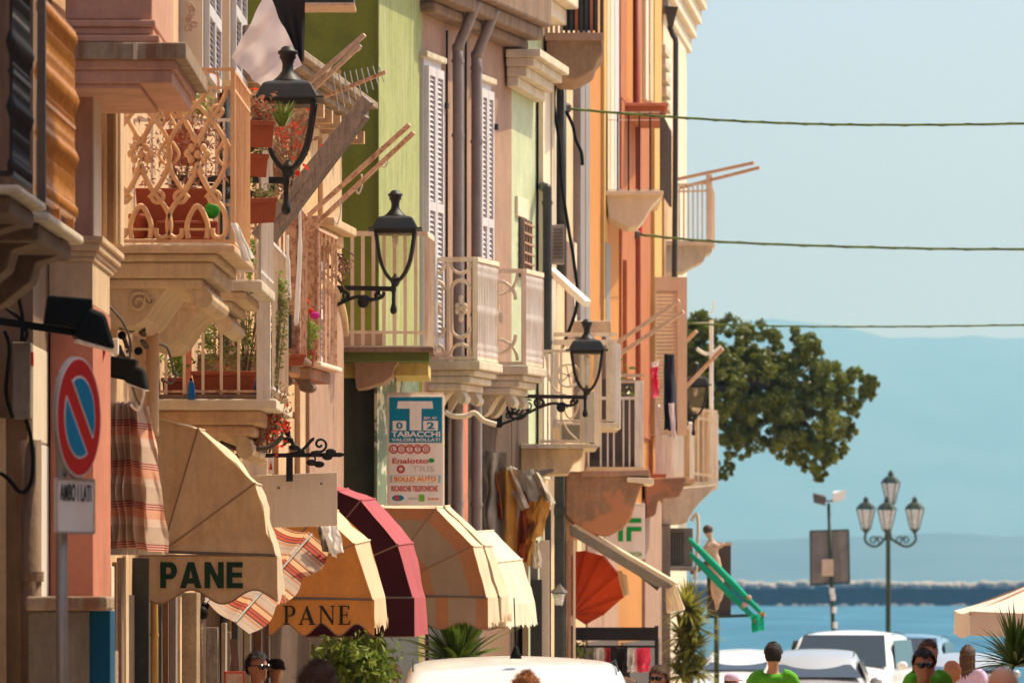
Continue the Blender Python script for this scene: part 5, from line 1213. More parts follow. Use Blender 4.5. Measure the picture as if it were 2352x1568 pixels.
t=thing('downpipe','thick dark green downpipe with an elbow, between the pale green and sand houses','pipe',P(1256,812,75)); b=B(); b.tube(crv([P(1236,428,75.6),P(1246,428,75.4),P(1255,436,75),P(1257,455,75),P(1257,700,75),P(1257,812,75)],6),.058,14); b.build('pipe','dark_pipe',t,smooth=True)
for y in (470,640,790):
    b=B(); b.lathe([(.068,0),(.068,.04)],P(1257,y,75),14); b.build('collar','dark_pipe',t)
t=thing('louvre_box','grey louvred ventilation box beside the dark green downpipe','vent',P(1282,610,76)); b=B(); cbox(b,1268,1296,516,605,76,76.3); b.build('case','lead_pipe',t,bevel=.01)
for i in range(9):
    b=B(); b.beam(P(1271,527+i*8,75.99),P(1292,527+i*8,75.99),.02,.018); b.build('slat','grey_iron',t)
# --- sand house
H7 = building('sand_house', 'sand coloured house with a heavy stone balcony at the top', [SD], 12.0, 'sand_plaster', back=8)
fbx(H7,SD,'pilaster','ivory_plaster',1248,1264,180,1100,.0,.06); fbx(H7,SD,'pilaster','white_stone',1268,1280,180,1100,.0,.03); fbx(H7,SD,'door_recess','door_brown',1302,1322,560,790,.0,.03); fbx(H7,SD,'pilaster','lead_pipe',1334,1344,100,1000,.0,.10); fbx(H7,SD,'window_frame','ivory_plaster',1320,1332,560,770,.0,.05)
t=thing('downpipe','brown downpipe from the heavy stone balcony down the sand house','pipe',P(1290,800,77.5)); b=B(); b.tube([P(1290,640,77.8),P(1290,170,77.8)],.062,12); b.build('pipe','dark_pipe',t,smooth=True)
b=B(); b.lathe([(.075,0),(.075,.05)],P(1290,520,77.8),12); b.build('collar','dark_pipe',t)
sl_=pprism(H7,'stone_balcony','tan_stone',[(1258,78.6),(1376,78.6),(1384,92),(1388,120),(1372,140),(1366,160),(1340,176),(1318,184),(1290,182),(1268,172),(1256,140),(1254,100)],76,1.6,.03)
pbx(sl_,'slab','rose_brown_plaster',1252,1384,75.6,92,75.9,77.8)
for i in range(12):
    q=P(1255+i*11.5,75.6,76.05); b=B(); b.box(q.x-.018,q.x+.018,q.y-.018,q.y+.018,Z(75.6,76.05),Z(-140,76.05)); b.build('baluster','ivory_iron' if i<4 else ('dark_pipe' if i%3 else 'rust_plaster'),sl_)
pbx(sl_,'screen','black_cloth',1290,1372,-140,70,76.5,76.55,0)
b=B(); b.beam(P(1250,-140,76.05),P(1384,-140,76.05),.06); b.build('rail','ivory_iron',sl_)
t=thing('slanting_board','white slanting board propped across the sand house front','board',P(1310,700,76.5)); b=B(); b.beam(P(1266,622,77),P(1349,698,76.4),.10,.09); b.build('board','white_paint',t,bevel=.01)
b=B(); b.beam(P(1262,612,77.1),P(1272,640,77.1),.05); b.build('hinge','grey_iron',t)
for pts,lab in (([(1276,190),(1272,240),(1285,330),(1290,420),(1305,520),(1318,600),(1325,700),(1290,800)],'slack black cable hanging down the sand house front'),([(1300,255),(1316,290),(1322,320),(1335,350),(1338,380)],'kinked cable hanging from the upper wire bracket')):
    b=B(); b.tube(pcrv(pts,77.4,6),.022,6); tag(b.build('cable','black_plastic',smooth=True),lab,'cable')
# --- orange house
H8 = building('orange_house', 'bright orange house with ivory shutters, left of the rust red house', [SE], 12.2, 'orange_plaster', back=8)
fbx(H8,SE,'pilaster','lead_pipe',1345.5,1355,60,1000,.0,.10); fbx(H8,SE,'window_frame','yellow_plaster',1388,1396,-100,760,.0,.05)
for x0,x1,m in ((1395,1402,'awning_cream'),(1403.5,1411,'ivory_plaster'),(1412.5,1422,'shutter_white')): fbx(H8,SE,'shutter_leaf',m,x0,x1,-100,470,.0,.06)
fbx(H8,SE,'door_frame','lead_pipe',1392,1402,560,1000,.0,.06)
# --- rust red house
H9 = building('rust_red_house', 'rust red house with a thin railed balcony and a red downpipe', [SF_], 12.4, 'orange_plaster', back=8)
fbx(H9,SF_,'pilaster','rust_plaster',1426,1440,-100,230,.0,.05); fbx(H9,SF_,'pilaster','ivory_plaster',1484,1490,-100,230,.0,.06); fbx(H9,SF_,'pilaster','sand_plaster',1494,1503,-100,235,.0,.08); fbx(H9,SF_,'pilaster','yellow_plaster',1504,1520,-100,1000,.0,.10)
fbx(H9,SF_,'lower_wall','rust_plaster',1428,1500,250,1000,.0,.04); fbx(H9,SF_,'door_leaf','rust_plaster',1440,1448,600,1000,.04,.1)
hd=pbx(H9,'window_hood','rust_plaster',1433,1530,243,266,90,92.5,.02); pbx(hd,'cap','terracotta_plaster',1428,1536,236,243,89.9,92.6,.01)
t=thing('downpipe','red downpipe down the rust red house','pipe',P(1463,800,92)); b=B(); b.tube([P(1463,1000,92.2),P(1463,-80,92.2)],.058,12); b.build('pipe','red_pipe',t,smooth=True)
b=B(); b.lathe([(.08,0),(.08,.18)],P(1463,540,92.2),12); b.build('sleeve','sign_red',t)
sl_=pprism(H9,'balcony','ivory_plaster',[(1392,441),(1520,441),(1522,449),(1512,458),(1500,470),(1490,486),(1480,504),(1466,520),(1444,522),(1426,514),(1410,506),(1398,500)],86.1,1.2,.015)
pbx(sl_,'slab','ivory_plaster',1390,1524,438,448,86,89.6,.01)
p0_,p1_,p2_=P(1394,440,86.1),P(1518,440,86.1),P(1540,440,89.6)
for z in (Z(258,86.1),Z(276,86.1),Z(436,86.1)):
    b=B(); b.beam((p0_.x,p0_.y,z),(p1_.x,p1_.y,z),.012); b.beam((p1_.x,p1_.y,z),(p2_.x,p2_.y,z),.012); b.build('rail','white_iron',sl_)
bars(sl_,(p0_.x,p0_.y),(p1_.x,p1_.y),Z(440,86.1),Z(258,86.1),6,.011,'black_iron'); bars(sl_,(p1_.x,p1_.y),(p2_.x,p2_.y),Z(440,86.1),Z(258,86.1),14,.016,'grey_iron')
# --- ivory corner house at the end
H10 = building('ivory_corner_house', 'ivory corner house at the end of the row with a moulded cornice against the sky', [SH], 11.9, 'ivory_plaster', back=8)
cornice(H10,SH,11.35,12.6,.42,'ivory_plaster',steps=5)
fbx(H10,SH,'pilaster','ivory_plaster',1557,1576,60,1000,.0,.05); fbx(H10,SH,'front_panel','amber_trim',1526,1545,300,1000,.0,.03)
for i in range(5): fbx(H10,SH,'stucco_ornament','white_stone',1528+i*1,1538+i*1,110+i*32,128+i*32,.0,.12)
t=thing('downpipe','dark green downpipe with a hopper on the end house','pipe',P(1550,640,99)); b=B(); b.tube(crv([P(1538,60,98.6),P(1545,80,98.6),P(1552,95,98.6),P(1552,130,98.6),P(1551,400,98.6),P(1549,640,98.6)],6),.045,10); b.build('pipe','dark_pipe',t,smooth=True)
b=B(); b.hexa([P(1534,62,98.5),P(1546,62,98.5),P(1546,62,98.8),P(1534,62,98.8),P(1526,14,98.4),P(1558,16,98.4),P(1558,16,98.9),P(1526,14,98.9)]); b.build('hopper','dark_pipe',t)
# balcony past the corner, against the sky
sl_=pprism(H10,'balcony','white_stone',[(1525,562),(1638,562),(1636,578),(1622,585),(1616,600),(1590,612),(1570,625),(1528,628)],99.4,1.0,.015)
pbx(sl_,'slab','ivory_plaster',1525,1641,553,563,99.3,101.9)
p0_,p1_,p2_=P(1560,555,99.4),P(1634,555,99.4),P(1640,555,101.6)
first=None
bars(sl_,(p0_.x,p0_.y),(p1_.x,p1_.y),Z(555,99.4),Z(425,99.4),8,.013,'ivory_iron'); bars(sl_,(p1_.x,p1_.y),(p2_.x,p2_.y),Z(555,99.4),Z(425,99.4),10,.013,'ivory_iron')
b=B(); b.box(X(1622,99.4),X(1636,99.4),99.35,99.45,Z(556,99.4),Z(402,99.4)); b.build('corner_post','ivory_iron',sl_,bevel=.006)
for y in (424,440): b=B(); b.beam(P(1556,y,99.4),P(1634,y-2,99.4),.03); b.build('rail','ivory_iron',sl_)
t=thing('drying_pole','pair of pale drying poles sticking out into the sky from the end balcony','pole',P(1600,420,99.4))
for a,c_ in (((1556,412),(1732,374)),((1560,432),(1745,385))): b=B(); b.beam(P(*a,99.6),P(*c_,99),.045,.05); b.build('pole','wood_pale',t)
# big closed shutter and drying poles
t=thing('window_shutter','large closed sand coloured shutter standing out from the end house','shutter',P(1536,1000,95.5))
b=B(); cbox(b,1494,1507,636,1000,95.5,95.56); b.build('stile','shutter_sand',t); b=B(); cbox(b,1556,1578,636,1000,95.5,95.58); b.build('stile','shutter_sand',t); b=B(); cbox(b,1507.2,1555.8,636,668,95.5,95.56); b.build('top_panel','shutter_sand',t)
sf=None
for i in range(38):
    q=P(1531.5,672+i*8.7,95.53)
    if sf is None:
        b=B(); w_=X(1555.6,95.53)-X(1507.4,95.53); b.hexa([(q.x-w_/2,q.y-.03,q.z-.03),(q.x+w_/2,q.y-.03,q.z-.03),(q.x+w_/2,q.y-.02,q.z-.035),(q.x-w_/2,q.y-.02,q.z-.035),(q.x-w_/2,q.y+.02,q.z+.03),(q.x+w_/2,q.y+.02,q.z+.03),(q.x+w_/2,q.y+.03,q.z+.025),(q.x-w_/2,q.y+.03,q.z+.025)]); sf=b.build('slat','shutter_sand',t,origin=q)
    else: inst(sf,q,t)
for lab,a,c_,dd in (('pair of grey drying poles rising right of the third lantern',[((1398,800),(1560,690)),((1425,812),(1570,715))],0,83),('second pair of thin drying poles by the hung dark garment',[((1500,860),(1600,760)),((1560,905),(1660,800)),],0,96)):
    t=thing('drying_pole',lab,'pole',P(a[0][0][0],a[0][0][1],dd))
    for s0,s1 in a: b=B(); b.beam(P(*s0,dd),P(*s1,dd-.3),.05,.05); b.build('pole','wood_pale',t)
# --- cluster of lower balconies right of the third lantern
# white balcony with the wheel pattern
sl_=pbx(H7,'balcony','white_stone',1196,1372,1019,1029,73.7,75.7); pprism(sl_,'console','cream_stone',[(1196,1029.5),(1342,1029.5),(1338,1050),(1318,1064),(1306,1088),(1196,1092)],73.85,1.3,.015)
for y in (806,1013): b=B(); b.beam(P(1240,y,73.8),P(1368,y,73.8),.03,.035); b.build('rail','ivory_iron',sl_)
first=None
for x in (1248,1258,1268,1288,1334):
    b=B(); b.beam(P(x,1018,73.8),P(x,807,73.8),.022); b.build('bar','ivory_iron',sl_)
b=B(); ring(b,1306,862,26,73.8,.016,24); b.build('wheel','ivory_iron',sl_,smooth=True)
for k in range(3):
    a=k*math.pi/3+.3; b=B(); b.beam(P(1306+26*math.cos(a),862+26*math.sin(a),73.8),P(1306-26*math.cos(a),862-26*math.sin(a),73.8),.018); b.build('spoke','ivory_iron',sl_)
b=B(); b.tube(pcrv([(1290,900),(1296,940),(1310,960),(1326,940),(1330,900)],73.8,5),.014,6); b.tube(pcrv([(1252,810),(1262,870),(1280,900),(1300,905)],73.8,5),.012,6); b.tube(pcrv([(1290,960),(1306,990),(1330,1012)],73.8,5),.012,6); b.build('scroll','ivory_iron',sl_,smooth=True)
pbx(sl_,'white_panel','white_stone',1336,1366,898,1016,73.6,73.65); bars(sl_,(X(1368,73.8),73.9),(X(1376,75.5),75.5),Z(1018,73.8),Z(807,73.8),8,.014,'ivory_iron')
pbx(sl_,'grey_sheet','grey_cloth',1290,1334,975,1014,74,74.02,0)
# taller white balcony behind
sl_=pbx(H8,'balcony','white_stone',1270,1424,970,982,77.2,79.6)
for y,h_ in ((768,.05),(786,.07),(966,.03)): b=B(); b.beam(P(1262,y,77.3),P(1418,y,77.3),.05,h_); b.build('rail','ivory_iron',sl_)
pbx(sl_,'end_panel','white_stone',1392,1412,792,968,77.22,77.3); pbx(sl_,'corner_post','white_iron',1411.5,1426,790,984,77.26,77.9)
for x in (1290,1316,1342,1366,1380): b=B(); b.beam(P(x,968,77.3),P(x,788,77.3),.022); b.build('bar','ivory_iron',sl_)
pbx(H8,'parapet','cream_moulding',1316,1404,736,764,77.5,78.6,.015)
b=B(); b.ball(P(1371,858,77.5),(.05,.05,.16),8,6); tag(b.build('red_vase','tab_red',smooth=True),'dark red vase behind the third lantern on the white balcony','vase')
# dark balcony with plants
sl_=pbx(H9,'balcony','cream_stone',1346,1480,1072,1080,82.7,85.1)
pbx(sl_,'kerb','shutter_dark',1350,1470,1056,1071.5,82.9,83,0)
for x in (1352,1380,1396,1410,1432,1446): b=B(); b.beam(P(x,1071,82.8),P(x,915,82.8),.022); b.build('bar','white_iron',sl_)
for y in (862,876): b=B(); b.beam(P(1424,y,82.8),P(1478,y,82.8),.04); b.build('rail','wood_pale',sl_)
pbx(sl_,'corner_post','white_iron',1458,1478,875,1078,82.75,82.9); b=B(); b.beam(P(1346,914,82.8),P(1460,914,82.8),.04); b.build('rail','white_iron',sl_)
pbx(sl_,'shade_sheet','shutter_dark',1353,1457,918,1056,83.1,83.12,0); pbx(H9,'doorway','shutter_dark',1376,1460,870,1060,84.1,84.15,0)  # dark sheet behind the bars stands in for the balcony's shaded interior
t=thing('balcony_plant','dark leafy plant in the shade behind the white bars below the third lantern','plant',P(1440,1060,83.3)); foliage('foliage','leaf_ficus',t,[(1436,960,30,110,83.4,.2),(1395,1010,40,60,83.5,.2)],200,.09,41); b=B(); stems(b,1436,1060,150,26,9,83.4,3); b.build('stems','stem_brown',t)
b=B(); b.lathe([(.12,0),(.17,.25),(.18,.25),(.18,.28)],P(1430,1070,83.4),12); b.build('pot','terracotta_pot',t)
# yellowish balcony further on and the last ivory one beyond the corner
sl_=pbx(H9,'balcony','rust_plaster',1484,1530,1088,1100,94.5,97.5)
pbx(H9,'wall_panel','rust_plaster',1482,1500,960,1090,95.6,95.7,0)
bars(sl_,(X(1508,95),95),(X(1534,97.5),97.5),Z(1092,95),Z(930,95),9,.022,'white_iron'); b=B(); b.beam((X(1508,95),95,Z(930,95)),(X(1534,97.5),97.5,Z(930,95)),.05); b.build('rail','white_iron',sl_)
sl_=pbx(H10,'balcony','amber_trim',1532,1596,1098,1110,98.5,102.5)
bars(sl_,(X(1540,99),99),(X(1592,102.3),102.3),Z(1100,99),Z(958,99),14,.02,'white_iron'); b=B(); b.beam((X(1540,99),99,Z(958,99)),(X(1592,102.3),102.3,Z(958,99)),.05); b.build('rail','white_iron',sl_)
pbx(H10,'lower_wall','amber_plaster',1546,1584,985,1098,101,101.1,0)
sl_=pbx(H10,'balcony','white_stone',1560,1648,1106,1122,103.6,107.6)
pbx(sl_,'side_screen','cream_moulding',1594,1628,942,1106,103.8,103.85); pbx(sl_,'side_screen','white_iron',1629,1650,950,1112,103.9,105.0)
for x in (1604,1616,1634,1642): b=B(); b.beam(P(x,1106,103.75),P(x,944,103.75),.03); b.build('bar','ivory_iron',sl_)
for y in (942,962,1090): b=B(); b.beam(P(1590,y-4,103.75),P(1648,y+4,103.75),.05); b.build('rail','ivory_iron',sl_)
t=thing('clothes_mast','thin white mast with a hook rising from the last ivory balcony','pole',P(1634,950,104)); b=B(); b.tube([P(1634,950,104),P(1634,735,104)],.035,8); b.build('mast','white_iron',t); b=B(); b.tube(pcrv([(1634,720),(1640,700),(1636,690)],104,4),.014,6); b.beam(P(1585,742,104),P(1634,740,104),.015); b.build('wire_arm','white_iron',t); b=B(); b.tube(pcrv([(1600,800),(1620,812),(1640,808),(1656,795)],104,5),.03,7); b.build('hook','white_iron',t,smooth=True)
# terracotta and stone consoles under them
cons=pprism(H8,'console','crumbling_terracotta',[(1299,1082),(1470,1082),(1496,1094),(1494,1106),(1474,1114),(1462,1147),(1450,1190),(1430,1215),(1402,1229),(1364,1227),(1322,1207),(1299,1180)],79.4,1.5,.04)
pprism(H8,'console_lip','ivory_plaster',[(1440,1096),(1500,1098),(1503,1112),(1440,1106)],79.3,1.6,.01)
pprism(H8,'console_top','rose_brown_plaster',[(1335,1081),(1492,1078),(1494,1092),(1335,1095)],79.35,1.6,.01)
pprism(H9,'console','crumbling_terracotta',[(1480,1098),(1578,1094),(1572,1115),(1560,1140),(1530,1142),(1512,1150),(1506,1182),(1484,1190)],94,1.2,.03)
pprism(H10,'console','white_stone',[(1518,1124),(1648,1112),(1630,1132),(1612,1150),(1596,1168),(1586,1185),(1578,1200),(1520,1206)],98.3,2.0,.03)
pbx(H10,'grey_pier','grey_box',1519,1540,1206,1660,98.2,99.2)
fbx(H9,SF_,'lower_front','rose_brown_plaster',1482,1520,1150,1660,.0,.05); fbx(H8,SE,'lower_front','rose_brown_plaster',1350,1420,1230,1660,.0,.03)
for x0,x1,m in ((1240,1262,'ivory_plaster'),(1218,1236,'lead_pipe'),(1200,1214,'sand_plaster'),(1304,1312,'rose_brown_plaster'),(1316,1322,'ivory_plaster')):
    dj=73.6 if x0<1300 else 79.2; pbx(H7,'jamb',m,x0,x1,1240,1680,dj,dj+.4)
pbx(H7,'dark_shop_door','door_dark',1218,1245,1330,1680,73.4,73.5)
# air conditioner
t=thing('air_conditioner','old grey air conditioner on the wall under the last stone console','air conditioner',P(1562,1305,99.7)); b=B(); cbox(b,1534,1592,1212,1300,99.2,99.65); b.build('case','grey_box',t,bevel=.02); b=B(); cbox(b,1542,1572,1222,1294,99.17,99.2); b.build('grille','shutter_dark',t); b=B(); cbox(b,1528,1600,1300.5,1310,99.1,99.7); b.build('shelf','concrete',t)
for i in range(5): b=B(); b.beam(P(1546+i*6,1224,99.16),P(1546+i*6,1292,99.16),.014); b.build('slat','grey_box',t)
b=B(); b.tube(pcrv([(1588,1196),(1600,1180),(1604,1210),(1600,1290),(1596,1330)],99.5,5),.03,7); b.build('hose','ivory_plaster',t,smooth=True)
# parapharmacy sign
t=thing('pharmacy_sign','white sign with a green cross and green lettering below the terracotta console','sign',P(1435,1283,86)); d=86.0
b=B(); cbox(b,1388,1481,1155,1284,d,d+.15); b.build('case','sign_white',t,bevel=.01)
cx_,cy_=1435,1204.5
for sx in (-1,1):
    for sy in (-1,1):
        b=B(); q=[(4,4.5),(38,4.5),(38,15),(15,15),(15,38),(4,38)]
        b.prism([P(cx_+sx*a,cy_+sy*e,d-.004) for a,e in q],(0,-.006,0)); b.build('cross_corner','cross_green',t)
text('lettering','PARAFARMACIA','tab_green',t,1393,1475,1267,1277,d-.006,.02)
b=B(); cbox(b,1392,1478,1159,1160,d-.005,d-.001); b.build('rule','tab_green',t)
# ------------------------------------------------------------------ wall lanterns
def frame_curve(c, sx, sy, s):
    pr = [(.205,-.02),(.190,-.12),(.172,-.24),(.150,-.34),(.110,-.44),(.060,-.51),(.02,-.54)]
    return crv([c + Vector((sx*r*s, sy*r*s, z*s)) for r, z in pr], 3)
def lantern(label, x, ye, d, wall_x, s=1.0, arm=True, group='wall lanterns', par=None):
    c = P(x, ye, d); t = thing('wall_lantern', label, 'lantern', c - Vector((0,0,.9*s)), group)
    L4 = lambda prof: [(r*s*1.414, z*s) for r, z in prof]
    b = B(); b.lathe([(.0,.41*s),(.03*s,.408*s),(.05*s,.395*s),(.056*s,.38*s),(.075*s,.372*s),(.078*s,.355*s),(.06*s,.335*s),(.066*s,.32*s),(.05*s,.30*s),(.042*s,.27*s),(.045*s,.22*s),(.075*s,.18*s),(.11*s,.15*s),(.125*s,.125*s)][::-1], c, 16); b.build('chimney_cap','black_iron',t,smooth=True)
    b = B(); b.lathe(L4([(.245,.008),(.235,.02),(.215,.06),(.185,.115),(.165,.125),(.10,.14)]), c, 4, rot=R(45)); b.build('roof','black_iron',t,bevel=.012*s)
    b = B(); b.lathe(L4([(.278,-.006),(.282,.0),(.278,.008),(.22,.012)]), c, 4, rot=R(45)); b.build('eave','black_iron',t)
    b = B(); b.lathe(L4([(.205,-.05),(.215,-.007)]), c, 4, rot=R(45)); b.build('collar','black_iron',t)
    for sx in (-1,1):
        for sy in (-1,1):
            b = B(); b.tube(frame_curve(c,sx,sy,s), .019*s, 6); b.build('frame_bar','black_iron',t,smooth=True)
    pr = [(.198,-.05),(.184,-.14),(.167,-.24),(.145,-.34),(.105,-.44),(.055,-.51)]
    for k in range(4):
        a = R(90*k); ca, sa = math.cos(a), math.sin(a); b = B()
        for (r0,z0),(r1,z1) in zip(pr,pr[1:]):
            q = [(r0,-r0,z0),(r0,r0,z0),(r1,r1,z1),(r1,-r1,z1)]
            b.add([c + Vector((u*ca-v*sa, u*sa+v*ca, w))*s for u,v,w in q],[(0,1,2,3)])
        b.build('pane','lantern_glass',t,smooth=True)
    b = B(); b.lathe([(.012*s,-.60*s),(.035*s,-.585*s),(.05*s,-.55*s),(.062*s,-.52*s),(.03*s,-.49*s),(.012*s,-.46*s)], c, 12); b.build('cup','black_iron',t,smooth=True)
    b = B(); b.lathe([(.008*s,-.20*s),(.02*s,-.18*s),(.035*s,-.12*s),(.035*s,-.04*s),(.02*s,-.02*s)], c, 10); b.build('bulb','frosted_glass',t,smooth=True)
    if not arm: return t
    q = P(x-4, ye, d)
    b = B(); b.lathe([(.004*s,-.885*s),(.03*s,-.87*s),(.038*s,-.84*s),(.028*s,-.80*s),(.020*s,-.77*s),(.020*s,-.66*s),(.028*s,-.64*s),(.028*s,-.59*s),(.02*s,-.57*s)], q, 12); b.build('stem','black_iron',t,smooth=True)
    sc = F/d; wz = lambda dx, dz: Vector((q.x+dx*s, d, c.z+dz*s))
    Lw = (x-4-wall_x)/sc/s
    b = B(); b.beam(wz(0,-.62), wz(-Lw,-.60), .045*s, .05*s); b.build('arm','black_iron',t)
    b = B(); b.tube(crv([wz(-Lw,-.98), wz(-Lw*.82,-.90), wz(-Lw*.55,-.76), wz(-Lw*.38,-.70), wz(-.22,-.73), wz(-.12,-.70), wz(-.10,-.65)],5), .020*s, 7); b.build('brace','black_iron',t,smooth=True)
    b = B(); b.lathe([(.0,0),(.055*s,.0),(.055*s,.02*s)], Vector((0,0,0)), 14); b.v = [Vector((v.x, v.z, v.y)) + wz(-.31,-.76) + Vector((0,-.02,0)) for v in b.v]; b.build('rosette','black_iron',t,smooth=True)
    b = B(); dpx = lambda m: m*s*F/d
    for dx,dz,r,a0 in ((-.31,-.76,.075,0),(-.52*Lw,-.69,.06,2),(-.68*Lw,-.73,.085,1),(-.84*Lw,-.74,.10,3),(-.9*Lw,-.86,.05,0),(-.16,-.69,.04,1)):
        v = wz(dx,dz); n_ = 22
        b.tube([v + Vector((r*s*(1-.75*i/n_)*math.cos(a0+i*.42),0,r*s*(1-.75*i/n_)*math.sin(a0+i*.42))) for i in range(n_)], .013*s, 6)
    b.build('scrollwork','black_iron',t,smooth=True)
    for dx,dz,r in ((-.80*Lw,-.775,.135),(-.80*Lw,-.775,.07),(-.55*Lw,-.69,.055)):
        v = wz(dx,dz); b = B(); b.tube([v + Vector((r*s*math.cos(i*math.pi/10),0,r*s*math.sin(i*math.pi/10))) for i in range(21)], .015*s, 6, cap=False); b.build('ring','black_iron',t,smooth=True)
    b = B(); v = wz(-Lw,-1.02); b.box(v.x-.04*s, v.x+.02*s, d-.04, d+.04, v.z, c.z-.54*s); b.build('wall_plate','black_iron',t)
    return t
lantern('largest black wall lantern, in front of the lilac sheet and flower pots', 661, 229, 46.7, 400)
lantern('second black wall lantern, in front of the green barred balcony', 908, 527, 63.6, 690)
lantern('third black wall lantern, in front of the white wheel balcony', 1348, 804, 72.3, 1150, .90)
lantern('farthest wall lantern, dark and half hidden by the drying poles near the tree', 1597, 884, 98.0, 1512, .92)
# ------------------------------------------------------------------ more awnings and hangings on the far row
t = thing('furled_awning', 'torn grey and mustard awning furled in rags above the white awning', 'awning', P(1200,1290,72))
for quad, m, fo, am, sd_ in (([(1104,1036),(1166,1040),(1158,1330),(1098,1240)],'grey_cloth',1.5,.10,1),([(1128,1062),(1142,1060),(1158,1190),(1146,1192)],'rust_cloth',1,.05,2),
    ([(1136,1075),(1186,1080),(1186,1320),(1142,1310)],'mustard_cloth',1.5,.07,3),([(1150,1072),(1178,1070),(1216,1165),(1196,1172)],'soiled_cloth',1,.05,4),
    ([(1176,1080),(1232,1078),(1262,1150),(1200,1150)],'grey_cloth',1.5,.06,5),([(1224,1082),(1236,1082),(1276,1156),(1252,1152)],'soiled_cloth',1,.04,6),
    ([(1214,1132),(1266,1140),(1242,1230),(1208,1250)],'mustard_cloth',1.2,.08,7),([(1196,1130),(1216,1128),(1212,1240),(1188,1250)],'rust_cloth',1,.06,8),
    ([(1190,1200),(1218,1200),(1208,1290),(1184,1286)],'rust_cloth',1,.06,9),([(1218,1200),(1240,1196),(1216,1300),(1204,1290)],'mustard_cloth',1,.05,10),
    ([(1158,1230),(1190,1225),(1188,1300),(1162,1300)],'navy_cloth',1,.05,11),([(1222,1246),(1240,1244),(1246,1304),(1224,1304)],'soiled_cloth',1,.03,12)):
    drape('rag', quad, 71.2+sd_*.03, m, fo, am, sd_, t, 16, 14)
b = B(); b.tube(pcrv([(1126,1110),(1138,1180),(1150,1240)],71.6,5),.02,7); b.tube(pcrv([(1170,1072),(1200,1090),(1250,1150),(1266,1160)],71.6,5),.02,7); b.build('frame','white_iron',t,smooth=True)
pprism(None,'awning_hood','grey_box',[(1216,1092),(1240,1078),(1268,1074),(1276,1080),(1240,1096)],73,.6,.01)
tag(bpy.context.scene.objects['awning_hood'],'small grey hood on the wall above the furled rags','hood')
t = thing('lamp_post','dark cast post with a little lantern head, behind the white awning','post',P(1284,1568,76)); t.location.z=ground(76)
b = B(); b.box(X(1273,76),X(1297,76),76,76.13,ground(76),Z(1088,76)); b.build('post','dark_pipe',t,bevel=.02); b = B(); b.box(X(1272,76),X(1300,76),75.95,76.18,Z(1182,76),Z(1165,76)); b.build('collar','dark_pipe',t)
b = B(); cc=P(1284,1376,75.8); b.lathe([(.04,-.08),(.085,.08),(.12,.085),(.05,.15),(.02,.19)],cc,6); b.build('lantern_head','grey_iron',t); b=B(); b.lathe([(.045,-.07),(.08,.07)],cc+Vector((0,-.02,0)),6); b.build('pane','frosted_glass',t)
b = B(); b.box(X(1251,75),X(1266,75),75,75.1,ground(75),Z(1170,75)); tag(b.build('dark_post','dark_pipe',bevel=.01),'plain dark post just left of the post with the little lantern head','post')
t = thing('retractable_awning','straight white retractable awning sloping down past the pharmacy sign','awning',P(1320,1215,79.40))
pprism(t,'canopy','awning_cream',[(1311,1204),(1322,1203),(1553,1338),(1546,1344)],79.40,(.11,2.2,.0))
pprism(t,'front_bar','grey_cloth',[(1308,1208),(1311,1204.5),(1546,1344.5),(1536,1352),(1505,1345),(1310,1228)],79.38,.12,.01)
b = B(); b.beam(P(1405,1268,79.50),P(1512,1352,79.50),.09,.05); b.build('arm','dark_pipe',t)
drape('valance',[(1528,1347),(1552,1341),(1574,1398),(1532,1408)],79.60,'awning_cream',2,.03,3,t,20,10)
t = thing('red_awning','orange red fan awning hanging open above the clothes rail','awning',P(1320,1405,79.85)); Hh=P(1312,1412,79.85)
ar=[(1305,1290),(1318,1266),(1345,1264),(1385,1276),(1420,1318),(1433,1370),(1388,1410),(1345,1434)]
for i in range(len(ar)-1):
    a,c_=P(*ar[i],79.85),P(*ar[i+1],79.85); b=B()
    b.grid(lambda u,v:Hh+((a*(1-u)+c_*u)-Hh)*v+Vector((0,math.sin(math.pi*u)*v*.12,0)),6,6); b.build('panel','awning_red',t,smooth=True)
    b=B(); b.tube([Hh,a],.010,5); b.build('rib','awning_red',t)
drape('torn_edge',[(1418,1310),(1440,1318),(1446,1366),(1430,1368)],79.65,'awning_orange_edge',1,.05,4,t,10,8)
b=B(); b.grid(lambda u,v:P(1385+35*v,1276+42*v,79.85)+Vector((.05*u,1.6*u,0)),6,6); b.build('top_panel','awning_red',t,smooth=True)
t = thing('shop_fascia','long black shop fascia above hung clothes, behind the white van roof','fascia',P(1410,1470,79.80)); b=B(); cbox(b,1312,1512,1440,1470,79.80,80.10); b.build('board','black_cloth',t,bevel=.01)
b=B(); b.beam(P(1312,1484,79.90),P(1510,1484,79.90),.03); b.build('clothes_rail','black_iron',t)
for x in (1314,1508): b=B(); b.beam(P(x,1700,79.90),P(x,1436,79.90),.05); b.build('post','black_iron',t)
for i,(x,m,y1,w_,lab) in enumerate(((1352,'grey_cloth',1545,22,'grey shirt at the left end of the clothes rail'),(1376,'white_shirt',1545,20,'white shirt second on the clothes rail'),(1396,'tab_red',1550,16,'red shirt third on the clothes rail'),(1424,'black_cloth',1556,36,'black jacket in the middle of the clothes rail'),(1452,'white_shirt',1540,16,'pale shirt right of the black jacket'),(1478,'pink_cloth',1540,26,'crimson shirt at the right end of the clothes rail'))):
    cloth('hung_shirt',lab,'shirt',[(x-w_*.6,1486),(x+w_*.6,1486),(x+w_*.55,y1),(x-w_*.55,y1)],79.75-i*.02,m,8,8,.06,1.5,i)
b=B(); fbx(H8,SE,'shop_interior','shutter_dark',1350,1420,1470,1680,.03,.05,0); fbx(H9,SF_,'shop_interior','shutter_dark',1430,1515,1470,1680,.05,.07,0)
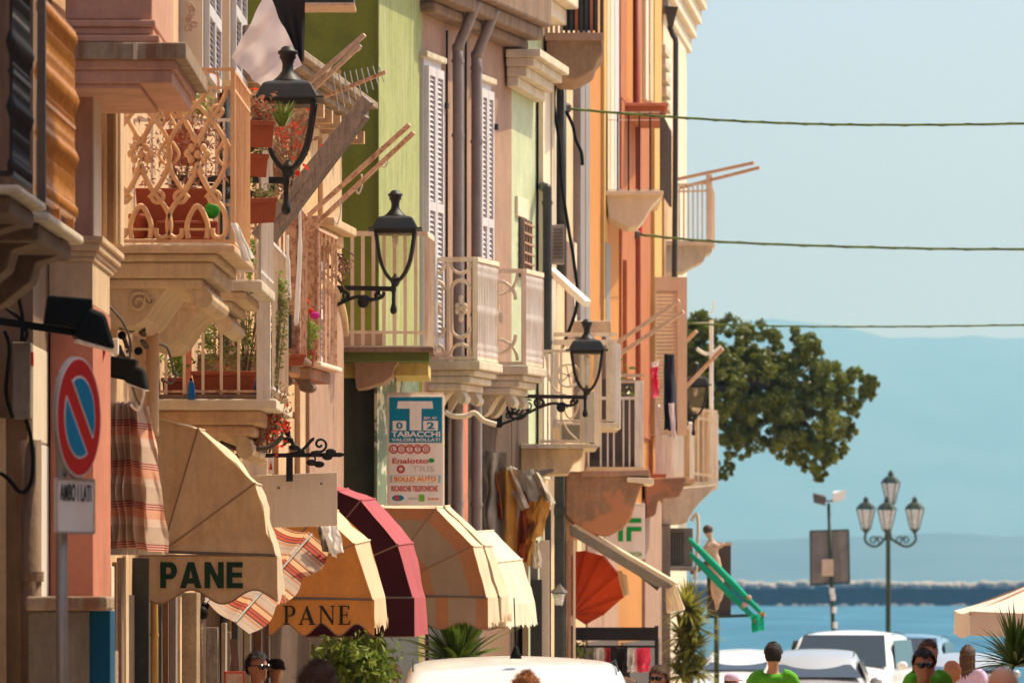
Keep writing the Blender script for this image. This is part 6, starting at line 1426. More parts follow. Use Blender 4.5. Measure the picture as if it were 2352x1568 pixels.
# laundry
cloth('hung_shirt','pink red shirt hung high near the last lantern','shirt',[(1490,848),(1512,838),(1516,878),(1502,922)],93,'pink_cloth',8,10,.10,1.3,2)
cloth('white_cloth_piece','white cloth scrap pegged above the pink red shirt','cloth',[(1496,832),(1514,826),(1512,848),(1500,850)],93.1,'white_cloth',6,6,.05,1,3)
cloth('hung_trousers','dark garment hung beside the pink red shirt','trousers',[(1526,812),(1548,812),(1552,985),(1528,985)],94,'navy_cloth',8,14,.08,1.5,4)
cloth('hung_towel','long pale grey strip hung beside the dark garment','towel',[(1536,925),(1550,925),(1552,1002),(1544,1006)],93.8,'linen',6,10,.04,1,5)
# ------------------------------------------------------------------ wires over the street
for pts,d_,r_,lab in (([(1302,250),(1500,266),(1750,281),(2000,287),(2352,284),(2800,270),(3276,248)],78,.017,'top black and green wire across the sky'),
    ([(1462,538),(1650,555),(2000,568),(2352,572),(2900,562),(3300,545)],92,.020,'middle wire across the sky, thickest of the three'),
    ([(1496,738),(1700,747),(2000,750),(2352,746),(2900,733),(3300,720)],97,.015,'lowest wire, crossing the treetop and mountain ridge')):
    t=thing('overhead_wire',lab,'wire',P(*pts[0],d_),'wires over the street'); b=B(); b.tube(pcrv(pts,d_,12),r_,6); b.build('wire','wire_green',t,smooth=True)
    c=pcrv(pts,d_,12); b=B(); b.tube([p+Vector((0,r_*.8*math.cos(i*1.9),r_*.8*math.sin(i*1.9))) for i,p in enumerate(c)],r_*.6,5); b.build('lashing','wire_dark',t,smooth=True)
    b=B(); b.lathe([(.03,0),(.06,.03),(.06,.10),(.03,.13)],P(pts[0][0],pts[0][1]+10,d_),8); b.build('insulator','grey_iron',t)
# ------------------------------------------------------------------ ficus tree overhanging from behind the end house
TR = thing('ficus_tree','large dark green tree leaning out from behind the end house','tree',(X(1480,142),142,ground(142)))
bl=[(1600,765,58),(1655,790,72),(1740,805,66),(1815,805,52),(1858,795,36),(1640,880,85),(1740,880,88),(1830,885,78),(1900,890,62),(1955,895,52),(1998,885,24),(1680,975,62),(1770,960,78),(1860,970,82),(1925,965,48),(1696,1022,36),(1805,1020,50),(1868,1045,52),(1884,1086,20),(1664,1078,24),(1600,860,58),(1905,1025,40),(1560,800,70),(1540,880,80),(1580,950,60),(1480,800,100),(1420,860,110)]
rr=random.Random(11); b=B(); bb_=B()
for cx_,cy_,r_ in bl:
    rm=r_*142/F; C0=P(cx_,cy_,142+rr.uniform(-.6,.6))
    nc=int(r_*.95)
    for k in range(nc):
        v=Vector((rr.gauss(0,1),rr.gauss(0,1),rr.gauss(0,1))).normalized()*rm*rr.uniform(.45,1.0)**.6
        cc=C0+v; cr=rm*rr.uniform(.10,.24)
        for j in range(70):
            w_=Vector((rr.gauss(0,1),rr.gauss(0,1),rr.gauss(0,1))).normalized()*cr*rr.random()**.4
            b.leaf(cc+w_,rr.uniform(.07,.14),rr,1.9,.25)
b.build('crown','leaf_ficus',TR)
base=Vector((X(1470,142),142,ground(142)))
b=B(); b.tube(crv([base,base+Vector((.1,0,2.2)),base+Vector((.5,0,3.6)),P(1560,930,142)],5),[.38]*5+[.32]*5+[.26]*5+[.2],10); b.build('trunk','bark',TR,smooth=True)
for k,(e0,e1) in enumerate((((1560,930),(1740,870)),((1560,930),(1650,800)),((1640,895),(1860,980)),((1640,900),(1900,890)),((1560,930),(1700,1010)),((1560,930),(1480,800)))):
    a,c_=P(*e0,142),P(*e1,142.2); b=B(); b.tube(crv([a,(a+c_)/2+Vector((0,.2,.15)),c_],5),[.16]*5+[.10]*5+[.04],8); b.build('limb','bark',TR,smooth=True)
# ------------------------------------------------------------------ seafront: four headed lamp, floodlight mast, statue sign, parasols
d_=187; t=thing('street_lamp','four headed green lamp post on the seafront','lamp post',(X(2040,d_),d_,ground(d_)))
b=B(); b.lathe([(.22,0),(.22,.3),(.14,.5),(.10,.7),(.085,1.2),(.11,1.25),(.08,1.32),(.07,Z(1240,d_)-ground(d_)),(.12,Z(1235,d_)-ground(d_)),(.09,Z(1218,d_)-ground(d_)),(.06,Z(1160,d_)-ground(d_))],(X(2040,d_),d_,ground(d_)),12); b.build('post','green_metal',t,smooth=True)
def lamp_head(par,x,ye,dd):
    c=P(x,ye,dd); k=d_/F
    b=B(); b.lathe([(.31,0),(.29,.05),(.20,.16),(.10,.22),(.07,.27),(.10,.30),(.05,.36),(.01,.40)],c,6); b.build('lamp_roof','green_metal',par)
    b=B(); b.lathe([(.12,-.60),(.26,-.02)],c,6); b.build('lamp_glass','frosted_glass',par)
    for i in range(6):
        a=i*math.pi/3; b=B(); b.tube([c+Vector((.28*math.cos(a),.28*math.sin(a),0)),c+Vector((.13*math.cos(a),.13*math.sin(a),-.62))],.016,5); b.build('lamp_frame','green_metal',par)
    b=B(); b.lathe([(.03,-.76),(.07,-.70),(.13,-.63),(.13,-.60)],c,8); b.build('lamp_base','green_metal',par)
lamp_head(t,2046,1109,187); lamp_head(t,1989,1169,187.1); lamp_head(t,2037,1170,186.2); lamp_head(t,2101,1169,187.1)
for sg,xe in ((-1,1989),(1,2101)):
    b=B(); b.tube(pcrv([(xe,1222),(xe-sg*(-2),1240),(xe-sg*12,1253),(xe-sg*28,1252),(2040+sg*9,1238),(2040,1228)],187,6),.04,7); b.build('arm','green_metal',t,smooth=True)
    b=B(); m_=(xe+2040)/2+sg*2; spiral(b,m_-6,1240,10,3,0,1.2,187,.022); spiral(b,m_+8,1240,9,3,math.pi,-1.2,187,.022); b.build('scroll','green_metal',t,smooth=True)
b=B(); b.tube(pcrv([(2037,1222),(2038,1234),(2040,1242)],186.3,4),.04,7); b.build('arm','green_metal',t,smooth=True)
d_=170; t=thing('floodlight_mast','leaning mast with two floodlights and the back of a grey panel','mast',(X(1918,d_),d_,ground(d_)))
b=B(); b.tube([P(1920,1600,d_),P(1912,1400,d_),P(1903,1155,d_)],[.06,.055,.045],10); b.build('mast','green_metal',t,smooth=True)
for k,(y,m) in enumerate(((1352,'sign_white'),(1366,'sign_white'),(1395,'white_paint'),(1430,'white_paint'))):
    b=B(); b.lathe([(.075,0),(.075,.18)],P(1911+k*2,y+12,d_),10); b.build('band',m,t)
b=B(); b.hexa([P(1862,1342,d_+.1),P(1951,1338,d_+.1),P(1951,1338,d_+.14),P(1862,1342,d_+.14),P(1861,1219,d_+.1),P(1949,1216,d_+.1),P(1949,1216,d_+.14),P(1861,1219,d_+.14)]); b.build('panel','grey_box',t)
for a,c_ in (((1861,1219),(1949,1216)),((1862,1342),(1951,1338)),((1861,1219),(1862,1342)),((1949,1216),(1951,1338))): b=B(); b.beam(P(*a,d_+.09),P(*c_,d_+.09),.04); b.build('panel_rim','green_metal',t)
b=B(); cbox(b,1888,1914,1284,1322,d_-.25,d_-.05); b.build('control_box','wood_pale',t,bevel=.02)
b=B(); b.beam(P(1886,1150,d_),P(1924,1150,d_),.05); b.build('crossbar','grey_iron',t)
for x,y,sg,m in ((1882,1146,-1,'grey_iron'),(1927,1138,1,'white_paint')):
    b=B(); c=P(x,y,d_); b.hexa([c+Vector(v) for v in ((-.16,-.1,-.14-.05*sg),(.16,-.1,-.14+.05*sg),(.16,.12,-.10),(-.16,.12,-.10),(-.2,-.14,.12-.06*sg),(.2,-.14,.12+.06*sg),(.14,.12,.14),(-.14,.12,.14))]); b.build('floodlight_head',m,t,bevel=.02)
# figure sign and teal poles
d_=100; t=thing('figure_sign','dark board with a carved standing figure on a thin pole, past the end house','sign',(X(1646,d_),d_,ground(d_)))
b=B(); cbox(b,1624,1679,1248,1412,d_+.05,d_+.15); b.build('board','shutter_dark',t,bevel=.01); b=B(); cbox(b,1622,1681,1245,1252,d_+.03,d_+.17); b.build('board_top','wood_pale',t)
b=B(); b.tube([P(1646,1700,d_),P(1646,1410,d_)],.045,8); b.build('pole','green_metal',t,smooth=True); b=B(); b.beam(P(1620,1416,d_),P(1728,1412,d_),.05,.05); b.build('cross_arm','green_metal',t)
b=B(); b.prism([P(x,y,d_-.02) for x,y in ((1632,1330),(1662,1352),(1650,1398),(1644,1402))],(0,.04,0)); b.build('pale_wedge','wood_pale',t)
fg=B(); 
for c_,r_ in (((1627,1221),(.075,.08,.095)),((1632,1238),(.05,.05,.06)),((1634,1262),(.12,.09,.17)),((1640,1300),(.13,.10,.24)),((1648,1345),(.12,.10,.30))): fg.ball(P(*c_,d_-.05),r_,10,8)
fg.tube(pcrv([(1628,1250),(1616,1262),(1600,1272)],d_-.1,4),[.05,.05,.045,.045,.04,.04,.04,.035,.03],8); fg.tube(pcrv([(1642,1250),(1654,1254),(1664,1246)],d_-.1,4),[.05,.05,.045,.045,.04,.04,.04,.035,.03],8)
def remesh(bld, name, m, par, vox, sm=4):
    o=bld.build(name,m,par,origin=None if par else Vector((0,0,0))); md=o.modifiers.new('r','REMESH'); md.mode='VOXEL'; md.voxel_size=vox; ms=o.modifiers.new('s','SMOOTH'); ms.iterations=sm; ms.factor=.5
    dg=bpy.context.evaluated_depsgraph_get(); me=bpy.data.meshes.new_from_object(o.evaluated_get(dg)); o.modifiers.clear(); old=o.data; o.data=me; me.name=name; bpy.data.meshes.remove(old)
    for p in me.polygons: p.use_smooth=True
    return o
remesh(fg,'carved_figure','wood_pale',t,.03); b=B(); b.ball(P(1626,1216,d_-.05),(.085,.09,.085),10,7); b.build('carved_hair','shutter_dark',t,smooth=True)
b=B(); b.tube(pcrv([(1585,1312),(1600,1308),(1618,1296),(1630,1290)],d_-.1,4),.05,7); b.build('curved_tail','stem_brown',t,smooth=True)
t=thing('folded_parasol','pair of teal folded parasol arms slanting down in front of the sea','parasol',P(1670,1340,98)); d_=98
for a,c_ in (((1582,1236),(1750,1408)),((1584,1270),(1736,1422))):
    A0,A1=P(*a,d_),P(*c_,d_-.3); b=B(); b.tube(crv([A0,A0+(A1-A0)*.3,A0+(A1-A0)*.7,A1],4),[.03,.04,.05,.055,.06,.06,.06,.06,.055,.05,.045,.04,.03],9); b.build('folded_canopy','teal_cloth',t,smooth=True)
    b=B(); b.ball(A0+(A1-A0)*.82+Vector((0,-.07,.04)),.045,8,6); b.build('button','wood_pale',t); b=B(); b.ball(A1+Vector((0,-.04,-.02)),.05,8,6); b.build('end_cap','tab_orange',t)
drape('hanging_cloth',[(1724,1412),(1756,1404),(1754,1446),(1728,1452)],97.6,'teal_cloth',1.5,.06,2,t,12,10)
t=thing('white_parasol','white square parasol reaching in from the right edge','parasol',(X(2452,60),60,ground(60)))
hs=1.04; ap=Vector((X(2452,60),60.0,Z(1296,60))); zc=Z(1402,60); cs=[ap+Vector((sx*hs,sy*hs,zc-ap.z)) for sx,sy in ((-1,-1),(1,-1),(1,1),(-1,1))]
for i in range(4):
    a,c_=cs[i],cs[(i+1)%4]; b=B(); b.grid(lambda u,v:ap+((a*(1-u)+c_*u)-ap)*v+Vector((0,0,-.05*math.sin(math.pi*v)-.03*math.sin(math.pi*u)*v)),10,8); b.build('canopy_panel','umbrella_cloth',t,smooth=True)
    b=B(); b.grid(lambda u,v:(a*(1-u)+c_*u)+Vector((.01*math.sin(u*12)*v,.015*math.sin(u*14)*v,-.03*math.sin(math.pi*u)-.235*v)),20,3); b.build('valance','umbrella_cloth',t,smooth=True)
    b=B(); b.beam(ap+Vector((0,0,-.06)),c_+Vector((0,0,-.03)),.02); b.build('rib','wood_pale',t)
b=B(); b.tube([(ap.x,60,ground(60)),(ap.x,60,ap.z)],.03,10); b.build('pole','wood_pale',t,smooth=True)
# ------------------------------------------------------------------ street level plants
def blades(name, label, x, y, d, n, length, spread, m, seed, base_z=None, droop=.5, width=.05, pot=True, cat='plant', pr=1.0):
    t=thing(name,label,cat,P(x,y,d)); rr=random.Random(seed); c=P(x,y,d); b=B()
    for i in range(n):
        az=rr.uniform(0,2*math.pi); el=rr.uniform(.15,1.35); L_=length*rr.uniform(.7,1.15); dirh=Vector((math.cos(az),math.sin(az),0))*math.cos(el)*spread; side=Vector((-math.sin(az),math.cos(az),0)); base=len(b.v); seg=5
        for k in range(seg+1):
            q=k/seg; p=c+dirh*L_*q+Vector((0,0,math.sin(el)*L_*q-droop*L_*q*q*math.cos(el))); w_=width*(1-q**2)*(.5+q if q<.5 else 1)*.5
            b.v+= [p-side*w_, p+Vector((0,0,-w_*.4)), p+side*w_]
        for k in range(seg):
            for j in (0,1): a=base+k*3+j; b.f.append((a,a+1,a+4,a+3))
    b.build('leaves',m,t)
    if pot:
        b=B(); zb=ground(d); H_=max(.3,c.z-zb-.05); H_=H_ if pr==1 else H_*.6; b.lathe([(.14*pr,0),(.2*pr,H_*.6),(.24*pr,H_),(.26*pr,H_),(.26*pr,H_+.05),(.2*pr,H_+.05)],(c.x,c.y,zb),14); b.build('pot','terracotta_pot',t,smooth=True)
    return t
blades('agave_plant','spiky agave with arching blades behind the white van roof',1052,1530,62,80,.82,1.0,'leaf_blade',3,droop=.35,width=.10)
t=thing('yucca_plant','tall yucca with narrow yellow green leaves at the end of the row','plant',(X(1585,90),90,ground(90)))
def yucca_head(par, x, y, d, n, length, seed):
    rr=random.Random(seed); c=P(x,y,d); b=B()
    for i in range(n):
        az=rr.uniform(0,2*math.pi); el=rr.uniform(-.35,1.45); L_=length*rr.uniform(.7,1.2); hd_=Vector((math.cos(az),math.sin(az),0))*math.cos(el); side=Vector((-math.sin(az),math.cos(az),0)); base=len(b.v)
        for k in range(5):
            q=k/4; p=c+hd_*L_*q+Vector((0,0,math.sin(el)*L_*q-.22*L_*q*q)); w_=.028*(1-q**2)+.002
            b.v+=[p-side*w_,p+side*w_]
        for k in range(4): a=base+k*2; b.f.append((a,a+1,a+3,a+2))
    b.build('leaf_head','leaf_yucca',par)
for k,(x,y,n,l) in enumerate(((1578,1400,120,.56),(1596,1440,120,.52),(1570,1465,110,.50),(1592,1490,120,.50),(1576,1520,120,.50),(1598,1545,100,.46),(1565,1550,100,.46))): yucca_head(t,x,y,90+.15*(k%3),n,l,70+k)
b=B(); b.tube([P(1584,1660,90.2),P(1582,1540,90.2),P(1580,1410,90.2)],[.07,.06,.04],8); b.build('stem','stem_brown',t,smooth=True)
b=B(); b.lathe([(.16,0),(.22,.35),(.24,.35),(.24,.4),(.18,.4)],(X(1585,90),90.2,ground(90)),14); b.build('pot','terracotta_pot',t,smooth=True)
blades('palm_plant','dark palm fronds under the white parasol at the right edge',2335,1530,56,150,.60,1.0,'leaf_blade',7,droop=.3,width=.05,pr=.7)
t=thing('green_bush','round leafy green bush in a pot behind the passers by, below the orange awning','bush',(X(825,57),57,ground(57)))
foliage('foliage','leaf_green',t,[(790,1505,60,50,57,.3),(845,1510,60,50,57,.3),(820,1550,75,60,57,.3),(860,1555,50,50,57,.3),(785,1560,45,50,57,.3),(820,1620,80,70,57,.3)],360,.095,51)
foliage('new_leaves','leaf_light',t,[(810,1490,70,36,56.8,.3),(850,1530,50,40,56.8,.3)],110,.085,52)
b=B(); stems(b,825,1640,170,70,16,57,8,.008); b.build('stems','stem_brown',t); b=B(); b.lathe([(.2,0),(.3,.45),(.33,.45),(.33,.52),(.25,.52)],(X(825,57),57,ground(57)),16); b.build('pot','terracotta_pot',t,smooth=True)
t=thing('small_shrub','small pale variegated shrub left of the clothes rail','bush',(X(1325,80),80,ground(80))); foliage('foliage','leaf_olive',t,[(1320,1500,40,30,80,.2),(1300,1530,50,40,80,.2)],220,.07,61); foliage('pale_leaves','leaf_light',t,[(1330,1495,30,24,79.8,.2)],80,.07,62); b=B(); b.lathe([(.2,0),(.25,.4),(.2,.4)],(X(1312,80),80,ground(80)),12); b.build('pot','terracotta_pot',t)
b=B(); stems(b,1312,1640,130,40,10,80,9,.008); b.build('stems','stem_brown',t)
# ------------------------------------------------------------------ vehicles (bonnet towards the camera)
def car(name, label, cat, xc, ytop, d, W, L_, paint, van=False, rz=0.0, antenna=False, rw=.76):
    g=ground(d); H_=Z(ytop,d)-g; o=Vector((X(xc,d),d,g)); t=thing(name,label,cat,o)
    M_=Matrix.Rotation(rz,3,'Z'); w=W/2
    if van: st=[(0,.35,.75,.80,.90),(.25,.28,.95,1.0,.97),(.75,.28,1.05,1.12,1.0),(1.55,.28,1.08,H_-.06,.86),(1.75,.28,1.08,H_-.02,.86),(2.6,.28,1.1,H_,.86),(L_-.5,.28,1.1,H_-.03,.86),(L_-.08,.3,1.05,H_-.16,.82),(L_,.4,.9,.95,.85)]
    else:   st=[(0,.35,.62,.66,.86),(.2,.25,.78,.84,.95),(.95,.25,.90,.97,.97),(1.05,.25,.92,1.0,.97),(1.62,.25,.94,H_-.18,rw),(1.85,.25,.94,H_-.085,rw),(2.7,.25,.95,H_,rw),(L_-.7,.25,.95,H_-.04,.73),(L_-.45,.25,.95,H_-.12,.72),(L_-.05,.3,.92,1.0,.90),(L_,.4,.8,.85,.85)]
    prof=[]; cam_=2.2 if van else 1.0
    for y,zb,zw,zt_,wt in st:
        tw=w*wt; half=[(w*.86,zb),(w*.97,zb+.12),(w,zw*.75),(w*.985,zw),(tw+.01,max(zw+.01,zt_-.10)),(tw*.94,zt_-.035*cam_),(tw*.80,zt_-.010*cam_*1.6),(tw*.4,zt_+.006),(0,zt_+.014)]
        prof.append([Vector((a,y,z)) for a,z in half]+[Vector((-a,y,z)) for a,z in reversed(half[:-1])])
    b=B(); n=len(prof[0])
    for ring_ in prof: b.v+=[o+M_@v for v in ring_]
    for i in range(len(prof)-1):
        for k in range(n-1): b.f.append((i*n+k,i*n+k+1,(i+1)*n+k+1,(i+1)*n+k))
        b.f.append((i*n+n-1,i*n,(i+1)*n,(i+1)*n+n-1))
    b.f.append(tuple(range(n))); b.f.append(tuple((len(prof)-1)*n+k for k in reversed(range(n))))
    bd=b.build('body',paint,t,smooth=True); ms=bd.modifiers.new('sub','SUBSURF'); ms.levels=1; ms.render_levels=2
    i0,i1=(2,3) if van else (3,4)
    def pane(nm,q,off):
        b=B(); b.prism([o+M_@(Vector(v)+Vector(off)) for v in q],M_@Vector(off)*.3); return b.build(nm,'car_glass',t)
    y0,y1=st[i0][0],st[i1][0]; z0,z1=st[i0][3]+.03,st[i1][3]-(.05 if van else .10); tw=w*st[i1][4]; nrm=Vector((0,-(z1-z0),(y1-y0))).normalized()*.035
    pane('windscreen',[(-w*.86,y0+.05,z0),(w*.86,y0+.05,z0),(tw*.86,y1-.06,z1),(-tw*.86,y1-.06,z1)],nrm)
    k=len(st)-2; yb0,yb1=st[k][0],st[k-1][0]
    pane('rear_window',[(-tw*.85,yb1+.05,H_-.18),(tw*.85,yb1+.05,H_-.18),(w*.80,yb0-.02,1.08),(-w*.80,yb0-.02,1.08)],(0,.05,.02))
    for sx in (-1,1):
        ya,yc=y1-.25,st[k-1][0]-.1
        pane('side_window',[(sx*w*.955,ya-.25,1.0 if not van else 1.15),(sx*w*.955,yc,1.0 if not van else 1.15),(sx*(tw+.02),yc-.15,H_-.17),(sx*(tw+.02),ya+.1,H_-.17)],(sx*.03,0,0))
        for yy in (.72,L_-.75):
            b=B(); b.lathe([(.14,-.1),(.30,-.1),(.31,-.06),(.31,.06),(.30,.1),(.14,.1)],(0,0,0),20); b.v=[o+M_@(Vector((sx*(w-.08)+v.z,yy+v.x,.31+v.y))) for v in b.v]; wh=b.build('wheel','rubber',t,smooth=True)
            b=B(); b.lathe([(.03,0),(.19,.02),(.19,.05)],(0,0,0),14); b.v=[o+M_@(Vector((sx*(w+.03)+v.z*sx*.4,yy+v.x,.31+v.y))) for v in b.v]; b.build('rim','steel',wh)
        b=B(); c=o+M_@Vector((sx*(w+.10),y0+.35,1.0 if not van else 1.2)); b.ball(c,(.10,.06,.075),10,6); b.build('wing_mirror',paint,t,smooth=True)
        b=B(); c=o+M_@Vector((sx*w*.72,.06,.66 if not van else .8)); b.ball(c,(.17,.10,.09),10,6); b.build('headlight','frosted_glass',t,smooth=True)
    b=B(); q=[o+M_@Vector(v) for v in ((-.26,-.02,.42),(.26,-.02,.42),(.26,-.02,.53),(-.26,-.02,.53))]; b.prism(q,M_@Vector((0,.03,0))); b.build('number_plate','sign_white',t)
    for sx in (-1,1):
        b=B(); b.tube([o+M_@Vector((sx*tw*.93,y1+.3,H_-.105)),o+M_@Vector((sx*tw*.93,2.6,H_-.034)),o+M_@Vector((sx*tw*.93,st[k-1][0]-.1,H_-.08))],.007,5); b.build('roof_seam','rubber',t)
    if antenna:
        c=o+M_@Vector((0.0,1.9,H_-.015)); b=B(); b.lathe([(.045,0),(.035,.03),(.018,.075),(.008,.09)],c,10); b.build('antenna_base','black_plastic',t,smooth=True); b=B(); b.tube([c+Vector((0,0,.08)),c+Vector((-.012,0,.44))],.005,5); b.build('antenna','black_plastic',t)
    return t
car('white_van','white van roof filling the bottom of the street, with a short aerial','van',1196,1514,42.2,1.86,4.4,'car_white',False,R(1),True,.86)
car('parked_car','small white car far left of the parked row, behind the thin green pole','car',1684,1492,115,1.62,3.8,'car_white',rz=R(-6))
car('parked_car','silver car with a wide windscreen behind the green shirted man','car',1866,1492,93,1.72,4.1,'car_silver',rz=R(-4))
car('delivery_van','tall white van behind the silver car','van',1915,1449,104,1.90,4.8,'car_white',True,rz=R(-10))
car('blue_van','pale van with a blue side window right of the tall white van','van',2062,1457,121,1.80,4.6,'car_blue',True,rz=R(-8))
car('parked_car','grey car half hidden behind the dark haired woman on the right','car',2215,1500,112,1.66,3.9,'car_silver',rz=R(-5))
# ------------------------------------------------------------------ people (built once as one skin, then posed in place)
def body_mesh():
    b=B()
    b.ball((0,0,1.645),(.076,.098,.115),14,10); b.ball((0,-.03,1.585),(.058,.070,.075),12,8); b.ball((0,.02,1.66),(.080,.092,.10),12,8)
    b.ball((0,-.10,1.625),(.014,.026,.024),8,6); b.ball((0,-.088,1.577),(.026,.014,.008),8,6); b.ball((0,-.082,1.545),(.026,.022,.02),8,6)
    for sx in (-1,1):
        b.ball((sx*.080,.005,1.635),(.012,.022,.034),8,6); b.ball((sx*.032,-.092,1.660),(.020,.012,.009),8,6)
        b.tube(crv([(sx*.10,.01,1.44),(sx*.185,.02,1.405),(sx*.225,.03,1.28),(sx*.245,.04,1.12),(sx*.255,.01,.98),(sx*.26,-.04,.86)],3),[.06,.06,.058,.058,.055,.052,.05,.047,.045,.043,.042,.04,.036,.032,.028,.026],10)
        b.ball((sx*.262,-.055,.80),(.024,.042,.055),8,6)
        for f_ in range(4): b.tube([(sx*.264,-.085+f_*.02,.775),(sx*.262,-.088+f_*.02,.73),(sx*.252,-.084+f_*.02,.695+abs(f_-1.5)*.006)],[.010,.010,.008],6)
        b.tube([(sx*.255,-.09,.81),(sx*.245,-.115,.78),(sx*.24,-.118,.75)],[.012,.011,.009],6)
        b.tube(crv([(sx*.09,.0,.95),(sx*.10,-.005,.75),(sx*.10,-.01,.52),(sx*.105,.01,.30),(sx*.105,.02,.09)],3),[.095,.093,.09,.085,.08,.07,.062,.06,.06,.056,.05,.044,.042],12)
        b.ball((sx*.108,-.05,.045),(.045,.13,.045),10,6)
    b.tube([(0,.012,1.56),(0,.012,1.48),(0,.012,1.42)],[.055,.056,.07],12)
    b.ball((0,.015,1.40),(.165,.085,.065),14,8); b.ball((0,.01,1.26),(.165,.112,.19),14,10); b.ball((0,.005,1.08),(.145,.105,.17),14,10); b.ball((0,.01,.95),(.165,.115,.12),14,10)
    return b
_body=remesh(body_mesh(),'person_body','skin',None,.016,3); BODY=_body.data; bpy.data.objects.remove(_body)
def shirt_mesh():
    b=B(); b.ball((0,.015,1.395),(.185,.105,.075),14,8); b.ball((0,.01,1.26),(.18,.128,.19),14,10); b.ball((0,.008,1.08),(.165,.125,.18),14,10); b.ball((0,.01,.96),(.175,.13,.10),14,8)
    for sx in (-1,1): b.tube(crv([(sx*.10,.01,1.435),(sx*.187,.02,1.405),(sx*.23,.03,1.28),(sx*.24,.035,1.20)],3),[.075,.075,.073,.073,.07,.07,.068,.066,.066,.066],12)
    return b
_s=remesh(shirt_mesh(),'shirt','white_shirt',None,.016,3); SHIRT=_s.data; bpy.data.objects.remove(_s)
def trouser_mesh():
    b=B(); b.ball((0,.01,.95),(.178,.128,.10),14,8)
    for sx in (-1,1): b.tube(crv([(sx*.09,.0,.93),(sx*.10,-.005,.70),(sx*.10,-.01,.45),(sx*.105,.01,.12)],3),[.11,.108,.105,.1,.095,.085,.08,.075,.07,.068],12)
    return b
_s=remesh(trouser_mesh(),'trousers','denim',None,.018,3); TROU=_s.data; bpy.data.objects.remove(_s)
def hair_mesh(kind, seed):
    b=B(); rr=random.Random(seed); C=Vector((0,.012,1.662)); nb,mb=28,18; idx={}
    for j in range(mb+1):
        ph=-math.pi/2+math.pi*j/mb
        for k in range(nb):
            an=2*math.pi*k/nb; v=Vector((math.cos(ph)*math.cos(an),math.cos(ph)*math.sin(an),math.sin(ph)))
            low=-.62 if v.y>.25 else (-.05 if v.y>-.25 else .42+.15*abs(v.x))
            if kind=='long': low=-.75 if v.y>-.25 else .42
            if v.z<low-.12: continue
            k_=1.0
            if kind=='curly': k_=1.16+.22*noise.noise(v*5+Vector((seed,0,0)))+.12*noise.noise(v*13)
            else: k_=1.04+.09*noise.noise(v*5+Vector((seed,0,0)))+.05*noise.noise(v*17)
            idx[(j,k)]=len(b.v); b.v.append(C+Vector((v.x*.093*k_,v.y*.108*k_,v.z*.115*k_)))
    for j in range(mb):
        for k in range(nb):
            q=[(j,k),(j,(k+1)%nb),(j+1,(k+1)%nb),(j+1,k)]
            if all(i in idx for i in q): b.f.append(tuple(idx[i] for i in q))
    fs=list(b.f)
    for i in range(900 if kind=='curly' else 520):
        f_=rr.choice(fs); a=b.v[f_[0]]; p=a+(b.v[f_[2]]-a)*rr.random(); nv=(p-C).normalized(); tv=Vector((rr.gauss(0,1),rr.gauss(0,1),rr.gauss(0,1)-.4)); tv=(tv-nv*tv.dot(nv)).normalized(); ln_=rr.uniform(.02,.045); sd2=nv.cross(tv)*.0025
        lift=.35 if kind!='curly' else .9
        b.add([p-sd2,p+sd2,p+tv*ln_*.8+nv*ln_*lift],[(0,1,2)])
    if kind=='long':
        b.grid(lambda u,v:(.098*math.cos(math.pi*u)*(1+.1*math.sin(u*40)),.02+.10*math.sin(math.pi*u)*(1+.06*math.sin(u*50)),1.64-.26*v+.02*math.sin(u*30)*v),40,8)
    return b
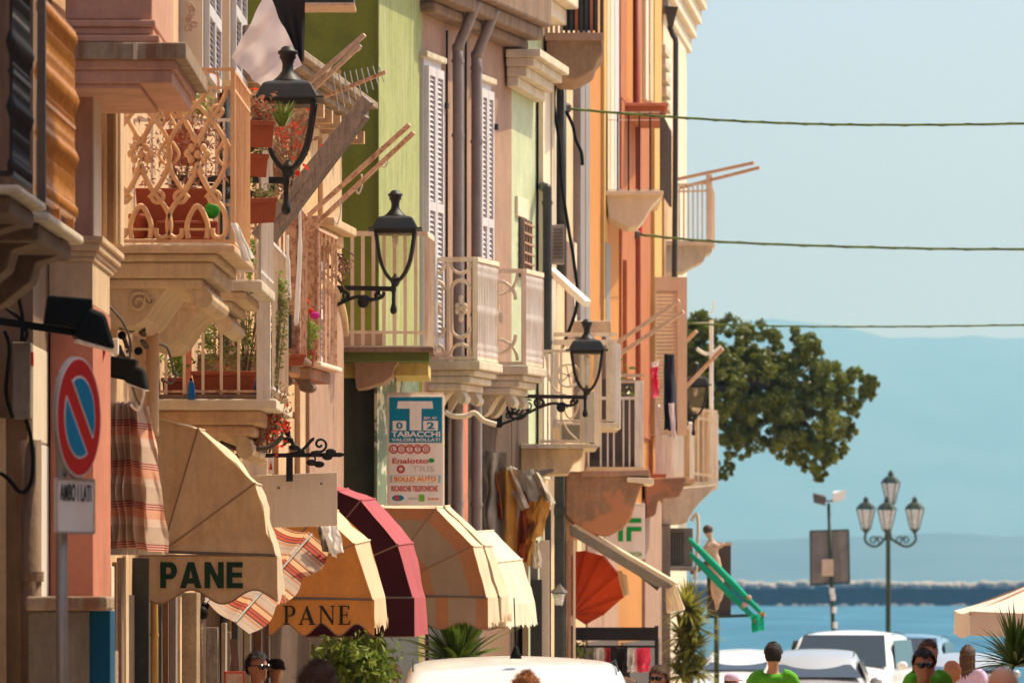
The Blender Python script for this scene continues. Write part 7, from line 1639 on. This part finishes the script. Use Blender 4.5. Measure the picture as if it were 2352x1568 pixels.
def person(label, xc, ytop, d, face, shirt=None, hair='short', hmat='hair_dark', skin='skin', glasses=False, cap=None, seed=1):
    g=ground(d); H_=Z(ytop,d)-g; s_=H_/1.775; t=thing('person',label,'person',(X(xc,d),d,g)); t.rotation_euler=(0,0,face); t.scale=(s_,)*3
    def part(nm,me,m):
        me=me.copy(); me.materials.clear(); me.materials.append(MAT(m)); o=bpy.data.objects.new(nm,me); COL.objects.link(o); o.parent=t; return o
    part('body',BODY,skin); part('shirt',SHIRT,shirt or 'white_shirt'); part('trousers',TROU,'denim')
    def loc(b,nm,m,sm=True):
        o=b.build(nm,m,None,smooth=sm,origin=Vector((0,0,0))); o.parent=t; return o
    if hair!='bald': loc(hair_mesh(hair,seed),'hair',hmat)
    if glasses:
        b=B()
        for sx in (-1,1):
            b.lathe([(.0,-.004),(.030,-.004),(.031,.004),(.0,.006)],(0,0,0),14); n=len(b.v)-56
            for i in range(n,len(b.v)): v=b.v[i]; b.v[i]=Vector((sx*.034+v.x,-.108+abs(v.x)*.1-v.z,1.650+v.y*.85))
        loc(b,'sunglasses_lenses','lens_dark'); b=B()
        b.tube([(-.066,-.10,1.660),(0,-.116,1.662),(.066,-.10,1.660)],.005,6)
        for sx in (-1,1): b.tube([(sx*.066,-.10,1.660),(sx*.082,-.04,1.66),(sx*.084,.03,1.652)],.004,6)
        loc(b,'sunglasses_frame','black_plastic')
    if cap:
        b=B(); b.lathe([(.100,0),(.104,.03),(.094,.075),(.06,.105),(.0,.115)],(0,.01,1.685),20,1.12); b.add([(-.075,-.09,1.69),(.075,-.09,1.69),(.06,-.18,1.675),(-.06,-.18,1.675),(-.075,-.09,1.70),(.075,-.09,1.70),(.06,-.18,1.685),(-.06,-.18,1.685)],[(3,2,1,0),(4,5,6,7),(0,1,5,4),(1,2,6,5),(2,3,7,6),(3,0,4,7)]); loc(b,'cap',cap)
    return t
person('dark haired man in sunglasses and green shirt walking towards the camera, right',2122,1490,43.7,R(4),'green_shirt','short','hair_dark','skin_tan',True,seed=1)
person('person in green shirt seen from behind, in front of the silver car',1776,1475,58,R(178),'green_shirt','short','hair_dark','skin',seed=2)
person('dark haired man in sunglasses below the striped awning, left',592,1496,46,R(38),'white_shirt','short','hair_dark','skin_tan',True,seed=3)
person('person in a dark cap and white top beside the man in sunglasses, left',634,1516,58,R(20),'white_shirt','short','hair_dark','skin',cap='black_cloth',seed=4)
person('person with curly dark hair close to the camera at the bottom left',731,1529,30,R(170),'black_cloth','curly','hair_brown','skin',seed=5)
person('person with ginger hair in front of the white van roof',1210,1551,38,R(165),'white_shirt','curly','hair_ginger','skin',seed=6)
person('woman with long brown hair and sunglasses below the clothes rail',1512,1528,50,R(-20),'black_cloth','long','hair_brown','skin',True,seed=7)
person('bald man close to the camera in the bottom right corner',2303,1522,25,R(175),'white_shirt','bald','hair_dark','skin',seed=8)
person('person with long dark hair standing left of the palm fronds',2224,1482,68,R(150),'lilac_cloth','long','hair_brown','skin',seed=9)
person('small balding man between the sunglasses man and the long haired one',2188,1512,60,R(60),'white_shirt','bald','hair_brown','skin_tan',seed=10)
person('brown haired person in green half hidden behind the man in sunglasses, right',2134,1470,54,R(30),'green_shirt','short','hair_brown','skin',seed=11)
person('brown haired person beside the green bush',905,1526,60,R(200),'green_shirt','short','hair_brown','skin',seed=12)
person('person in a lilac hat at the bottom, left of the silver car',1682,1548,64,R(120),'lilac_cloth','short','hair_brown','skin',cap='lilac_cloth',seed=13)
